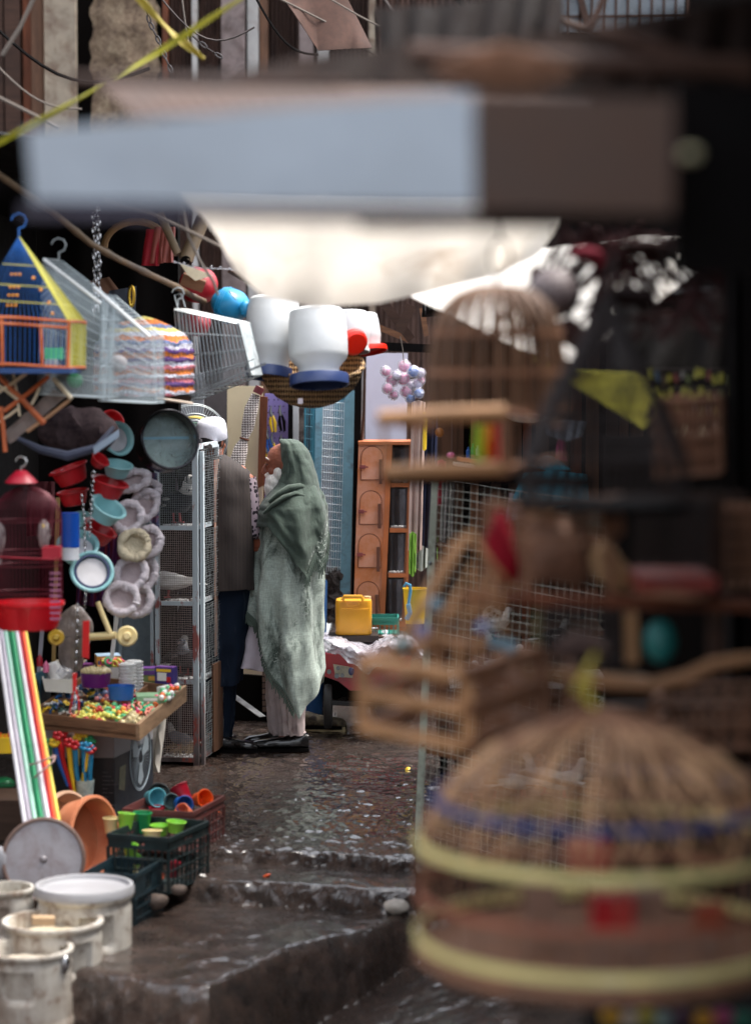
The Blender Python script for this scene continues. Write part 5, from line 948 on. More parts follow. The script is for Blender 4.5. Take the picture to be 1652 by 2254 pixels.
# white buckets with navy rims hanging mouth down, red rimmed pair behind
M_bkt = mat('bucket_white', (206, 208, 208), .45, .06, 3, dirt=(170, 166, 160), damt=.3, dsc=7, bump=.1, bsc=30); M_rimn = plastic('navy_rim', (50, 66, 110), .35); M_redr = plastic('bright_red_rim', (238, 40, 20), .35)
def churn(label, x, yt, yb, hw, d, rim_m, rim_hw, rim_h, neck=.74, group='white plastic buckets hung mouth down', tiltx=0):
    H_ = px(yb - yt, d); r = px(hw, d); rr = px(rim_hw, d); o = T('white_bucket', label, 'bucket', P(x, yb, d + r), group); o.rotation_euler = (R(-10), R(tiltx), 0)
    b = MB(); b.lathe([(.001, H_), (r * .6, H_), (r * .84, H_ * .985), (r * .93, H_ * .95), (r * .97, H_ * .8), (r * .975, H_ * .79), (r, H_ * .55), (r, H_ * .33), (r * .96, H_ * .26), (r * neck, H_ * .13), (r * neck * .98, H_ * .02)], (0, 0, 0), n=56); b.done('body', M_bkt, o, local=True)
    b = MB(); b.lathe([(r * neck * .97, .01), (rr * .98, .006), (rr, 0), (rr, -rim_h), (rr * .97, -rim_h * 1.1), (rr * .93, -rim_h), (rr * .93, -.003), (r * neck * .9, 0)], (0, 0, 0), n=56); b.done('rim', rim_m, o, local=True)
    return o
churn('white hanging bucket with navy rim, next to the blue bag', 592, 652, 812, 60, 11.2, M_rimn, 52, .04, .72, tiltx=4)
churn('large white hanging bucket with navy rim in front of the woven basket', 702, 676, 828, 66, 11.0, M_rimn, 66, .042, .7, tiltx=-2)
churn('white bucket with wide red rim, end of the hanging row', 806, 690, 768, 36, 11.6, M_redr, 46, .018, .9, tiltx=-8)
churn('white bucket with red lid half behind the large one', 772, 684, 770, 42, 11.5, M_bkt, 42, .01, .95)
b = MB(); b.lathe([(.0001, .03), (.05, .03), (.062, .02), (.066, 0), (.064, -.008), (.0001, -.008)], P(778, 752, 11.35), axis=(.35, -.8, -.35), n=36); b.ring(P(776, 752, 11.33), .045, .005, (.35, -.8, -.35), 30, 6); b.done('bucket_cover', M_redr, label='round red lid hanging between the white buckets', cat='lid')
# woven basket behind
wb = T('woven_basket', 'large shallow woven basket hung behind the white buckets', 'basket', P(690, 905, 11.55)); b = MB(); cen = P(682, 792, 11.5); Rb = px(117, 11.5)
t = NT('coiled_straw'); w_ = t.wave(13, t.mapped((1, 1, 1)), .6, 'Z', dsc=3); vo = t.wave(26, t.mapped((1, 1, 1), rot=(0, 0, 0)), 3, 'X', dsc=2); o_ = t.mix(t.ramp(t.mix(.5, w_, vo), [(.35, 0), (.6, 1)]), lin((74, 52, 34)), lin((186, 152, 108))); t.link(o_, t.b.inputs['Base Color']); t.b.inputs['Roughness'].default_value = .8; t.bump(t.mix(.5, w_, vo), 1, .01); M_coil = t.m
axb = Vector((.1, -.35, .94)).normalized(); prof = []
for k in range(17): a = math.pi / 2 * k / 16; prof.append((max(.001, Rb * math.sin(a)), -px(104, 11.5) * math.cos(a)))
b.lathe([(r_ + .003 * (i % 2), z_) for i, (r_, z_) in enumerate(prof)] + [(Rb * .97, 0)] + [(r_ * .95, z_ * .95 + .002) for r_, z_ in reversed(prof[:-1])], cen, axis=axb, n=72); b.done('bowl', M_coil, wb)
b = MB(); b.ring(cen, Rb, .011, axb, 60, 8); b.done('rim', M_coil, wb); b = MB(); b.box(P(661, 883, 11.0), (.022, .004, .025)); b.done('patch', mat('label_white', (200, 190, 196)), wb)
for i, (x, y) in enumerate(((640, 820), (632, 835), (762, 830))): pass
# folding wooden rack at the edge
fr = T('folding_rack', 'folding wooden rack of orange and cream sticks at the edge of the view', 'rack', P(60, 980, 9.9)); Mo = mat('orange_stick', (190, 92, 40)); Mc = mat('cream_stick', (220, 206, 176), .5, .2)
for a, c, m, r_ in (((-10, 818), (98, 932), Mo, .012), ((108, 828), (10, 905), Mo, .0095), ((-10, 868), (60, 820), Mc, .008), ((-5, 845), (40, 880), Mc, .006), ((95, 812), (110, 822), Mc, .011), ((118, 832), (158, 878), Mc, .01), ((154, 880), (60, 950), mat('tan_stick', (170, 130, 96)), .008), ((2, 895), (12, 995), Mo, .01), ((30, 822), (44, 916), Mc, .005), ((-5, 930), (40, 900), Mc, .006), ((88, 850), (70, 890), Mc, .006)):
    b = MB(); b.tube([P(*a, 9.9), P((a[0] + c[0]) / 2 + 1, (a[1] + c[1]) / 2 + 1, 9.89), P(*c, 9.88)], r_, 10); b.done('stick', m, fr)
b = MB(); b.sheet(lambda u, v: P(lerp(lerp(148, 22, u), lerp(120, 10, u), v), lerp(lerp(872, 978, u), lerp(858, 950, u), v), 9.95) + Vector((0, .01 * nz(u * 4, v * 2, 2, 1), 0)), 20, 4, .01); b.done('seat_cloth', mat('worn_grey_cloth', (136, 124, 118), .8, .3, 12, dirt=(90, 76, 70), damt=.4), fr)
# dark bundle
blob(170, 950, 10.5, 92, 52, mat('dark_dotted_cloth', (66, 54, 56), .9, .5, 16, dirt=(26, 20, 24), damt=.45, dsc=16, bump=.5, bsc=9), 'bundle', 'dark quilted bundle hanging under the wire cages', 'bundle', wr=.03, ry=.08)
b = MB(); b.tube([P(40, 965, 10.4), P(90, 990, 10.38), P(150, 1004, 10.35), P(215, 985, 10.35), P(250, 940, 10.4)], [.01, .018, .022, .018, .008], 8); b.done('cloth_edge', mat('slate_edge', (60, 66, 86), .8), label='slate blue rolled edge along the dark bundle', cat='cloth')
b = MB(); b.poly([P(205, 985, 10.3), P(262, 945, 10.3), P(262, 962, 10.3), P(208, 1000, 10.3)], (0, .004, 0)); b.done('card_scrap', mat('bluish_card', (160, 180, 200)), label='bluish white card sticking out beside the dark bundle', cat='card')
# steel sieve
sv = T('sieve', 'big steel sieve with wire gauze beside the pigeon cabinet', 'sieve', P(362, 1038, 11.2)); axs = Vector((.42, -.88, .22)).normalized(); cen = P(366, 972, 11.2); Rs = px(66, 11.2)
M_steel = mat('polished_steel', (170, 160, 156), .16, .25, 6, metal=1); M_bsteel = mat('dark_steel', (46, 46, 50), .3, .3, 5, metal=.8)
b = MB(); b.lathe([(Rs, -.05), (Rs * 1.01, .0), (Rs, .05), (Rs * .97, .05), (Rs * .97, -.05)], cen, axis=axs, n=64, close=True); b.done('hoop', M_steel, sv)
b = MB(); b.ring(cen + axs * .052, Rs * .985, .007, axs, 64, 8); b.done('rim', M_bsteel, sv)
b = MB(); b.lathe([(.0001, 0), (Rs * .965, 0), (Rs * .965, .002), (.0001, .002)], cen - axs * .02, axis=axs, n=48); b.done('gauze', mat('gauze', (120, 140, 140), .35, .2, 3, metal=.3, alpha=.75), sv)
FM = frame_of(axs); b = MB(); b.bar(cen - axs * .018 + FM @ Vector((-.12, .02, 0)), cen - axs * .018 + FM @ Vector((.12, .02, 0)), .012, .002, up=axs); b.done('strip', mat('sieve_blue', (120, 176, 200), .4), sv)
# bowls
def bowl(label, x, y, r, m, axis, d=11.0, depth=.85, inner=None, cat='bowl', group='red and pale blue bowls hung in rows', rimr=.06):
    """shallow bowl, its open side towards axis"""
    rr = px(r, d); a = Vector(axis).normalized(); o = T('plastic_bowl', label, cat, P(x, y, d), group)
    FM = frame_of(a); h = rr * depth; b = MB(); out = [(.0001, -h), (rr * .5, -h), (rr * .68, -h * .92), (rr * .8, -h * .5), (rr * .88, -.1 * h), (rr, 0), (rr * 1.0, rr * .04), (rr * .85, .0), (rr * .76, -h * .5), (rr * .62, -h * .86), (.0001, -h * .9)]
    b.lathe(out, (0, 0, 0), n=44, M=FM); b.done('shell', m, o, local=True)
    b = MB(); b.ring((0, 0, 0), rr * .97, rr * rimr, a, 44, 8); b.done('rim', m, o, local=True)
    if inner: b = MB(); b.lathe([(.0001, 0), (rr * .72, 0), (rr * .6, -.02)], (0, 0, 0), n=30, M=FM); q = b.done('disc', inner, o, local=True); q.location = a * (-h * .3)
    return o
M_dullw = mat('dull_white_disc', (190, 190, 196), .6, .25, 12); up_ = (.1, -.35, .9)
bowl('red bowl tipped sideways above the chain', 150, 1030, 44, M_red, (-.35, -.1, .95), 10.9)
bowl('red bowl below the tipped one, half hidden by the blue tube', 160, 1082, 36, M_red, (-.15, -.1, 1), 11.0)
bowl('red bowl in the middle of the hanging rows', 243, 1060, 42, M_red, (.3, -.15, .95), 10.9)
bowl('red bowl tilted down at the foot of the rows', 222, 1162, 40, M_red, (.5, -.2, .85), 10.95)
bowl('small red bowl beside the dark bundle', 222, 1010, 22, M_red, (.5, -.3, .6), 10.8)
bowl('red bowl half hidden in the dark above the rows', 248, 925, 26, M_red, (.3, -.6, .4), 11.2)
bowl('pale blue bowl facing out beside the steel sieve', 262, 965, 38, M_cyan, (.62, -.75, .2), 11.0, inner=M_dullw)
bowl('pale blue bowl just under the small red one', 260, 1022, 34, M_cyan, (.2, -.25, .95), 10.95)
bowl('pale blue bowl tipped towards the furry rings', 240, 1115, 42, M_cyan, (.5, -.35, .8), 10.8)
bowl('pale blue bowl behind the blue tube', 168, 1145, 32, M_cyan, (-.2, -.5, .8), 11.0)
bowl('pale blue bowl with grey contents, second from the bottom', 172, 1198, 46, M_cyan, (.12, -.62, .78), 10.75, inner=M_dullw)
bowl('pale blue bowl partly hidden behind the lowest one', 196, 1222, 40, M_cyan, (.3, -.3, .9), 10.95)
lb = bowl('lowest pale blue bowl, open to the front with white lining', 203, 1258, 46, M_cyan, (.2, -.88, .42), 10.65, depth=.4, inner=mat('lining_white', (216, 214, 216), .8, .2, 9), rimr=.1)
b = MB(); b.ring((0, 0, 0), px(37, 10.65), .006, (.2, -.88, .42), 40, 6); b.done('band', mat('navy_pattern', (50, 60, 100), .6, .6, 60), lb, local=True)
# furry rings
M_fur = mat('white_fur', (206, 198, 204), .95, .15, 30, bump=1, bsc=90); M_furc = mat('cream_fur', (196, 184, 158), .95, .2, 30, bump=1, bsc=90); M_furb = mat('fur_pad', (178, 162, 164), .95, .2, 12, bump=.5)
def furry(label, x, y, rx, ry_, m, d=10.9, rot=0, tilt=(.1, -.92, .3)):
    o = T('furry_cushion', label, 'pet bed', P(x, y, d), 'furry oval pet beds hung in pairs'); a = Vector(tilt).normalized(); FM = frame_of(a, up=(math.sin(rot), 0, math.cos(rot))); b = MB(); A_, B_ = px(rx, d), px(ry_, d)
    random.seed(int(x * 7 + y)); pts = [FM @ Vector((A_ * .8 * math.cos(q), B_ * .8 * math.sin(q), 0)) for q in [2 * math.pi * k / 40 for k in range(40)]]; b.tube(pts, [px(9.5, d) * random.uniform(.78, 1.12) * (1 + .12 * math.sin(i * .7 + x)) for i, _ in enumerate(pts)], 12, close=True)
    b.v = [p + Vector([.0028 * nz(p.x, p.z, 160, s) for s in (1, 2, 3)]) for p in b.v]; b.done('rim', m, o, local=True)
    b = MB(); b.ball((0, 0, 0), (A_ * .8, B_ * .8, .012), 24, 8, FM, ) if False else b.lathe([(.0001, -.018), (A_ * .5, -.016), (A_ * .8, .002)], (0, 0, 0), n=32, M=FM @ Matrix.Diagonal(Vector((1, B_ / A_, 1)))); b.done('pad', M_furb if m is not M_furc else m, o, local=True); return o
for l, x, y, rx, ry_, m, rot, dd in (('dim furry oval behind the middle red bowl', 290, 1058, 46, 24, M_fur, -.25, 11.1), ('small furry oval poking out beside the first pigeon', 328, 1078, 26, 20, M_fur, -.2, 11.2), ('furry oval with dusky pad, behind its paler partner', 318, 1112, 32, 42, M_fur, .45, 11.15),
    ('furry oval with dusky pad next to the tipped pale blue bowl', 282, 1138, 36, 40, M_fur, .5, 10.95), ('cream woolly oval in the middle of the pet bed column', 296, 1200, 37, 38, M_furc, .6, 10.9), ('white furry oval behind the cream woolly one', 326, 1194, 32, 40, M_fur, .4, 11.1),
    ('white furry oval leaning left below the cream woolly one', 288, 1262, 38, 44, M_fur, .55, 10.9), ('white furry oval behind, above the lowest pair', 316, 1266, 30, 44, M_fur, .4, 11.1), ('lowest white furry oval with brownish pad', 268, 1318, 42, 40, M_fur, .2, 10.85), ('white furry oval behind the lowest one', 302, 1322, 36, 42, M_fur, .3, 11.05)):
    furry(l, x, y, rx, ry_, m, dd, rot)
cloth('cloth', ([296, 345], [1040, 1040]), ([305, 352], [1100, 1180]), 11.3, 11.3, mat('paisley_cloth', (84, 92, 130), .9, .7, 34, dirt=(170, 80, 90), damt=.4, dsc=30), 'blue and red patterned cloth between sieve and pet beds', 'cloth', nu=16, fold=.015, fk=3)
# striped red cloth and gloom behind the bowls
cloth('striped_cloth', ([175, 280], [1180, 1180]), ([168, 280], [1330, 1345]), 11.8, 11.8, mat('red_blue_weave', (90, 26, 40), .9, .6, 12, dirt=(40, 40, 90), damt=.45, dsc=9, stretch=(6, 6, .4)), 'dark red and blue striped cloth behind the bowls', 'cloth', nu=40, fold=.02, fk=7)
cloth('cloth', ([60, 120], [1060, 1060]), ([60, 120], [1180, 1180]), 11.8, 11.8, mat('dark_crimson', (80, 16, 26), .8), 'dark crimson cloth in the gloom above the red bowls', 'cloth', nu=20, fold=.02, fk=3)
b = MB(); b.lathe([(0, -.001), (px(19, 10.6), 0), (px(19, 10.6), px(100, 10.6)), (0, px(100, 10.6))], P(156, 1232, 10.6), n=24); bt = b.done('tube', mat('tube_white', (210, 214, 220), .5), label='blue topped white tube hanging before the pale blue bowls', cat='tube')
b = MB(); b.lathe([(0, px(28, 10.6)), (px(19.8, 10.6), px(28, 10.6)), (px(19.8, 10.6), px(104, 10.6)), (0, px(104, 10.6))], P(156, 1232, 10.6), n=24); b.done('sleeve', plastic('tube_blue', (20, 76, 170)), bt)
chain([P(206, 1038, 10.5), P(202, 1100, 10.5), P(198, 1180, 10.5)], .024, 'double bright chain running down through the bowls', w=.6)
chain([P(180, 1090, 10.5), P(186, 1140, 10.5), P(188, 1215, 10.5)], .024, 'thin chain beside the blue topped tube')
chain([P(190, 1300, 10.5), P(186, 1340, 10.5)], .02, 'short chain above the red hanging tag', w=.55); chain([P(172, 1330, 10.4), P(170, 1400, 10.4), P(167, 1480, 10.4), P(164, 1570, 10.3)], .026, 'bright chain hanging down to the tray of toys')
# dome cage with red base
rc = T('dome_cage', 'dark domed bird cage with bright red tray at the edge of the view', 'bird cage', P(60, 1360, 9.7)); dR = px(76, 9.7); cen = P(62, 1330, 9.75)
Mrb = mat('dark_red_wire', (96, 30, 44), .4, .3, metal=.3); H_ = px(1330 - 1140, 9.7); b = MB()
for k in range(56):
    a = 2 * math.pi * k / 56; e = Vector((math.cos(a), .8 * math.sin(a), 0)); b.tube([cen + e * dR + Vector((0, 0, .02)), cen + e * dR + Vector((0, 0, H_))] + [cen + e * dR * math.cos(q) + Vector((0, 0, H_ + dR * .95 * math.sin(q))) for q in (.3, .6, .9, 1.2, 1.45)], .0013, 4, caps=False)
for z in (.05, .16, H_ * .62, H_ * .98): b.ring(cen + Vector((0, 0, z)), dR, .0022, n=48, m=5, sy=.8)
b.done('bars', Mrb, rc)
b = MB(); b.lathe([(.001, -.1), (dR * .82, -.1), (dR * .88, -.085), (dR * 1.02, -.005), (dR * 1.07, 0), (dR * 1.07, .012), (dR * .98, .012), (dR * .8, -.08), (.001, -.08)], cen, n=48, sy=.85); b.done('tray', plastic('tray_red', (196, 16, 30), .3), rc)
b = MB(); b.lathe([(.001, .05), (.02, .048), (.05, .02), (.066, 0), (.06, -.004)], P(47, 1062, 9.7), n=28); b.done('cap', M_crim, rc)
b = MB(); hook(b, P(47, 1040, 9.7), .036, .004); b.done('hook', M_chain, rc)
b = MB(); b.box(P(115, 1215, 9.62), (.075, .04, .045)); b.done('feeder', M_crim, rc)
for i in range(9): b = MB(); b.box(P(122, 1262 + i * 12.5, 9.6), (px(23, 9.6), .01, .008)); b.done('rung', mat('mauve_plastic', (150, 90, 120), .5), rc)
for x, y, s, l in ((97, 1178, .85, 'grey budgerigar perched inside the dark domed cage'), (-2, 1185, .9, 'grey budgerigar at the very edge inside the dark domed cage')):
    o = T('budgerigar', l, 'bird', P(x, y, 9.76)); b = MB(); b.tube([(0, 0, -.075), (0, 0, -.05), (0, 0, -.01), (0, 0, .03), (0, 0, .055), (0, 0, .072)], [.006, .02, .03, .028, .022, .01], 16); o.scale = (s, s, s); b.done('body', mat('budgie_grey', (150, 140, 138), .8, .4, 50), o, local=True)
    b = MB(); b.tube([(0, -.018, .05), (0, -.03, .043), (0, -.028, .036)], [.006, .004, .001], 6); b.done('beak', M_yellow, o, local=True); b = MB(); b.sheet(lambda u, v: Vector(((u - .5) * .02, .004, -.05 - .07 * v)), 4, 6, .003); b.done('tail', mat('budgie_grey', (150, 140, 138)), o, local=True)
    b = MB(); b.sheet(lambda u, v: Vector((.031 * math.cos(-.9 + 1.8 * u) * (1 - .6 * v), .031 * math.sin(-.9 + 1.8 * u), .03 - .08 * v)), 6, 6, .002); b.done('wing', mat('budgie_wing', (110, 104, 104), .8, .5, 90), o, local=True)
b = MB(); b.tube([P(-20, 1225, 9.76), P(135, 1232, 9.76)], .005, 6); b.done('perch', M_crim, rc)
# ================================================================ toy tray, boxes, crates, drums
# wooden tray (plane: near edge from (78,1578) to (300,1612) then right edge back to (403,1518))
TN, TM, TF = P(70, 1580, 10.75), P(299, 1606, 10.7), P(403, 1520, 11.35); TB = TN + (TF - TM)
tr = T('wooden_tray', 'shallow wooden tray full of small toys on top of the printed box', 'tray', (TN + TF) / 2); M_tw = wood('tray_wood', (126, 92, 66), .6, (1.2, 10, 10)); M_tw2 = wood('tray_end_wood', (158, 128, 100), .6, (8, 1.2, 8))
def tp(u, v, h=0): return TN + (TM - TN) * u + (TF - TM) * v + Vector((0, 0, h))      # u along the near edge, v away from the viewer
b = MB(); b.poly([tp(0, 0, -.02), tp(1, 0, -.02), tp(1, 1, -.02), tp(0, 1, -.02)], (0, 0, -.012)); b.done('bottom', M_tw, tr)
for a, c, m, th in ((tp(0, 0), tp(1, 0), M_tw, .07), (tp(1, 0), tp(1, 1), M_tw2, .075), (tp(0, 1), tp(1, 1), M_tw, .06), (tp(0, 0), tp(0, 1), M_tw, .06)):
    b = MB(); n_ = (c - a).cross(Z).normalized(); a, c = a - Z * .002, c - Z * .002; b.poly([a + Z * (th / 2 - .01), c + Z * (th / 2 - .01), c - Z * (th / 2 + .01), a - Z * (th / 2 + .01)], n_ * (.018 if m is M_tw2 else -.016)); b.done('side', m, tr)
for a, c in ((tp(.0, .42), tp(1, .42)), (tp(.82, .0), tp(.82, .42)), (tp(.66, .42), tp(.66, .95))): b = MB(); b.bar(a + Z * .004, c + Z * .004, .01, .03); b.done('divider', M_tw, tr)
random.seed(21); TOYS = {}
def toy(kind, colr, u, v, h, s, label, grp):
    key = (kind, colr)
    if key not in TOYS:
        b = MB()
        if kind == 'ring': b.ring((0, 0, 0), .011, .0052, n=12, m=6)
        elif kind == 'ball': b.ball((0, 0, 0), .0125, 10, 7)
        elif kind == 'bell': b.ball((0, 0, 0), (.011, .011, .012), 10, 7); b.ring((0, 0, .013), .0045, .0016, (1, 0, 0), 8, 5)
        else:
            for k in range(5): a = 2 * math.pi * k / 5; b.ball((.009 * math.cos(a), .009 * math.sin(a), 0), (.006, .006, .004), 6, 4)
            b.ball((0, 0, .003), .005, 6, 4)
        o = b.done('toy_' + kind, plastic('toy_' + '_'.join(map(str, colr)), colr, .3), local=True, label=label, cat='toy', group=grp); TOYS[key] = o
    else: o = dup(TOYS[key], label=label)
    o.location = tp(u, v, h); o.rotation_euler = (random.uniform(-1, 1), random.uniform(-1, 1), random.random() * 6); o.scale = (s,) * 3
def scatter(kind, cols, n, u0, u1, v0, v1, lab, grp, h0=.012, s=1.0):
    for i in range(n):
        c, cn = random.choice(cols); toy(kind, c, random.uniform(u0, u1), random.uniform(v0, v1), h0 + random.uniform(-.012, .014), s * random.uniform(.85, 1.2), lab % cn, grp)
CY_ = [((232, 226, 110), 'pale yellow'), ((232, 226, 110), 'pale yellow'), ((110, 210, 150), 'mint'), ((238, 150, 60), 'orange'), ((220, 60, 70), 'red')]
scatter('ring', CY_, 24, .36, .8, .04, .38, '%s toy ring in the near compartment of the tray', 'rings in the near compartment', s=1.1)
scatter('flower', CY_, 16, .36, .8, .04, .38, '%s toy blossom in the near compartment of the tray', 'blossoms in the near compartment', s=1.2)
scatter('ball', CY_, 30, .36, .8, .04, .38, '%s toy ball in the near compartment of the tray', 'balls in the near compartment')
scatter('flower', [((40, 70, 60), 'dark green'), ((230, 226, 220), 'white'), ((236, 196, 50), 'yellow'), ((44, 96, 150), 'blue')], 70, .03, .36, .06, .75, '%s flower toy at the far end of the tray', 'flower toys in the tray', s=1.25)
scatter('ball', [((206, 130, 130), 'dusty pink'), ((224, 130, 50), 'amber'), ((130, 140, 170), 'grey blue'), ((190, 70, 60), 'brick red')], 50, .38, .66, .46, .8, '%s wrapped sweet below the purple tub', 'wrapped sweets below the purple tub')
scatter('ring', [((240, 110, 50), 'orange'), ((236, 80, 130), 'pink'), ((70, 190, 140), 'green'), ((240, 150, 130), 'salmon')], 58, .68, .98, .3, .62, '%s plastic ring loose in the tray', 'plastic rings in the tray')
scatter('bell', [((222, 206, 160), 'brass')], 24, .84, .97, .05, .24, '%s bell in the corner compartment of the tray', 'bells in the corner compartment')
def tub(label, x, y, d, rx, h, m, sy=.75, name='tub', fill=None, slope=1.12):
    o = T(name, label, 'tub', P(x, y, d)); r = px(rx, d); hh = px(h, d); b = MB(); b.lathe([(.0001, 0), (r / slope * .96, 0), (r / slope, .004), (r, hh), (r * 1.03, hh), (r * .97, hh), (r / slope * .95, .008), (.0001, .006)], (0, 0, 0), n=36, sy=sy); b.done('shell', m, o, local=True)
    return o, r, hh
pt, r_, hh = tub('purple tub heaped with brass bells at the middle of the tray', 311 / 1.0 - 100, 1512, 11.15, 53 / 1.55, 32, M_purple)
for i in range(60): a = random.random() * 6.28; q = math.sqrt(random.random()) * r_ * .85; o = dup(TOYS[('bell', (222, 206, 160))], P(211, 1512, 11.15) + Vector((q * math.cos(a), q * .75 * math.sin(a), hh - .002 + .016 * (1 - (q / r_) ** 2) + random.random() * .006)), (random.random() * 3, random.random() * 3, 0), 'brass bell heaped in the purple tub', 'bells in the purple tub')
blt = tub('royal blue empty tub at the near edge of the tray', 267, 1540, 11.0, 30, 32, plastic('tub_blue', (40, 100, 180)), sy=.8)
w1_, r2_, h2_ = tub('white tub of green and red rings behind the purple one', 248, 1492, 11.45, 26, 26, M_white)
for i in range(34): a = random.random() * 6.28; q = math.sqrt(random.random()) * r2_ * .85; k = random.choice([k for k in TOYS if k[0] == 'ring']); dup(TOYS[k], P(248, 1492, 11.45) + Vector((q * math.cos(a), q * .75 * math.sin(a), h2_ + .01 + random.random() * .02)), (random.random() * 3, random.random(), 0), 'coloured ring heaped in the white tub', 'rings in the white tub')
wt = T('white_box', 'white angular tub holding a wrapped cup', 'tub', P(129, 1522, 11.1)); b = MB()
q = [P(94, 1495, 11.0), P(166, 1496, 11.0), P(160, 1526, 11.0), P(100, 1522, 11.0)]; b.poly(q, (0, .012, 0)); b.poly([P(94, 1495, 11.02), P(90, 1475, 11.4), P(92, 1500, 11.4), P(100, 1522, 11.02)], (.008, 0, 0)); b.poly([P(166, 1496, 11.02), P(166, 1480, 11.4), P(164, 1505, 11.4), P(160, 1526, 11.02)], (-.008, 0, 0)); b.poly([P(90, 1470, 11.4), P(166, 1480, 11.4), P(164, 1505, 11.4), P(92, 1500, 11.4)], (0, .01, 0)); b.poly([P(100, 1521, 11.02), P(160, 1525, 11.02), P(162, 1504, 11.39), P(95, 1500, 11.39)], (0, 0, .006)); b.done('shell', plastic('creamy_white', (226, 224, 214)), wt)
b = MB(); b.lathe([(.0001, .0), (.04, 0), (.03, .075), (.0001, .08)], P(128, 1492, 11.2), n=26, M=Euler((.1, -.35, 0)).to_matrix()); cu = b.done('cup', plastic('cup_white', (236, 236, 236)), label='white cup wrapped in clear film inside the angular tub', cat='cup')
b = MB(); b.ball(P(132, 1484, 11.2), (.06, .04, .045), 14, 10); b.v = [p + Vector([.01 * nz(p.x, p.z, 30, s) for s in (1, 2, 3)]) for p in b.v]; b.done('wrapping', M_film, cu, sharp=10)
for k, (x, y, h, r) in enumerate(((281, 1530, 70, 20), (296, 1520, 66, 21))):
    o = T('cup_stack', ('stack of clear lidded cups beside the blue tub', 'taller stack of clear cups behind the first stack')[k], 'cups', P(x, y, 11.25 + .08 * k)); b = MB()
    H_ = px(h, 11.25); n_ = 9; pr = [(.0001, 0)]
    for i in range(n_): z = H_ * i / n_; pr += [(px(r, 11.25) * .86, z), (px(r, 11.25), z + H_ / n_ * .8), (px(r, 11.25), z + H_ / n_ * .95)]
    b.lathe(pr + [(.0001, H_)], (0, 0, 0), n=28); b.done('cups', mat('cup_clear', (226, 228, 230), .2, .1, 12, alpha=.8), o, local=True); b = MB(); b.ring((0, 0, H_), px(r, 11.25) * .7, .004, n=24); b.done('lid', M_white, o, local=True)
def pbox(label, x, y, w, h, dp, d, m, tops=None, yaw=0, cat='box', stripes=()):
    o = T('printed_box', label, cat, P(x, y, d)); o.rotation_euler = (0, 0, R(yaw)); W, H_, D_ = px(w, d), px(h, d), dp; b = MB(); b.box((0, 0, H_ / 2), (W, D_, H_)); b.done('carton', m, o, local=True)
    if tops: b = MB(); b.box((0, 0, H_ + .002), (W * .97, D_ * .97, .004)); b.done('top', tops, o, local=True)
    for (cx_, cz, w_, h_, mm) in stripes: b = MB(); b.box((W * cx_, -D_ / 2 - .002, H_ * cz), (W * w_, .003, H_ * h_)); b.done('print', mm, o, local=True)
    return o
M_cb = lambda n, c: mat('card_' + n, c, .45, .2, 20)
pbox('yellow and blue carton lying at the back of the tray', 238, 1462, 54, 20, .12, 11.6, M_cb('y', (226, 170, 70)), M_cb('pb', (170, 196, 220)), 12, stripes=((0, .3, .9, .5, M_cb('b', (60, 110, 180))), (.2, .6, .3, .25, M_cb('w', (226, 226, 220)))))
pbox('small orange carton under the yellow and blue one', 240, 1476, 44, 14, .1, 11.55, M_cb('or', (216, 140, 50)))
pbox('purple toy carton standing at the end of the tray', 366, 1508, 44, 40, .05, 11.4, M_cb('pu', (60, 50, 120)), M_cb('vi', (110, 60, 140)), -22, stripes=((-.1, .5, .5, .45, M_cb('w', (226, 226, 220))), (.28, .35, .22, .3, M_red), (0, .85, .8, .15, M_yellow)))
pbox('green and violet toy carton beside the purple one', 330, 1502, 42, 32, .08, 11.5, M_cb('gr', (130, 150, 90)), M_cb('vi', (110, 60, 140)), 8, stripes=((0, .75, .9, .3, M_cb('vi', (110, 60, 140))), (.1, .35, .4, .3, M_cb('y', (226, 170, 70)))))
pbox('pale green open carton of sweets at the corner of the tray', 330, 1552, 60, 24, .13, 11.1, M_cb('pg', (140, 180, 140)), None, 8, stripes=((0, .7, .5, .25, M_cb('w', (226, 226, 220))),))
scatter('ball', [((240, 110, 50), 'orange'), ((236, 80, 130), 'pink'), ((110, 210, 150), 'mint'), ((240, 240, 236), 'white')], 34, .93, 1.06, .5, .82, '%s sweet heaped in the pale green carton', 'sweets in the pale green carton', h0=.05)
pbox('white carton wedged behind the tray end', 372, 1540, 34, 30, .1, 11.25, M_cb('w', (226, 226, 220)), None, -25)
pbox('dark blue box behind the white angular tub', 155, 1500, 70, 44, .12, 11.75, M_cb('db', (36, 56, 76)), M_cb('grn', (150, 140, 120)))
pbox('small violet box beside the dark blue one', 196, 1490, 26, 30, .08, 11.6, M_cb('vi2', (120, 60, 120)))
bxp = T('speaker_box', 'teal blue box with a round dark hole behind the plastic sticks', 'box', P(105, 1540, 11.0)); b = MB(); b.poly([P(66, 1490, 11.1), P(90, 1480, 11.1), P(90, 1556, 11.1), P(66, 1580, 11.1)], (.02, .2, 0)); b.poly([P(66, 1488, 10.99), P(92, 1478, 11.35), P(92, 1562, 11.35), P(68, 1582, 10.99)], (-.01, 0, 0)); b.done('cabinet', M_cb('teal', (40, 90, 110)), bxp)
b = MB(); b.ball(P(80, 1516, 11.08), (.012, .02, .045), 14, 10); b.done('hole', M_void, bxp)
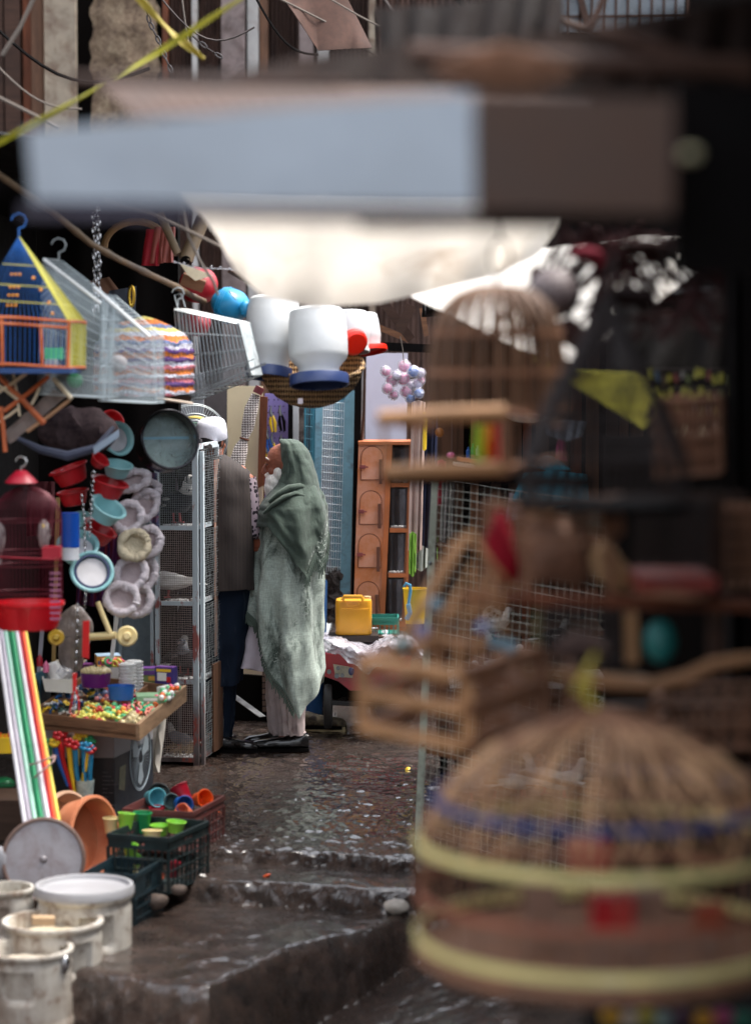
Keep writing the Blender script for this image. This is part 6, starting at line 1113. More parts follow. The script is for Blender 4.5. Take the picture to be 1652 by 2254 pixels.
# toy push-along wheels, film bundle, tags
wy = T('toy_rod', 'cream yellow toy axle with round wheels hanging over the tray', 'toy', P(205, 1405, 10.8)); rodm = M_cream
for a, c, r_ in (((196, 1402), (256, 1398), .017), ((215, 1325), (243, 1395), .012), ((130, 1340), (122, 1385), .006)): b = MB(); b.tube([P(*a, 10.82), P(*c, 10.8)], r_, 12); b.done('rod', rodm, wy)
for x, y, r_ in ((124, 1403, 18), (280, 1400, 23)): b = MB(); rr = px(r_, 10.7); b.lathe([(.0001, -.02), (rr * .9, -.02), (rr, -.012), (rr, .01), (rr * .85, .018), (rr * .42, .014), (rr * .4, .04), (rr * .3, .045), (.0001, .045)], P(x, y, 10.75), axis=(.1, -1, .12), n=32); b.done('wheel', M_mustard if r_ == 18 else M_cream, wy)
for x0, x1, y0, y1, m, l in ((128, 118, 1095, 1480, mat('mustard_lath', (160, 130, 74), .6), 'mustard lath standing behind the dome cage'), (95, 85, 1362, 1490, mat('grey_lath', (150, 150, 160), .6), 'grey lath standing behind the plastic sticks'), (262, 246, 1320, 1450, M_white, 'white lath slanting behind the toy axle')):
    b = MB(); b.bar(P(x0, y0, 11.3), P(x1, y1, 11.3), .018, .012); b.done('lath', m, label=l, cat='lath')
b = MB(); b.ball(P(165, 1382, 11.3), (.085, .06, .1), 26, 18); b.tube([P(165, 1400, 11.3), P(160, 1440, 11.3), P(158, 1478, 11.3)], [.08, .06, .055], 20); b.v = [p + Vector([.018 * nz(p.x, p.z, 16, s) for s in (1, 2, 3)]) for p in b.v]
b.done('wrapped_bundle', mat('film_over_grey', (148, 136, 130), .2, .5, 10, bump=.9, bsc=18, spec=.8), label='greyish bundle wrapped in shiny film above the tray', cat='bundle', sharp=20)
rt = T('red_tag', 'long red tag hanging at the end of the bright chain', 'tag', P(191, 1454, 10.4)); b = MB(); b.poly([P(183, 1368, 10.4), P(197, 1366, 10.4), P(196, 1450, 10.4), P(181, 1446, 10.4)], (0, .008, 0)); b.done('blade', mat('tag_red', (214, 16, 20), .35), rt)
rh = T('red_pendant', 'small red pendant with cord loop hanging over the tray', 'toy', P(165, 1570, 10.3)); b = MB(); b.poly([P(160, 1482, 10.3), P(170, 1482, 10.3), P(168, 1520, 10.3), P(160, 1520, 10.3)], (0, .008, 0)); b.done('tag', mat('tag_red', (214, 16, 20)), rh)
b = MB(); b.tube([P(162, 1520, 10.3), P(158, 1545, 10.3), P(154, 1568, 10.3), P(164, 1578, 10.3), P(174, 1570, 10.3), P(174, 1545, 10.3), P(168, 1520, 10.3)], .0035, 6); b.done('loop', mat('tag_red', (214, 16, 20)), rh)
# printed carton of the fan, its corner towards the viewer
fb = T('printed_fan_box', 'black printed carton with a picture of a fan, under the wooden tray', 'box', P(240, 1850, 11)); t = NT('carton_black'); t.b.inputs['Base Color'].default_value = lin((20, 22, 28)); t.b.inputs['Roughness'].default_value = .4; M_ck = t.m; M_ck2 = mat('carton_slate', (44, 54, 66), .4, .35, 5, dirt=(28, 32, 40), damt=.4)
E0, E1, E2 = P(60, 1800, 11.0), P(252, 1800, 11.0), P(336, 1770, 11.55); zt, zb = P(252, 1606, 11.0).z, -.06
b = MB(); q = [Vector((p.x, p.y, zb)) for p in (E0, E1, E2, E0 + (E2 - E1))]; b.poly(q, (0, 0, zt - zb)); b.done('carton', M_ck, fb)
nrm = (E2 - E1).cross(Z).normalized(); sd = (E2 - E1)
def side_pt(u, z, k=.003): p = Vector((E1.x, E1.y, z)) + Vector((sd.x, sd.y, 0)) * u; return p + nrm * k
z_w = P(252, 1668, 11.0).z
b = MB(); b.poly([side_pt(.0, zt - .004), side_pt(1, zt - .004), side_pt(1, z_w), side_pt(0, z_w)], nrm * -.002); b.done('white_band', mat('carton_white', (176, 176, 182), .5, .15), fb)
b = MB(); b.poly([Vector((E0.x, E0.y - .003, zt - .004)), Vector((E1.x, E1.y - .003, zt - .004)), Vector((E1.x, E1.y - .003, z_w)), Vector((E0.x, E0.y - .003, z_w))], (0, .002, 0)); b.done('white_band', mat('carton_shade', (150, 138, 138), .5, .2), fb)
b = MB(); b.poly([side_pt(0, z_w - .002), side_pt(1, z_w - .002), side_pt(1, zb), side_pt(0, zb)], nrm * -.002); b.done('side_print', M_ck2, fb)
fz = P(312, 1680, 11.3).z + .02; cF = side_pt(.66, fz, .005); u_ = Vector((sd.x, sd.y, 0)).normalized(); b = MB()
for a_ in range(46): q = 2 * math.pi * a_ / 46; b.tube([cF + (u_ * math.cos(q) + Z * math.sin(q)) * .03, cF + (u_ * math.cos(q + .25) + Z * math.sin(q + .25)) * .155], .0007, 3, caps=False)
for r_ in (.158, .15, .04): b.tube([cF + (u_ * math.cos(q) + Z * math.sin(q)) * r_ for q in [2 * math.pi * k / 48 for k in range(48)]], .0018, 4, close=True)
for a0 in (0, 2.1, 4.2): b.poly([cF + (u_ * math.cos(a0 + w) + Z * math.sin(a0 + w)) * rr for w, rr in ((0, .03), (.15, .12), (.5, .135), (.9, .11), (.9, .03))], nrm * .0006)
b.done('fan_picture', mat('print_pale', (190, 206, 216), .5, .2), fb)
b = MB(); random.seed(5)
for k, w in enumerate((3, 2, 4, 6, 3, 5, 3, 3, 7)):
    x = 232
    for j in range(w): ww = random.uniform(4, 9); a = P(x, 1718 + k * 7.6 - 4, 10.995); c = P(x + ww, 1718 + k * 7.6 - 4, 10.995); b.bar(a, c, .0035, .002); x += ww + 2.4
    for j in range(0): pass
M_pt = mat('print_text', (120, 116, 120), .5); b.v = [p - Vector((.0, .0, .0)) for p in b.v]
b = MB()
for k, w in enumerate((1, 1, 2, 3, 1, 2, 1, 1, 3)):
    x = 226
    for j in range(w): ww = random.uniform(9, 20); b.bar(P(x, 1700 + k * 9, 10.994), P(min(x + ww, 250), 1700.5 + k * 9, 10.994), .0035, .0015); x += ww + 3
    if x > 250: continue
b.done('small_print', M_pt, fb)
b = MB(); b.poly([side_pt(.12, fz - .0, .004), side_pt(.28, fz, .004), side_pt(.24, fz - .12, .004), side_pt(.1, fz - .1, .004)], nrm * .001); b.done('print_patch', mat('print_cream', (150, 150, 120), .5, .4, 30), fb)
for u0 in (.14, .4): b = MB(); b.poly([side_pt(u0, fz - .26, .004), side_pt(u0 + .14, fz - .25, .004), side_pt(u0 + .14, fz - .36, .004), side_pt(u0, fz - .37, .004)], nrm * .001); b.done('print_patch', mat('print_blue', (70, 96, 116), .5, .5, 30), fb)
cloth('cloth_bag', ([318, 362], [1590, 1582]), ([322, 350], [1700, 1700]), 11.75, 11.7, mat('linen_white', (206, 200, 190), .85, .15, 8, bump=.4, bsc=12), 'crumpled off white cloth bag hanging between printed carton and pigeon cabinet', 'cloth', nu=20, nv=14, fold=.03, fk=2, th=.01)
# long toy whistles in a cup
tc = T('toy_cup', 'printed paper cup standing in front of the black carton', 'cup', P(190, 1760, 10.7)); b = MB(); b.lathe([(.0001, 0), (.032, 0), (.042, .11), (.04, .11), (.03, .006)], P(188, 1770, 10.7), n=26); b.done('shell', mat('cup_print', (170, 186, 180), .5, .5, 26, dirt=(90, 120, 150), damt=.4, dsc=20), tc)
wcol = dict(y=(M_yellow, 'yellow'), b=(M_blue, 'blue'), c=(plastic('sky_blue', (30, 130, 176), .3), 'sky blue'), r=(M_red, 'red'))
for x0, y0, x1, y1, k, l in ((160, 1745, 128, 1625, 'r', 'red whistle with dark body among the bunch'), (165, 1745, 152, 1640, 'y', 'yellow curved whistle in front of the sky blue ones'), (176, 1750, 165, 1645, 'c', 'sky blue whistle, middle of the bunch'), (190, 1752, 186, 1648, 'c', 'sky blue whistle, second from the carton'), (200, 1740, 200, 1655, 'c', 'thick sky blue whistle leaning towards the carton'), (150, 1730, 120, 1640, 'b', 'blue whistle nearest the plastic sticks'), (180, 1748, 196, 1650, 'y', 'yellow whistle half hidden behind the sky blue ones')):
    m = wcol[k][0]; o = T('toy_whistle', l, 'toy', P(x0, y0, 10.7), 'toy whistles in the paper cup'); b = MB(); b.tube([P(x0, y0, 10.7), P((x0 + x1) / 2 - 2, (y0 + y1) / 2, 10.7), P(x1, y1, 10.68)], [.007, .011, .0135], 10); b.done('tube', m, o)
    b = MB(); e = P(x1, y1, 10.67); b.ball(e, (.018, .018, .012), 12, 8); [b.ball(e + Vector((.016 * math.cos(a), -.004, .012 + .013 * math.sin(a))), (.011, .008, .01), 8, 6) for a in (0, 1.2, 2.4, 3.6, 5)]; b.done('flower_head', wcol[random.choice('yyrc')][0], o)
for x, y, m, l in ((140, 1612, M_red, 'red flower head at the back of the whistle bunch'), (160, 1606, M_white, 'white flower head at the back of the whistle bunch'), (172, 1618, M_yellow, 'yellow flower head highest in the whistle bunch'), (198, 1632, M_green, 'green flower head nearest the carton'), (112, 1636, M_green, 'green flower head nearest the plastic sticks'), (186, 1612, M_yellow, 'yellow flower head second highest in the bunch')):
    b = MB(); e = P(x, y, 10.75); b.ball(e, .012, 8, 6); [b.ball(e + Vector((.017 * math.cos(a), 0, .017 * math.sin(a))), (.012, .007, .012), 8, 6) for a in (0, 1.25, 2.5, 3.8, 5)]; b.tube([e, e + Vector((.0, .02, -.14))], .004, 6); b.done('toy_flower', m, label=l, cat='toy', group='flower heads of the whistle bunch')
# bundle of plastic sticks
M_pw = plastic('stick_white', (214, 212, 218)); cols = [(-24, M_pw, 'white'), (-18, M_pw, 'white'), (-12, mat('stick_lilac', (180, 172, 186), .4), 'lilac grey'), (-6, M_pw, 'white'), (1, plastic('stick_mint', (170, 214, 196)), 'mint'), (9, plastic('stick_green', (24, 140, 90)), 'green'), (17, plastic('stick_green', (24, 140, 90)), 'green'), (26, M_pw, 'white'), (33, M_pw, 'white'), (41, plastic('stick_pink', (226, 40, 84)), 'deep pink'), (49, plastic('stick_orange', (244, 84, 40)), 'orange'), (54, plastic('stick_sky', (120, 176, 206)), 'sky blue'), (58, plastic('stick_yellow', (224, 206, 90)), 'yellow')]
cnt = {}
for i, (off, m, cn) in enumerate(cols):
    cnt[cn] = cnt.get(cn, 0) + 1; ordn = ['', 'second ', 'third ', 'fourth ', 'fifth '][cnt[cn] - 1]; b = MB(); yt = 1362 if cn in ('green', 'deep pink', 'orange') else 1372
    a = P(10 + off * .75, yt, 10.35 + .015 * (i % 2)); c = P(78 + off * .92, 1815, 9.85 + .015 * (i % 2)); b.tube([a, a.lerp(c, .5) + Vector((-.002, 0, -.004)), c], .0085 if i > 9 else .0105, 10, caps=True)
    b.done('plastic_stick', m, label=f'{ordn}{cn} stick of the tied bundle of long plastic sticks', cat='stick', group='tied bundle of long plastic sticks')
b = MB(); rp = [P(58, 1685, 10.02), P(80, 1680, 9.95), P(110, 1668, 9.94), P(122, 1664, 9.98), P(124, 1668, 10.05)]; b.tube(rp, .004, 6); b.tube([P(66, 1720, 9.98), P(90, 1700, 9.92), P(118, 1676, 9.95), P(122, 1664, 9.98)], .004, 6); b.tube([P(66, 1720, 9.98), P(54, 1735, 10.0), P(52, 1775, 10.0), P(64, 1790, 9.98), P(62, 1745, 9.98)], .004, 6); b.done('string', mat('pinkish_string', (170, 140, 136), .8), label='pinkish string tied round the bundle of plastic sticks', cat='string')
# small cage and box at the edge
sc_, cs, dd_ = wire_cage('wire_cage', 'small dark wire cage low at the edge behind the plastic sticks', [(-20, 1668), (46, 1672), (48, 1762), (-20, 1760)], (.05, .25, 0), 16, 5, M_dwire, 10.6, dens_side=6)
b = MB(); b.lathe([(.0001, 0), (.06, 0), (.065, .07), (.06, .072), (.055, .01)], P(8, 1655, 10.6), n=24, sy=.8); b.done('yellow_basket', M_yellow, label='small yellow basket standing on the low wire cage', cat='basket')
b = MB(); [b.tube([P(4 + k * 6, 1650, 10.6), P(2 + k * 9, 1612 + 5 * (k % 2), 10.6)], .004, 6) for k in range(4)]; b.done('orange_sticks', M_orange, label='orange sticks standing in the small yellow basket', cat='sticks')
b = MB(); b.ball(P(10, 1725, 10.7), (.05, .05, .03), 10, 8); b.done('green_bundle', M_green, label='green bundle inside the low wire cage', cat='bundle')
flat(-40, 1762, 62, 1850, 10.3, .3, wood('old_crate_wood', (70, 52, 42)), 'wooden_box', label='old brown wooden box below the low wire cage', cat='box')
for x, y, m, l in ((88, 1460, M_crim, 'crimson topped little pencil pot behind the sticks'), (102, 1474, M_pink, 'pink topped little sharpener house behind the sticks')): b = MB(); b.lathe([(.0001, 0), (.014, 0), (.014, .035), (.001, .055)], P(x, y + 6, 11.1), n=14); b.done('little_pot', m, label=l, cat='toy')
# clay tambourines
M_clay = mat('clay', (190, 116, 80), .75, .2, 8, bump=.2, bsc=50, dirt=(206, 150, 116), damt=.35, dsc=5); M_clay2 = mat('pale_clay', (206, 168, 140), .75, .15, 8, bump=.2, bsc=50)
def pan(label, x, y, r, d, axis, dep, m, dec=False):
    o = T('clay_pan', label, 'clay pan', P(x, y + r, d)); a = Vector(axis).normalized(); c = P(x, y, d); rr = px(r, d); b = MB(); b.lathe([(.0001, -dep), (rr * .82, -dep), (rr * .9, -dep * .94), (rr * .98, -.012), (rr * 1.03, -.006), (rr * 1.03, .01), (rr * .96, .014), (rr * .91, .004), (rr * .84, -dep * .85), (.0001, -dep * .9)], c, axis=a, n=72); b.done('pan', m, o)
    if dec:
        F = frame_of(a, up=(0, 0, 1)); b = MB()
        for k in range(11):
            q = math.pi + .1 + k * .09
            for j, rr2 in enumerate((.66, .71)): p = c + F @ Vector((rr * rr2 * math.cos(q + j * .04), rr * rr2 * math.sin(q + j * .04), -dep * .86 + .006)); b.ball(p, (.006, .004, .009), 6, 4)
        b.done('incised_marks', M_dwood, o)
    return o
pan('orange clay pan leaning on its side, open to the path', 206, 1844, 92, 10.25, (.86, -.46, .12), .1, M_clay, True)
pan('paler clay pan leaning behind the orange one', 150, 1826, 84, 10.45, (.82, -.5, .15), .09, M_clay2)
# round lid
rl = T('drum_cover', 'round grey metal lid standing on edge behind the drums', 'lid', P(96, 1990, 9.75)); c = P(96, 1892, 9.8); rr = px(92, 9.8); a_ = Vector((.08, -.97, .22)).normalized(); M_lid = mat('stained_grey_metal', (150, 146, 150), .45, .3, 5, dirt=(110, 92, 92), damt=.45, dsc=6, metal=.3)
b = MB(); b.lathe([(.0001, 0), (rr * .95, 0), (rr * .95, -.006), (.0001, -.006)], c, axis=a_, n=60); b.done('plate', M_lid, rl); b = MB(); b.ring(c, rr * .97, .009, a_, 64, 8); b.done('rim', mat('brown_rim', (110, 88, 80), .5, .3, 8), rl); b = MB(); b.ball(c + a_ * .001, (.016, .01, .016), 10, 6); b.done('knob', M_lid, rl)
# crates
M_brownc = mat('brown_crate_plastic', (112, 60, 56), .55, .3, 8, dirt=(84, 60, 52), damt=.4, bump=.15); M_dgreen = mat('dark_green_crate', (18, 38, 40), .55, .3, 8, dirt=(70, 62, 54), damt=.35, bump=.15)
def crate_at(label, nl, nr_, far, m, Hh, group=None, **k):
    """near-left and near-right bottom corners (x, y, d) and the far-right one"""
    A, B_, C_ = P(*nl), P(*nr_), P(*far); yaw = math.atan2((B_ - A).y, (B_ - A).x); W = (Vector((B_.x - A.x, B_.y - A.y))).length; Dp = (Vector((C_.x - B_.x, C_.y - B_.y))).length
    cen = A + (B_ - A) / 2 + Vector((-math.sin(yaw), math.cos(yaw), 0)) * Dp / 2; cen.z = B_.z; return crate('plastic_crate', label, cen, W, Dp, Hh, m, yaw, group=group, **k), cen, W, Dp, yaw
cb, cen, W_, Dp_, yw = crate_at('reddish brown plastic crate of cups and toys beside the path', (272, 1868, 10.66), (424, 1886, 10.57), (478, 1838, 10.98), M_brownc, .19, group='open crates by the steps', nv=9, nr=3, solid_top=.2, flare=.03)
cb.rotation_euler = (0, 0, yw)
def cup(label, x, y, d, r, h, m, rot=(0, 0, 0), group='plastic cups in the crates'):
    o = T('plastic_cup', label, 'cup', P(x, y, d), group); o.rotation_euler = rot; r, h = px(r, d), px(h, d); b = MB(); b.lathe([(.0001, 0), (r * .72, 0), (r * .94, h * .95), (r, h), (r * 1.02, h * .97), (r * .92, h * .96), (r * .7, .006), (.0001, .006)], (0, 0, 0), n=28); b.done('shell', m, o, local=True)
    b = MB(); b.ring((0, 0, h), r * .98, .003, n=28, m=6); b.done('rim', m, o, local=True); return o
M_lblue = plastic('light_blue_cup', (110, 190, 204)); M_dgrey = plastic('dark_grey_pot', (60, 66, 66)); zc = 1790
for l, x, y, r, h, m, rot, d in (('light blue cup lying in the reddish brown crate', 330, 1756, 21, 42, M_lblue, (1.3, .9, .3), 10.95), ('dark grey pot lying open to the front in the reddish brown crate', 358, 1752, 27, 32, M_dgrey, (1.35, 0, -.2), 11.05), ('crimson cup leaning in the reddish brown crate', 410, 1764, 21, 38, M_crim, (-.3, -.5, 0), 10.95), ('orange cup tipped over by the crate corner', 434, 1760, 20, 34, M_orange, (.9, 1.2, 0), 10.9),
    ('blue cup lying open in the reddish brown crate', 395, 1768, 20, 34, M_blue, (1.5, .3, .4), 10.85), ('dark teal pot nested beside the grey one', 372, 1766, 17, 30, mat('teal_grey', (70, 96, 96)), (1.3, .3, .2), 10.9), ('red cup seen through the hand hole of the crate', 346, 1802, 17, 26, M_crim, (.1, 0, 0), 10.85), ('salmon cup low in the crate corner', 414, 1790, 17, 28, plastic('salmon', (240, 130, 90)), (1.0, -.9, 0), 10.8), ('small green cup beside the hand hole', 372, 1802, 12, 18, M_green, (.3, 0, 0), 10.85), ('mint cup tucked under the orange one', 447, 1772, 9, 16, plastic('mint2', (150, 220, 190)), (.6, .6, 0), 10.95)): cup(l, x, y, d, r, h, m, rot)
blob(300, 1790, 11.0, 26, 12, mat('sackcloth', (130, 110, 106), .9), 'sack', 'greyish sack end lying in the reddish brown crate', 'sack', wr=.01)
b = MB(); random.seed(3)
cg, cen, W_, Dp_, yw = crate_at('dark green plastic crate of green and cream cups on the step', (238, 1950, 10.15), (372, 1974, 10.05), (415, 1925, 10.45), M_dgreen, .24, group='open crates by the steps', nv=9, nr=4, solid_top=.19, flare=.03)
for l, x, y, r, h, m, rot, d in (('lime cup of clear stripes in the dark green crate', 275, 1828, 19, 38, M_lime, (-.1, .1, 0), 10.35), ('dark green cup, tallest in the dark green crate', 312, 1832, 21, 44, M_green, (0, .05, 0), 10.45), ('cream cup at the end of the dark green crate', 244, 1834, 17, 34, M_cream, (0, 0, 0), 10.35), ('lime bowl in the middle of the dark green crate', 352, 1838, 22, 22, M_lime, (0, 0, 0), 10.45), ('lime bowl by the corner of the dark green crate', 386, 1832, 22, 24, M_lime, (0, .1, 0), 10.4), ('cream bowl at the near side of the dark green crate', 335, 1848, 22, 20, M_cream, (-.1, 0, 0), 10.3),
    ('lime cup low behind the lattice of the dark green crate', 290, 1915, 16, 34, M_lime, (.3, .4, 0), 10.3), ('cream cup low behind the lattice', 300, 1930, 14, 30, M_cream, (.6, -.5, 0), 10.28), ('red cup low behind the side lattice', 378, 1930, 14, 34, M_crim, (0, .2, 0), 10.25), ('orange cup low behind the side lattice', 352, 1935, 12, 32, M_orange, (0, -.2, 0), 10.22), ('lime cup seen through the hand hole of the dark green crate', 288, 1884, 17, 24, M_lime, (.2, 0, 0), 10.25), ('second dark green cup low in the crate', 262, 1935, 14, 30, M_green, (.2, .3, 0), 10.32)): cup(l, x, y, d, r, h, m, rot)
c3_, cen, W_, Dp_, yw = crate_at('dark teal crate low beside the lidded drum', (190, 2095, 9.86), (298, 2078, 9.8), (322, 2020, 10.12), mat('dark_teal_crate', (20, 42, 50), .45, .25, 8, bump=.1), .28, group='open crates by the steps', nv=9, nr=4, solid_top=.34, flare=.06)
for x, y, s, l in ((345, 1985, .05, 'stone propping the dark green crate'), (322, 2050, .045, 'round stone beside the dark teal crate'), (395, 1958, .035, 'small stone under the crate corner')):
    b = MB(); b.ball((0, 0, 0), (s, s * .8, s * .7), 16, 10); b.v = [p * (1 + .25 * nz(p.x, p.y + p.z, 20, s * 100)) + P(x, y, 10.0) for p in b.v]; b.done('stone', mat('dull_stone', (84, 70, 62), .8, .4, 12), label=l, cat='stone')
# drums
t = NT('drum_plastic'); n1 = t.noise(4, 8, .7, t.mapped((1, 1, .45)), .4); n2 = t.noise(16, 6, .7); sp = t.n.new('ShaderNodeSeparateXYZ'); t.link(t.tc.outputs['Object'], sp.inputs[0])
o_ = t.ramp(n1, [(.36, lin((132, 118, 106))), (.45, lin((182, 176, 166))), (.6, lin((204, 200, 192)))]); mm = t.n.new('ShaderNodeMath'); mm.operation = 'MULTIPLY_ADD'; t.link(n2, mm.inputs[0]); mm.inputs[1].default_value = -.6; t.link(sp.outputs[2], mm.inputs[2])
o_ = t.mix(t.ramp(mm.outputs[0], [(-.0, .8), (.35, 0)]), o_, lin((116, 96, 84))); o_ = t.mix(t.ramp(n2, [(.55, 0), (.63, .6)]), o_, lin((116, 90, 70))); t.link(o_, t.b.inputs['Base Color']); t.b.inputs['Roughness'].default_value = .45; t.bump(n2, .15, .01); M_drum = t.m
def drum(label, x, y, d, rpx, H_=.72, lid=None, fill=None, handle_a=(), clip=None):
    r = px(rpx, d); top = P(x, y, d); o = T('plastic_drum', label, 'drum', top - Vector((0, 0, H_)), 'whitish drums at the corner'); b = MB()
    pr = [(.001, 0), (r * .9, 0), (r * .96, .02), (r * .97, H_ * .4), (r * .98, H_ * .42), (r * .98, H_ * .44), (r * .97, H_ * .46), (r * .97, H_ * .56), (r * 1.0, H_ * .575), (r * 1.0, H_ * .61), (r * .97, H_ * .625), (r * .965, H_ * .8), (r * .97, H_ * .92), (r * .94, H_ * .955), (r * .94, H_ * .965), (r, H_ * .975), (r * 1.02, H_ * .987), (r, H_), (r * .9, H_), (r * .87, H_ * .96), (r * .86, H_ * .1), (.001, H_ * .1)]
    prf = pr; n = 72; vs = []
    def rad(z, a, rr):                                      # moulded hand grips: pockets pressed into the wall
        for ha in handle_a:
            da = (a - ha + math.pi) % (2 * math.pi) - math.pi; u = abs(da) / .3; zz = (z - H_ * .83) / (H_ * .075)
            if u < 1.4 and abs(zz) < 1.4: rr -= r * .26 * float(sstep(1.25, .85, u) if False else max(0, min(1, (1.25 - u) / .25))) * max(0, min(1, (1.2 - abs(zz)) / .3)) * (1 if zz > -.2 else max(0, 1 + (zz + .2) * .9))
        return rr
    pts = []
    for i, (r0, z0) in enumerate(prf[:-1]):
        r1, z1 = prf[i + 1]; k = max(1, int(abs(z1 - z0) / .012)) if i < 17 and max(r0, r1) > r * .8 else 1
        for j in range(k): pts.append((lerp(r0, r1, j / k), lerp(z0, z1, j / k), i < 16))
    pts.append((*prf[-1], False)); fs = []
    for r0, z0, outer in pts:
        for j in range(n): a = 2 * math.pi * j / n; rr = rad(z0, a, r0) if outer else r0; vs.append((rr * math.cos(a), rr * math.sin(a), z0))
    for i in range(len(pts) - 1):
        for j in range(n): j2 = (j + 1) % n; fs.append((i * n + j, i * n + j2, (i + 1) * n + j2, (i + 1) * n + j))
    b.add(vs, fs); b.done('body', M_drum, o, local=True, sharp=50)
    if lid: b = MB(); b.lathe([(.001, H_ + .012), (r * .9, H_ + .012), (r * .93, H_ + .03), (r * 1.0, H_ + .03), (r * 1.03, H_ + .015), (r * 1.03, H_ - .004), (r * .99, H_ - .006)], (0, 0, 0), n=64); b.done('lid', lid, o, local=True)
    if fill:
        b = MB(); b.lathe([(.001, H_ * .975 - .02), (r * .5, H_ * .97 - .025), (r * .87, H_ * .955 - .035)], (0, 0, 0), n=48); b.v = [p + Vector((0, 0, .01 * nz(p.x, p.y, 20, 3))) for p in b.v]; b.done('fill', fill, o, local=True)
    if clip is not None: b = MB(); q = Vector((r * math.cos(clip), r * math.sin(clip), H_ - .04)); b.ball(q, (.02, .02, .03), 10, 8); b.ring(q - Vector((0, 0, .01)), .022, .005, (math.cos(clip), math.sin(clip), 0), 16, 6); b.done('clasp', M_chain, o, local=True)
    return o
A_ = R
drum('front drum at the very corner, open with a metal clasp', 62, 2085, 9.0, 101, .7, None, mat('dusty_inside', (186, 176, 160), .8, .2), (A_(-97), A_(20)), A_(-28))
drum('open drum of pale grain behind the front one', 117, 2024, 9.25, 112, .74, None, mat('pale_grain', (206, 192, 164), .9, .3, 60, bump=.6, bsc=120), (A_(-52), A_(150)), None)
drum('tallest drum, closed with a whitish lid', 186, 1962, 9.5, 108, .8, mat('lid_grey_white', (164, 164, 168), .4, .15, 5, dirt=(120, 96, 80), damt=.25, dsc=9), None, (A_(-68), A_(110)), None)
drum('olive stained open drum at the edge behind the grain drum', 14, 1952, 9.55, 62, .74, None, mat('olive_inside', (120, 112, 80), .8), (A_(-100),), None)
b = MB(); b.box(P(96, 2026, 9.2), (.085, .05, .03), (0, .06, .2)); b.done('wooden_scoop', mat('scoop_wood', (190, 160, 126), .6), label='flat wooden block lying on the pale grain', cat='scoop')
blob(2, 1898, 9.8, 16, 36, mat('grey_pot', (150, 150, 156), .5), 'pot', 'dull grey pot just at the edge beside the round lid', 'pot')
# ================================================================ wire stall on the far side of the path
random.seed(33)
ws = T('wire_stall', 'tall wire mesh bird stall with pale chipped corner post at the path edge', 'bird cage', P(915, 1880, 10.7))
M_pp = mat('pale_chipped_post', (178, 188, 172), .6, .2, 5, dirt=(84, 70, 60), damt=.42, dsc=9)
pb_, pt_ = P(918, 1882, 10.7), P(957, 1058, 10.7); qb, qt = P(1335, 2000, 9.9), P(1372, 1092, 9.9)
b = MB(); b.bar(pb_, pt_, .032, .032); b.done('post', M_pp, ws); b = MB(); b.bar(qb, qt, .03, .03); b.done('post', M_pp, ws)
b = MB(); b.wires(pb_ + Vector((.012, -.02, .03)), qb + Vector((0, -.02, .03)), pt_ + Vector((.012, -.02, 0)), 27, 47, .0013, .004, 4); b.done('wire_mesh', mat('pale_wire', (196, 200, 190), .4, .25, 4, metal=.4, dirt=(120, 90, 70), damt=.4, dsc=3), ws)
b = MB(); b.wires(pb_ + Vector((.03, .02, .03)), pb_ + Vector((.5, 1.5, .03)), pt_ + Vector((.0, .02, 0)), 40, 60, .0009, .004, 3); b.done('wire_mesh', M_dwire, ws)
for t_ in (.0, .28, .53, .83): b = MB(); a = pb_.lerp(pt_, t_); c = qb.lerp(qt, t_); b.bar(a + Vector((.02, .01, 0)), c, .014 if t_ else .05, .02 if t_ else .04); b.done('rail', M_bwood if t_ else M_dwood, ws)
for k, (x, y) in enumerate(((930, 1640), (938, 1405), (946, 1240))): b = MB(); b.ball(P(x, y, 10.67), .009, 8, 6); b.done('bolt', M_metal, ws)
for x0, x1, y0, y1, d in ((968, 984, 1600, 1880, 11.2), (1010, 1026, 1600, 1870, 11.4)): flat(x0, y0, x1, y1, d, .04, M_black, 'leg', ws)
# slatted brown back
sb = T('plank_wall', 'brown slatted wall of planks behind the wire mesh stall', 'plank wall', P(1130, 1750, 12.4)); x = 966; k = 0
while x < 1420:
    w = random.uniform(17, 30); m = (M_vwood, M_redwood, M_dwood, wood('slat_tan', (150, 104, 74), stretch=(9, 9, .8)), wood('slat_grey', (150, 134, 120), stretch=(9, 9, .8)))[random.choice([0, 0, 1, 3, 3, 4, 2])]
    b = MB(); d = 12.4 + .03 * (k % 2); b.poly([P(x, 715, d), P(x + w, 715, d), P(x + w - 6, 1640, d), P(x - 6, 1640, d)], (0, .02, 0)); b.done('plank', m, sb); x += w + random.choice([3, 5, 10, 16]); k += 1
b = MB(); b.box(P(1240, 1200, 12.75), (1.15, .03, 2.6)); b.done('backing', M_void, sb)
for y, x0, x1, dz, l in ((1188, 985, 1320, 11.8, 'upper plank shelf behind the wire mesh'), (1388, 985, 1330, 11.6, 'middle plank shelf behind the wire mesh'), (1503, 990, 1340, 11.5, 'white edged shelf behind the wire mesh'), (1752, 975, 1340, 11.3, 'lowest plank floor under the hens')):
    flat(x0, y, x1, y + 12, dz, .5, M_white if y == 1503 else M_bwood, 'shelf_plank', label=l, cat='shelf')
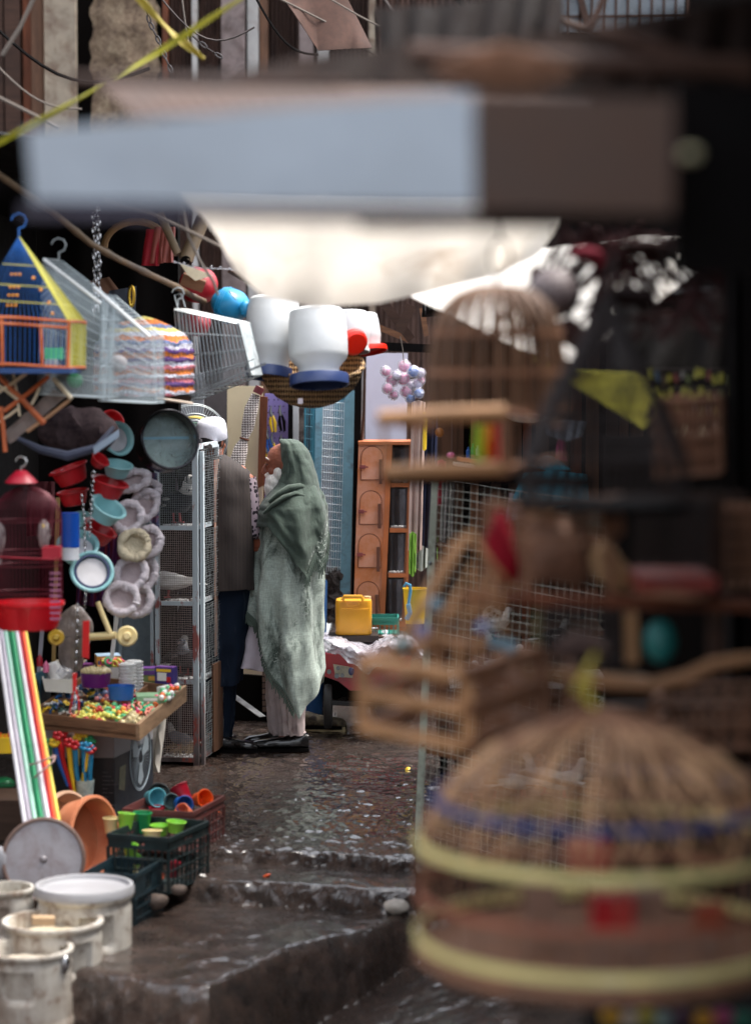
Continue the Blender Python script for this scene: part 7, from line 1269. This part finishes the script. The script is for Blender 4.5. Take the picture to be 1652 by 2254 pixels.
for x, y, s, yaw, m1_, m2_, wh, l, d in [(a[0], a[1] + 6, a[2] * .66) + a[3:] for a in ((1092, 1372, .85, .5, M_pwht, M_pwht, (), 'plump white pigeon on the middle shelf behind the wire', 11.5), (1098, 1420, .8, 2.8, M_pgr, M_pwht, ((.03, .02, .1),), 'brownish pigeon under the middle shelf', 11.45), (1112, 1455, .9, .3, M_pwht, M_pwht, (), 'white pigeon crouching at the centre of the wire stall', 11.4), (1075, 1488, .85, 3.0, M_pwht, M_pwht, (), 'white pigeon, first of the row on the white shelf', 11.4), (1110, 1486, .85, .2, M_pblk, M_pwht, ((.03, .02, .12),), 'dark and white pigeon in the row on the white shelf', 11.35), (1148, 1488, .85, 2.6, M_pwht, M_pwht, (), 'white pigeon, last of the row on the white shelf', 11.35),
    (1218, 1395, .8, .4, M_pblk, M_pwht, ((.03, .02, .12),), 'black and white pigeon near the far end of the shelf', 11.3), (1285, 1500, .8, 2.9, M_pwht, M_pwht, (), 'white pigeon by the far end of the wire stall', 11.2))]:
    pigeon('pigeon', l, P(x, y, d), s, yaw, m1_, m2_, white=wh)
M_hen = mat('tan_feathers', (176, 126, 86), .8, .3, 18)
for x, y, s, yaw, m, mw, l in ((1035, 1712, 1.35, .2, M_pwht, M_pwht, 'white hen low in the wire stall, nearest the path'), (1090, 1706, 1.3, 3.0, M_hen, M_hen, 'tan hen behind the white hen'), (1150, 1705, 1.3, .4, M_pwht, M_hen, 'white and tan hen in the middle of the stall floor'), (1200, 1700, 1.25, 2.8, M_pwht, M_pwht, 'white hen, farther one on the stall floor'), (1240, 1708, 1.2, .1, M_pwht, M_pwht, 'white hen with lowered tail at the far end of the floor')): pigeon('hen', l, P(x, y + 14, 11.3), s * .62, yaw, m, mw, cat='hen')
for x, y, r_, l in ((1242, 1162, 20, 'whitish netted ball hanging under the turquoise cloth'), (1082, 1356, 22, 'pinkish white puff of feathers on the middle shelf'), (1330, 1555, 18, 'glittering silver tangle in the dark of the wire stall')):
    b = MB(); c = P(x, y, 11.1); random.seed(x)
    for _ in range(70): v1 = Vector((random.gauss(0, 1), random.gauss(0, 1), random.gauss(0, 1))).normalized(); v2 = (v1 + Vector((random.gauss(0, .5), random.gauss(0, .5), random.gauss(0, .5)))).normalized(); b.tube([c + v1 * px(r_, 11.1), c + (v1 + v2) * px(r_ * .52, 11.1), c + v2 * px(r_, 11.1)], .0024, 4)
    b.done('netted_ball', M_wire if x == 1330 else M_paper, label=l, cat='ball')
M_turq = mat('turquoise_cloth', (24, 150, 176), .75, .25, 8, bump=.3, bsc=12, dirt=(90, 190, 206), damt=.3, dsc=5)
cloth('cloth', ([1150, 1215, 1290], [1042, 1036, 1044]), ([1126, 1210, 1296], [1102, 1122, 1108]), 11.2, 11.0, M_turq, 'turquoise cloth spread behind the wire mesh', 'cloth', nu=40, fold=.02, fk=6)
cloth('cloth', ([1196, 1205, 1214], [1004, 1002, 1004]), ([1158, 1206, 1256], [1026, 1036, 1034]), 10.9, 10.8, M_turq, 'pleated turquoise parasol top above the wire mesh', 'parasol', nu=60, fold=.014, fk=12)
cloth('cloth', ([1120, 1160], [1085, 1092]), ([1112, 1158], [1150, 1140]), 11.1, 11.0, mat('mauve_white_cloth', (196, 180, 190), .8), 'mauve white cloth end below the turquoise cloth', 'cloth', nu=16, fold=.015, fk=3)
cloth('ribbon', ([1228, 1240], [960, 962]), ([1222, 1248], [1010, 1016]), 10.9, 10.85, mat('magenta_ribbon', (190, 60, 120), .6), 'magenta ribbons hanging beside the turquoise parasol', 'ribbon', nu=14, fold=.01, fk=3)
for x0, x1, y, m, l in ((1008, 1050, 1012, mat('orange_card', (214, 130, 70)), 'orange cardboard lying on the wire stall roof'), (1040, 1092, 1008, M_bwood, 'brown lath lying on the wire stall roof'), (1000, 1040, 1022, M_paper, 'white paper lying on the wire stall roof')):
    b = MB(); b.box(P((x0 + x1) / 2, y, 10.9), (px(x1 - x0, 10.9), .12, .014), (0, .12, .1)); b.done('scrap', m, label=l, cat='scrap')
b = MB(); b.ball(P(992, 1002, 10.9), (.02, .02, .014), 10, 8); b.done('pink_bow', M_pink, label='small pink heart at the corner of the wire stall roof', cat='ornament')
cloth('garment', ([972, 986, 1000], [1064, 1060, 1062]), ([968, 980, 996], [1190, 1196, 1190]), 12, 12, mat('striped_grey', (166, 160, 156), .8, .5, 30, stretch=(8, 8, .2)), 'striped grey cloth hanging behind the wire mesh', 'cloth', nu=20, fold=.02, fk=4)
for x, h, m, l in ((1030, 26, M_blue, 'small blue bottle on the slatted back'), (1040, 34, M_green, 'green capped bottle on the slatted back'), (1050, 30, M_white, 'white bottle on the slatted back')): b = MB(); b.lathe([(.0001, 0), (.011, 0), (.011, px(h, 12) * .7), (.005, px(h, 12) * .82), (.005, px(h, 12)), (.0001, px(h, 12))], P(x, 1010, 12.0), n=14); b.done('bottle', m, label=l, cat='bottle')
flat(1015, 1010, 1065, 1016, 11.95, .12, M_bwood, 'shelf_plank', label='short shelf carrying three small bottles', cat='shelf')
chain([P(951, 800, 12.3), P(951, 905, 12.3)], .014, 'thin beaded chain with a heart pendant hanging by the slats'); b = MB(); b.ball(P(967, 952, 12), (.022, .012, .024), 12, 8); b.done('pendant', mat('red_gold', (206, 130, 60), .3), label='red and gold heart pendant by the slats', cat='ornament')
b = MB(); b.lathe([(.0001, -.03), (.05, -.028), (.1, -.008), (.115, 0), (.11, .0), (.05, -.022), (.0001, -.024)], P(1152, 914, 10.5), axis=(.1, -.1, 1), n=32); b.done('white_bowl', M_white, label='white enamel bowl beyond the wicker frames', cat='bowl')
cloth('garment', ([1195, 1240, 1290], [930, 925, 930]), ([1205, 1245, 1280], [958, 972, 960]), 10.4, 10.3, mat('silvery_film', (180, 190, 206), .3, alpha=.7), 'silvery plastic bag under the yellow cloth', 'bag', nu=20, fold=.02, fk=4)
# goods in the dark beyond
flat(1330, 960, 1800, 2300, 8.4, .04, M_void, 'dark_curtain', label='black curtain standing in for the darkness at the end of the wicker stall', cat='curtain'); random.seed(9)  # black sheet put where this end is simply dark
rk = T('packet_rack', 'rack of small bright packets in the dark beyond the cone of netting', 'rack', P(1550, 960, 7.9))
for j, y in enumerate((828, 868, 905, 948)):
    b = MB(); b.bar(P(1425, y - 14, 7.9), P(1760, y - 14, 7.9), .006); b.done('rail', M_dwire, rk)
    for i in range(22):
        x = 1432 + i * 14 + random.uniform(-3, 3); h = random.uniform(16, 26); c = random.choice([(132, 128, 50), (132, 128, 50), (132, 128, 50), (100, 44, 44), (110, 108, 104), (50, 66, 84), (80, 90, 50), (60, 44, 34), (40, 30, 26)] if j < 3 else [(130, 110, 96), (110, 100, 90), (200, 190, 160)])
        b = MB(); b.box(P(x, y + random.uniform(-9, 9), 7.82 + .02 * (i % 4)), (px(random.uniform(5, 11), 7.9), .012, px(h, 7.9)), (0, random.uniform(-.3, .3), 0)); b.done('packet', plastic('packet_%d_%d_%d' % c, c), rk)
# ================================================================ near wicker cages, hanging one before the other
M_wick = mat('wicker', (224, 178, 134), .65, .35, 12, dirt=(110, 76, 56), damt=.4, dsc=9); M_wickd = mat('dark_wicker', (134, 94, 70), .7, .35, 12); M_cane = mat('split_cane', (180, 134, 92), .6, .3, 9); M_hoopy = mat('yellow_hoop', (232, 218, 150), .45, .2, 5, dirt=(206, 214, 220), damt=.3, dsc=3); M_terra = mat('terracotta_band', (150, 92, 70), .7, .25, 7); M_maroon = mat('maroon_band', (110, 40, 40), .7, .3)
def ribs(b, cen, prof, n, r, sy=1, jit=0, m=5):
    for k in range(n):
        a = 2 * math.pi * k / n + random.uniform(-jit, jit); b.tube([cen + Vector((rr * math.cos(a + random.uniform(-jit, jit)), rr * math.sin(a) * sy, z)) for rr, z in prof], r, m, caps=False)
def band(b, cen, rr, z, h, t=.006): b.lathe([(rr, z - h / 2), (rr + t, z - h / 2), (rr + t, z + h / 2), (rr, z + h / 2)], cen, n=72, close=True)
random.seed(12); D_ = 4.4; cen = P(1330, 780, D_); cen.z = 0
bc = T('wicker_dome_cage', 'big round wicker cage with yellow and blue hoops, closest to the viewer', 'bird cage', Vector((cen.x, cen.y, 1.1)))
RB = .332; dome = [(.012, 1.545), (.06, 1.532), (.14, 1.508), (.215, 1.468), (.272, 1.42), (.306, 1.375), (.326, 1.32)]
b = MB(); ribs(b, cen, dome, 100, .0022, jit=.07); b.done('dome_canes', M_wick, bc)
b = MB(); ribs(b, cen, [(.334, 1.33), (.337, 1.22), (.334, 1.11)], 32, .0028, jit=.006); b.done('side_canes', M_wickd, bc)
b = MB(); ribs(b, cen, [(.012, 1.55), (.1, 1.525), (.18, 1.49), (.3, 1.39)], 26, .0045, jit=.05); b.done('rib', M_wickd, bc)
for z, rr, h, m in ((1.308, .337, .019, M_hoopy), (1.135, .338, .021, M_hoopy), (1.385, .304, .009, mat('blue_hoop', (80, 100, 146), .5)), (1.345, .322, .008, M_wickd), (1.215, .336, .014, M_terra), (1.425, .27, .006, M_wickd)): b = MB(); band(b, cen, rr, z, h); b.done('hoop', m, bc)
b = MB()
for k in range(30): a = 2 * math.pi * k / 30; b = MB(); b.box(cen + Vector((.309 * math.cos(a), .309 * math.sin(a), 1.385)), (.01, .01, .026), (0, 0, a)); b.done('binding', mat('blue_binding', (20, 60, 130), .5), bc)
b = MB(); b.lathe([(.001, 1.085), (.33, 1.085), (.345, 1.1), (.338, 1.112), (.001, 1.1)], cen, n=60); b.done('base', M_wickd, bc)
b = MB(); b.tube([cen + Vector((.0, 0, 1.54)), P(1290, 1540, D_), P(1296, 1480, D_)], .007, 8); b.tube([cen + Vector((-.01, 0, 1.56)), P(1265, 1520, D_), P(1310, 1440, D_)], .005, 8); b.done('tie', mat('yellow_tie', (186, 170, 70), .6, .3, 9), bc)
for x, y, w, h, dy in ((1292, 1882, .075, .05, -.1), (1345, 2012, .075, .075, -.12), (1560, 2020, .06, .05, -.05)): b = MB(); b.box(P(x, y, D_ + dy), (w, .05, h)); b.done('feeder', M_red if x < 1500 else mat('rust_red', (150, 60, 30)), bc)
for x, y, w, h in ((1190, 1990, .06, .09), (1420, 1990, .07, .05)): b = MB(); b.box(P(x, y, D_), (w, .06, h)); b.done('perch_box', mat('dusty_box', (150, 120, 104), .8), bc)
# low table under it with bright packets
lt = T('low_table', 'dark low table of bright goods at the bottom corner', 'table', P(1500, 2240, 4.7)); b = MB(); b.box(P(1590, 2262, 4.75), (px(590, 4.75), .5, .03)); b.done('top', M_black, lt)
b = MB(); b.box(P(1300, 2400, 4.55), (.03, .03, .26)); b.done('leg', M_black, lt)
for i, (x, c, cn) in enumerate(((1345, (230, 180, 50), 'amber'), (1385, (220, 210, 200), 'white'), (1420, (200, 190, 70), 'yellow green'), (1455, (160, 190, 190), 'pale aqua'), (1500, (90, 60, 90), 'dark plum'), (1548, (230, 170, 50), 'gold'), (1590, (190, 80, 130), 'magenta'), (1635, (50, 130, 110), 'deep green'))):
    b = MB(); b.ball(P(x, 2236 + 6 * (i % 2), 4.55), (.022, .02, .016), 12, 8); b.done('packet', plastic('goods%d' % i, c), label=f'{cn} packet on the dark low table', cat='packet', group='packets on the low table')
# slatted wooden crate cage
def slat_cage(label, TL, TR, BR, BL, d0, d1, dep, m, rows, colz, th=.02, mside=None, group=None):
    A, B_, C_, E_ = P(*TL, d0), P(*TR, d1), P(*BR, d1), P(*BL, d0); o = T('slatted_cage', label, 'bird cage', (E_ + C_) / 2, group); dv = Vector(dep)
    for off, mm in ((Vector(), m), (dv, M_wickd)):
        for t_ in rows: b = MB(); b.bar(A.lerp(E_, t_) + off, B_.lerp(C_, t_) + off, th, th * .5); b.done('slat', mm, o)
        for t_, w in colz: b = MB(); b.bar(A.lerp(B_, t_) + off + Vector((0, .008, 0)), E_.lerp(C_, t_) + off + Vector((0, .008, 0)), w, w * .5); b.done('upright', mm if w > .01 else M_wickd, o)
    for t_ in rows:
        for p in (A.lerp(E_, t_), B_.lerp(C_, t_)): b = MB(); b.bar(p, p + dv, th * .6, th * .8, up=(0, 0, 1)); b.done('side_slat', mside or M_wickd, o)
    for q in (.25, .5, .75): b = MB(); b.bar(B_ + dv * q, C_ + dv * q, .01); b.done('side_upright', mside or M_wickd, o)
    return o
slat_cage('slatted wooden cage hanging at the centre over the path', (800, 1458), (1025, 1486), (1030, 1648), (800, 1602), 4.95, 4.8, (.16, .2, .02), M_cane, (0, .48, .98), ((0, .03), (.2, .007), (.36, .007), (.52, .007), (.68, .007), (.84, .007), (1, .03)), .036)
# peaked cane cage above it with bluish beads
pk = T('peaked_cage', 'peaked cane cage with bluish beads above the slatted wooden cage', 'bird cage', P(960, 1450, 5.0))
for a, c, r_ in (((838, 1470), (1010, 1188), .006), ((872, 1452), (1034, 1172), .007), ((905, 1470), (1018, 1290), .005), ((950, 1470), (1040, 1240), .005), ((1000, 1470), (1060, 1260), .005), ((1045, 1480), (1090, 1250), .005), ((838, 1470), (1050, 1480), .007), ((1034, 1172), (1130, 1300), .006), ((930, 1350), (1100, 1345), .004), ((1100, 1300), (1120, 1470), .005)):
    b = MB(); b.tube([P(*a, 5.0), P((a[0] + c[0]) / 2 - 4, (a[1] + c[1]) / 2, 4.99), P(*c, 5.05)], r_, 8); b.done('cane', M_cane, pk)
b = MB(); b.ring(P(965, 1452, 5.0), .045, .007, (0, 1, 0), 24, 6); b.ring(P(1060, 1450, 5.02), .04, .006, (0, 1, 0), 24, 6); b.done('hoop', M_cane, pk)
for x, y, c in ((958, 1332, (96, 140, 160)), (930, 1390, (120, 124, 170)), (885, 1418, (90, 140, 150)), (1062, 1382, (110, 120, 160)), (1090, 1415, (80, 130, 150)), (1062, 1468, (96, 104, 170)), (1120, 1425, (96, 140, 160))): b = MB(); b.ball(P(x, y, 4.95), .014, 14, 10); b.done('bead', plastic('bead%d' % x, c), pk)
# round dome cage on its hook
hc_ = T('round_dome_cage', 'round topped cage of broad brown canes hanging before the white tarpaulins', 'bird cage', P(1092, 900, 5.6)); cen = P(1092, 900, 5.6); zt = P(1092, 632, 5.6).z - cen.z
b = MB(); random.seed(2); ribs(b, cen, [(.012, zt), (.05, zt * .985), (.09, zt * .93), (.122, zt * .82), (.142, zt * .66), (.154, zt * .4), (.158, 0)], 24, .0075, m=8); b.done('rib', mat('brown_cane', (104, 74, 52), .6, .3), hc_)
for z, rr in ((0, .16), (zt * .3, .157), (zt * .62, .148)): b = MB(); band(b, cen, rr, z, .014); b.done('hoop', M_wickd, hc_)
b = MB(); b.tube([cen + Vector((0, 0, zt)), P(1092, 606, 5.6)], .004, 6); b.ring(P(1098, 570, 5.6), px(26, 5.6), .0035, (0, 1, 0), 30, 6, sy=1.5) if False else b.tube([P(1100 + 24 * math.sin(a), 566 - 42 * math.cos(a), 5.6) for a in [2 * math.pi * k / 24 for k in range(24)]], .003, 6, close=True); b.done('hook', M_dwire, hc_)
b = MB(); b.tube([P(1100, 524, 5.6), P(1098, 470, 5.6)], .003, 6); b.done('cord', M_dwire, hc_)
# cane frame cage in front
fc_ = T('cane_frame_cage', 'box shaped cane frame with a dark base, hanging by the orange cupboard', 'bird cage', P(980, 1045, 5.2))
for a, c, r_, m in (((834, 922), (1112, 908), .018, M_cane), ((848, 1040), (1108, 1030), .016, M_cane), ((842, 918), (850, 1045), .005, M_cane), ((1108, 905), (1110, 1045), .012, M_wickd), ((905, 916), (908, 1040), .003, M_wickd), ((985, 912), (986, 1034), .003, M_wickd)):
    b = MB(); b.tube([P(*a, 5.2), P((a[0] + c[0]) / 2, (a[1] + c[1]) / 2 - 2, 5.19), P(*c, 5.2)], r_, 10); b.done('cane', m, fc_)
for a, c in (((1112, 908), (1235, 940)), ((1108, 1030), (1235, 1010)), ((834, 922), (960, 948)), ((848, 1040), (960, 1016))): b = MB(); b.tube([P(*a, 5.2), P(*c, 5.55)], .008, 8); b.done('side_cane', M_wickd, fc_)
b = MB(); b.bar(P(842, 1054, 5.22), P(1310, 1062, 5.22), .02, .03); b.done('base_bar', M_black, fc_)
for x, c, l in ((1056, (150, 190, 50), 'lime ribbon hanging inside the cane frame'), (1070, (206, 150, 50), 'amber ribbon hanging inside the cane frame'), (1090, (196, 24, 24), 'scarlet ribbon hanging inside the cane frame')): cloth('ribbon', ([x - 11, x + 11], [935, 935]), ([x - 9, x + 9], [1022, 1024]), 5.9, 5.9, plastic('ribbon%d' % x, c), l, 'ribbon', nu=10, fold=.008, fk=2)
# gourd
gd = T('striped_gourd', 'round grey striped gourd hanging beside the round dome cage', 'gourd', P(1220, 700, 6.0)); b = MB(); b.lathe([(px(57, 6) * math.sin(math.pi * k / 20) * (1 + .012 * (k % 2)) + .0001, -px(57, 6) * .97 * math.cos(math.pi * k / 20)) for k in range(21)], P(1220, 645, 6.0), n=48); b.done('body', mat('gourd_grey', (104, 92, 92), .6, .3, 5), gd)
b = MB(); b.tube([P(1220, 592, 6), P(1222, 560, 6), P(1216, 500, 6)], .003, 6); b.done('cord', M_dwire, gd)
# cone of netting
cn_ = T('cone_cage', 'dark wire cone cage rising over the dim shelf of cages', 'bird cage', P(1330, 1090, 4.8)); cen = P(1330, 1010, 4.8); H_ = P(1350, 655, 4.8).z - cen.z; Mg = mat('sooty_wire', (52, 44, 44), .6, .3, metal=.2)
b = MB(); ribs(b, cen, [(.165, 0), (.12, H_ * .35), (.055, H_ * .72), (.012, H_)], 96, .0014, m=4); [b.ring(cen + Vector((0, 0, H_ * t_)), lerp(.165, .01, t_ ** .9), .002, n=40, m=4) for t_ in (0, .12, .25, .4, .6)]; b.done('cone', Mg, cn_)
b = MB(); ribs(b, cen, [(.165, 0), (.165, -.09)], 70, .0014, m=4); b.done('wall', Mg, cn_); b = MB(); b.lathe([(.001, -.1), (.17, -.1), (.172, -.085), (.001, -.085)], cen, n=40); b.done('base', M_black, cn_); b = MB(); b.tube([cen + Vector((0, 0, H_)), P(1352, 560, 4.8)], .004, 6); b.done('cord', M_dwire, cn_)
# dim shelf of cages
d5 = 5.1
sh_ = T('cage_shelf', 'dim wooden shelf frame holding cages and sacks', 'shelf', P(1300, 1510, d5))
for a, c, w, m in (((1020, 1318), (1660, 1332), .04, M_redwood), ((1150, 1478), (1420, 1500), .034, M_cane), ((1384, 1345), (1388, 1460), .03, M_cane), ((1156, 1110), (1160, 1310), .02, M_wickd), ((1575, 1090), (1570, 1500), .03, M_dwood), ((1340, 1110), (1344, 1310), .016, M_wickd), ((1180, 1340), (1182, 1480), .014, mat('olive_lath', (110, 104, 70), .7)), ((1100, 1100), (1640, 1092), .022, M_dwood)):
    b = MB(); b.bar(P(*a, d5), P(*c, d5), w, w * .6); b.done('bar', m, sh_)
cage4, *_ = wire_cage('wire_cage', 'dim wire cage with brick red tray on the wooden shelf', [(1392, 1108), (1560, 1104), (1562, 1268), (1392, 1274)], (.03, .25, 0), 22, 5, Mg, 5.0, dens_side=6)
b = MB(); b.box(P(1476, 1275, 5.08), (px(172, 5), .24, .03)); b.done('tray', mat('brick_tray', (140, 46, 36), .5), cage4)
blob(1478, 1306, 5.0, 84, 13, mat('tan_sacking', (160, 116, 90), .9, .3, 20), 'sack', 'tan folded sacking under the brick red tray', 'sack', wr=.008, ry=.06)
cage5, *_ = wire_cage('wire_cage', 'dim wire cage at the lower level of the wooden shelf', [(1195, 1350), (1370, 1352), (1372, 1468), (1195, 1470)], (.03, .25, 0), 24, 4, Mg, 5.05, dens_side=6)
blob(1290, 1425, 5.25, 62, 34, mat('mauve_brown', (110, 86, 80), .9, .4, 12), 'bundle', 'mauve brown bundle inside the lower dim cage', 'bundle', wr=.02, ry=.08)
blob(1110, 1208, 5.3, 34, 84, mat('crimson_wool', (140, 24, 40), .9, .3, 10), 'cloth', 'crimson woollen bundle hanging at the end of the wooden shelf', 'bundle', wr=.02, ry=.04)
blob(1240, 1215, 5.3, 78, 80, mat('brown_sack', (132, 98, 80), .9, .4, 9), 'sack', 'brown sack leaning on the wooden shelf', 'sack', wr=.03, ry=.07)
blob(1350, 1245, 5.2, 40, 60, mat('tan_sack', (160, 130, 96), .9, .4, 9), 'sack', 'tan sack beside the brown one', 'sack', wr=.03, ry=.05)
blob(1196, 1130, 5.3, 40, 26, mat('buff_cloth', (170, 126, 84), .9), 'bundle', 'buff cloth bundle on top of the brown sack', 'bundle', wr=.02, ry=.05)
blob(1288, 1140, 5.3, 30, 26, mat('grey_teal_cloth', (80, 110, 110), .9), 'bundle', 'grey teal bundle beside the buff one', 'bundle', wr=.02, ry=.05)
blob(1452, 1412, 5.0, 36, 48, mat('teal_pot', (26, 110, 108), .5), 'pot', 'teal pot standing in the dark beside the tan upright', 'pot', ry=.03)
b = MB(); b.tube([P(1300, 1500, 4.9), P(1370, 1506, 4.9), P(1440, 1508, 4.88), P(1510, 1492, 4.86), P(1570, 1462, 4.84), P(1680, 1446, 4.84)], [.015, .014, .015, .016, .014, .012], 10); b.done('bamboo_pole', mat('dim_bamboo', (140, 100, 66), .7, .4, 8), label='curved bamboo under the teal pot', cat='pole')
b = MB(); b.box(P(1560, 1560, 5.4), (.5, .03, .02)); b.box(P(1560, 1700, 5.4), (.5, .03, .02)); b.wires(P(1380, 1560, 5.4), P(1700, 1560, 5.4), P(1380, 1760, 5.4), 22, 3, .0025); b.done('dark_cage_front', M_dwood, label='dark barred cage front under the curved bamboo', cat='bird cage')
# black sacking added as the darkness at the edge, tangle of nets and ropes against the bright tarpaulin
cloth('sacking', ([1590, 1800], [440, 440]), ([1600, 1800], [1700, 1700]), 5.7, 5.6, M_black, 'black sacking standing in for the darkness down the far edge of the wicker stall', 'sacking', nu=30, nv=20, fold=.03, fk=5)
cloth('sacking', ([1360, 1500, 1660], [660, 700, 560]), ([1340, 1500, 1660], [812, 812, 812]), 6.4, 6.3, M_black, 'black sacking below the bright mottled gap', 'sacking', nu=30, nv=14, fold=.04, fk=4)
random.seed(44); b = MB()
for _ in range(70):
    x0 = random.uniform(1240, 1640); x1 = x0 + random.uniform(-190, 190); y0, y1 = random.uniform(490, 560), random.uniform(620, 790); b.tube([P(x0, y0, 6.0), P((x0 + x1) / 2 + random.uniform(-30, 30), (y0 + y1) / 2, 6.05), P(x1, y1, 6.0)], random.uniform(.003, .009), 6)
for _ in range(26): x, y = random.uniform(1240, 1620), random.uniform(520, 740); b.tube([P(x, y, 6.1), P(x + 60, y + random.uniform(-16, 16), 6.05), P(x + 150, y + random.uniform(-30, 20), 6.1)], .005, 6)
b.done('rope_tangle', mat('dark_rope', (58, 36, 36), .9, .4), label='tangle of dark ropes and netting against the bright tarpaulin', cat='ropes', kind='stuff')
for x, y, rx, rz, c, l in ((1300, 560, 36, 16, (110, 40, 50), 'maroon cloth scrap caught in the rope tangle'), (1440, 545, 60, 18, (40, 26, 24), 'dark bundle caught at the top of the rope tangle'), (1560, 590, 40, 26, (60, 30, 34), 'dusky bundle caught at the far end of the rope tangle'), (1400, 650, 46, 22, (30, 22, 22), 'black bundle low in the rope tangle')): blob(x, y, 6.0, rx, rz, mat('bund%d' % x, c, .9), 'bundle', l, 'bundle', wr=.03, ry=.05)
# fan of twigs and poles under the roof
random.seed(8); b = MB()
for k in range(46): a = lerp(-1.15, 1.15, k / 45); b.tube([P(1110, 96, 4.0), P(1110 + 90 * math.sin(a), 96 + 60 * math.cos(a), 4.0), P(1110 + 170 * math.sin(a), 110 + 96 * math.cos(a) + random.uniform(-8, 8), 4.02)], .0026, 5)
b.done('twig_broom', M_wickd, label='fan of dark twigs hung above the boards', cat='broom')
for a, c, w, l in (((900, 120), (1660, 150), .02, 'long dark pole running under the roof'), ((150, 172), (760, 186), .007, 'dark pole along the ragged awning edge'), ((1300, 60), (1660, 170), .014, 'slanting dark pole near the top corner'), ((1480, 200), (1652, 380), .012, 'dark stick slanting at the far edge')): b = MB(); b.tube([P(*a, 4.1), P((a[0] + c[0]) / 2, (a[1] + c[1]) / 2 + 5, 4.1), P(*c, 4.1)], w, 8); b.done('pole', M_dwood, label=l, cat='pole')
cloth('sacking', ([1000, 1300, 1660], [130, 110, 60]), ([1000, 1300, 1660], [202, 208, 215]), 4.6, 4.5, M_black, 'black sacking above the brown hanging board', 'sacking', nu=40, fold=.03, fk=6)
blob(1518, 340, 3.3, 22, 14, mat('cream_knob', (200, 190, 150)), 'knob', 'cream knob glinting at the end of the brown board', 'knob')
# more of the crowded near stall: slatted cages stacked in the dark
slat_cage('dark slatted cage behind the slatted wooden one', (1060, 1470), (1190, 1500), (1190, 1640), (1060, 1610), 5.3, 5.2, (.1, .2, .02), M_wickd, (0, .33, .66, 1), ((0, .02), (.25, .012), (.5, .012), (.75, .012), (1, .02)), .018)
slat_cage('dim slatted cage under the cone cage, in front of the brown sack', (1150, 1112), (1330, 1104), (1332, 1190), (1150, 1196), 4.9, 4.85, (.05, .2, .0), M_wickd, (0, .5, 1), ((0, .014), (.2, .008), (.4, .008), (.6, .008), (.8, .008), (1, .014)), .014)
slat_cage('dusky slatted cage at the far edge below the curved bamboo', (1440, 1540), (1680, 1530), (1680, 1640), (1440, 1650), 5.2, 5.1, (.05, .2, .0), M_wickd, (0, .5, 1), ((0, .02), (.2, .01), (.4, .01), (.6, .01), (.8, .01), (1, .02)), .018)
for x0, y0, x1, y1, d, w, l in ((1170, 700, 1180, 1110, 5.3, .004, 'brown cord running down beside the round dome cage'), (1260, 1060, 1300, 1300, 5.0, .006, 'dark cord in front of the sacks'), (960, 1060, 940, 1200, 5.1, .004, 'thin cord holding the peaked cage'), (1420, 900, 1470, 1110, 4.9, .005, 'dark cord below the cone cage')):
    b = MB(); b.tube([P(x0, y0, d), P((x0 + x1) / 2 + 4, (y0 + y1) / 2, d), P(x1, y1, d)], w, 6); b.done('cord', M_dwood, label=l, cat='cord')

for x, y, rx, rz, c, l in ((1270, 735, 34, 40, (70, 50, 46), 'dusky bag hanging below the striped gourd'), (1350, 560, 50, 24, (46, 30, 28), 'dark bundle wedged beside the maroon scrap'), (1190, 610, 16, 26, (90, 66, 56), 'small brown pouch between round dome cage and gourd')): blob(x, y, 6.2, rx, rz, mat('bund%d' % x, c, .9), 'bundle', l, 'bundle', wr=.03, ry=.05)

for lab, c4, d, n, nh in (('brown wire cage hanging before the packet rack', [(1440, 880), (1580, 872), (1584, 1040), (1440, 1052)], 5.6, 14, 4), ('brown wire cage at the far edge beside the brick red tray', [(1570, 1120), (1680, 1120), (1680, 1290), (1574, 1296)], 5.3, 10, 4), ('brown wire cage half behind the crimson bundle', [(1060, 1110), (1165, 1118), (1165, 1290), (1062, 1300)], 5.5, 10, 5)):
    o, cs, dv = wire_cage('wire_cage', lab, c4, (.04, .2, .0), n, nh, M_wickd, d, dens_side=5, r=.0022)
    for a, c in ((cs[0], cs[1]), (cs[3], cs[2]), (cs[0], cs[3]), (cs[1], cs[2])): b = MB(); b.tube([a, c], .004, 8); b.done('edge_cane', M_wickd, o)
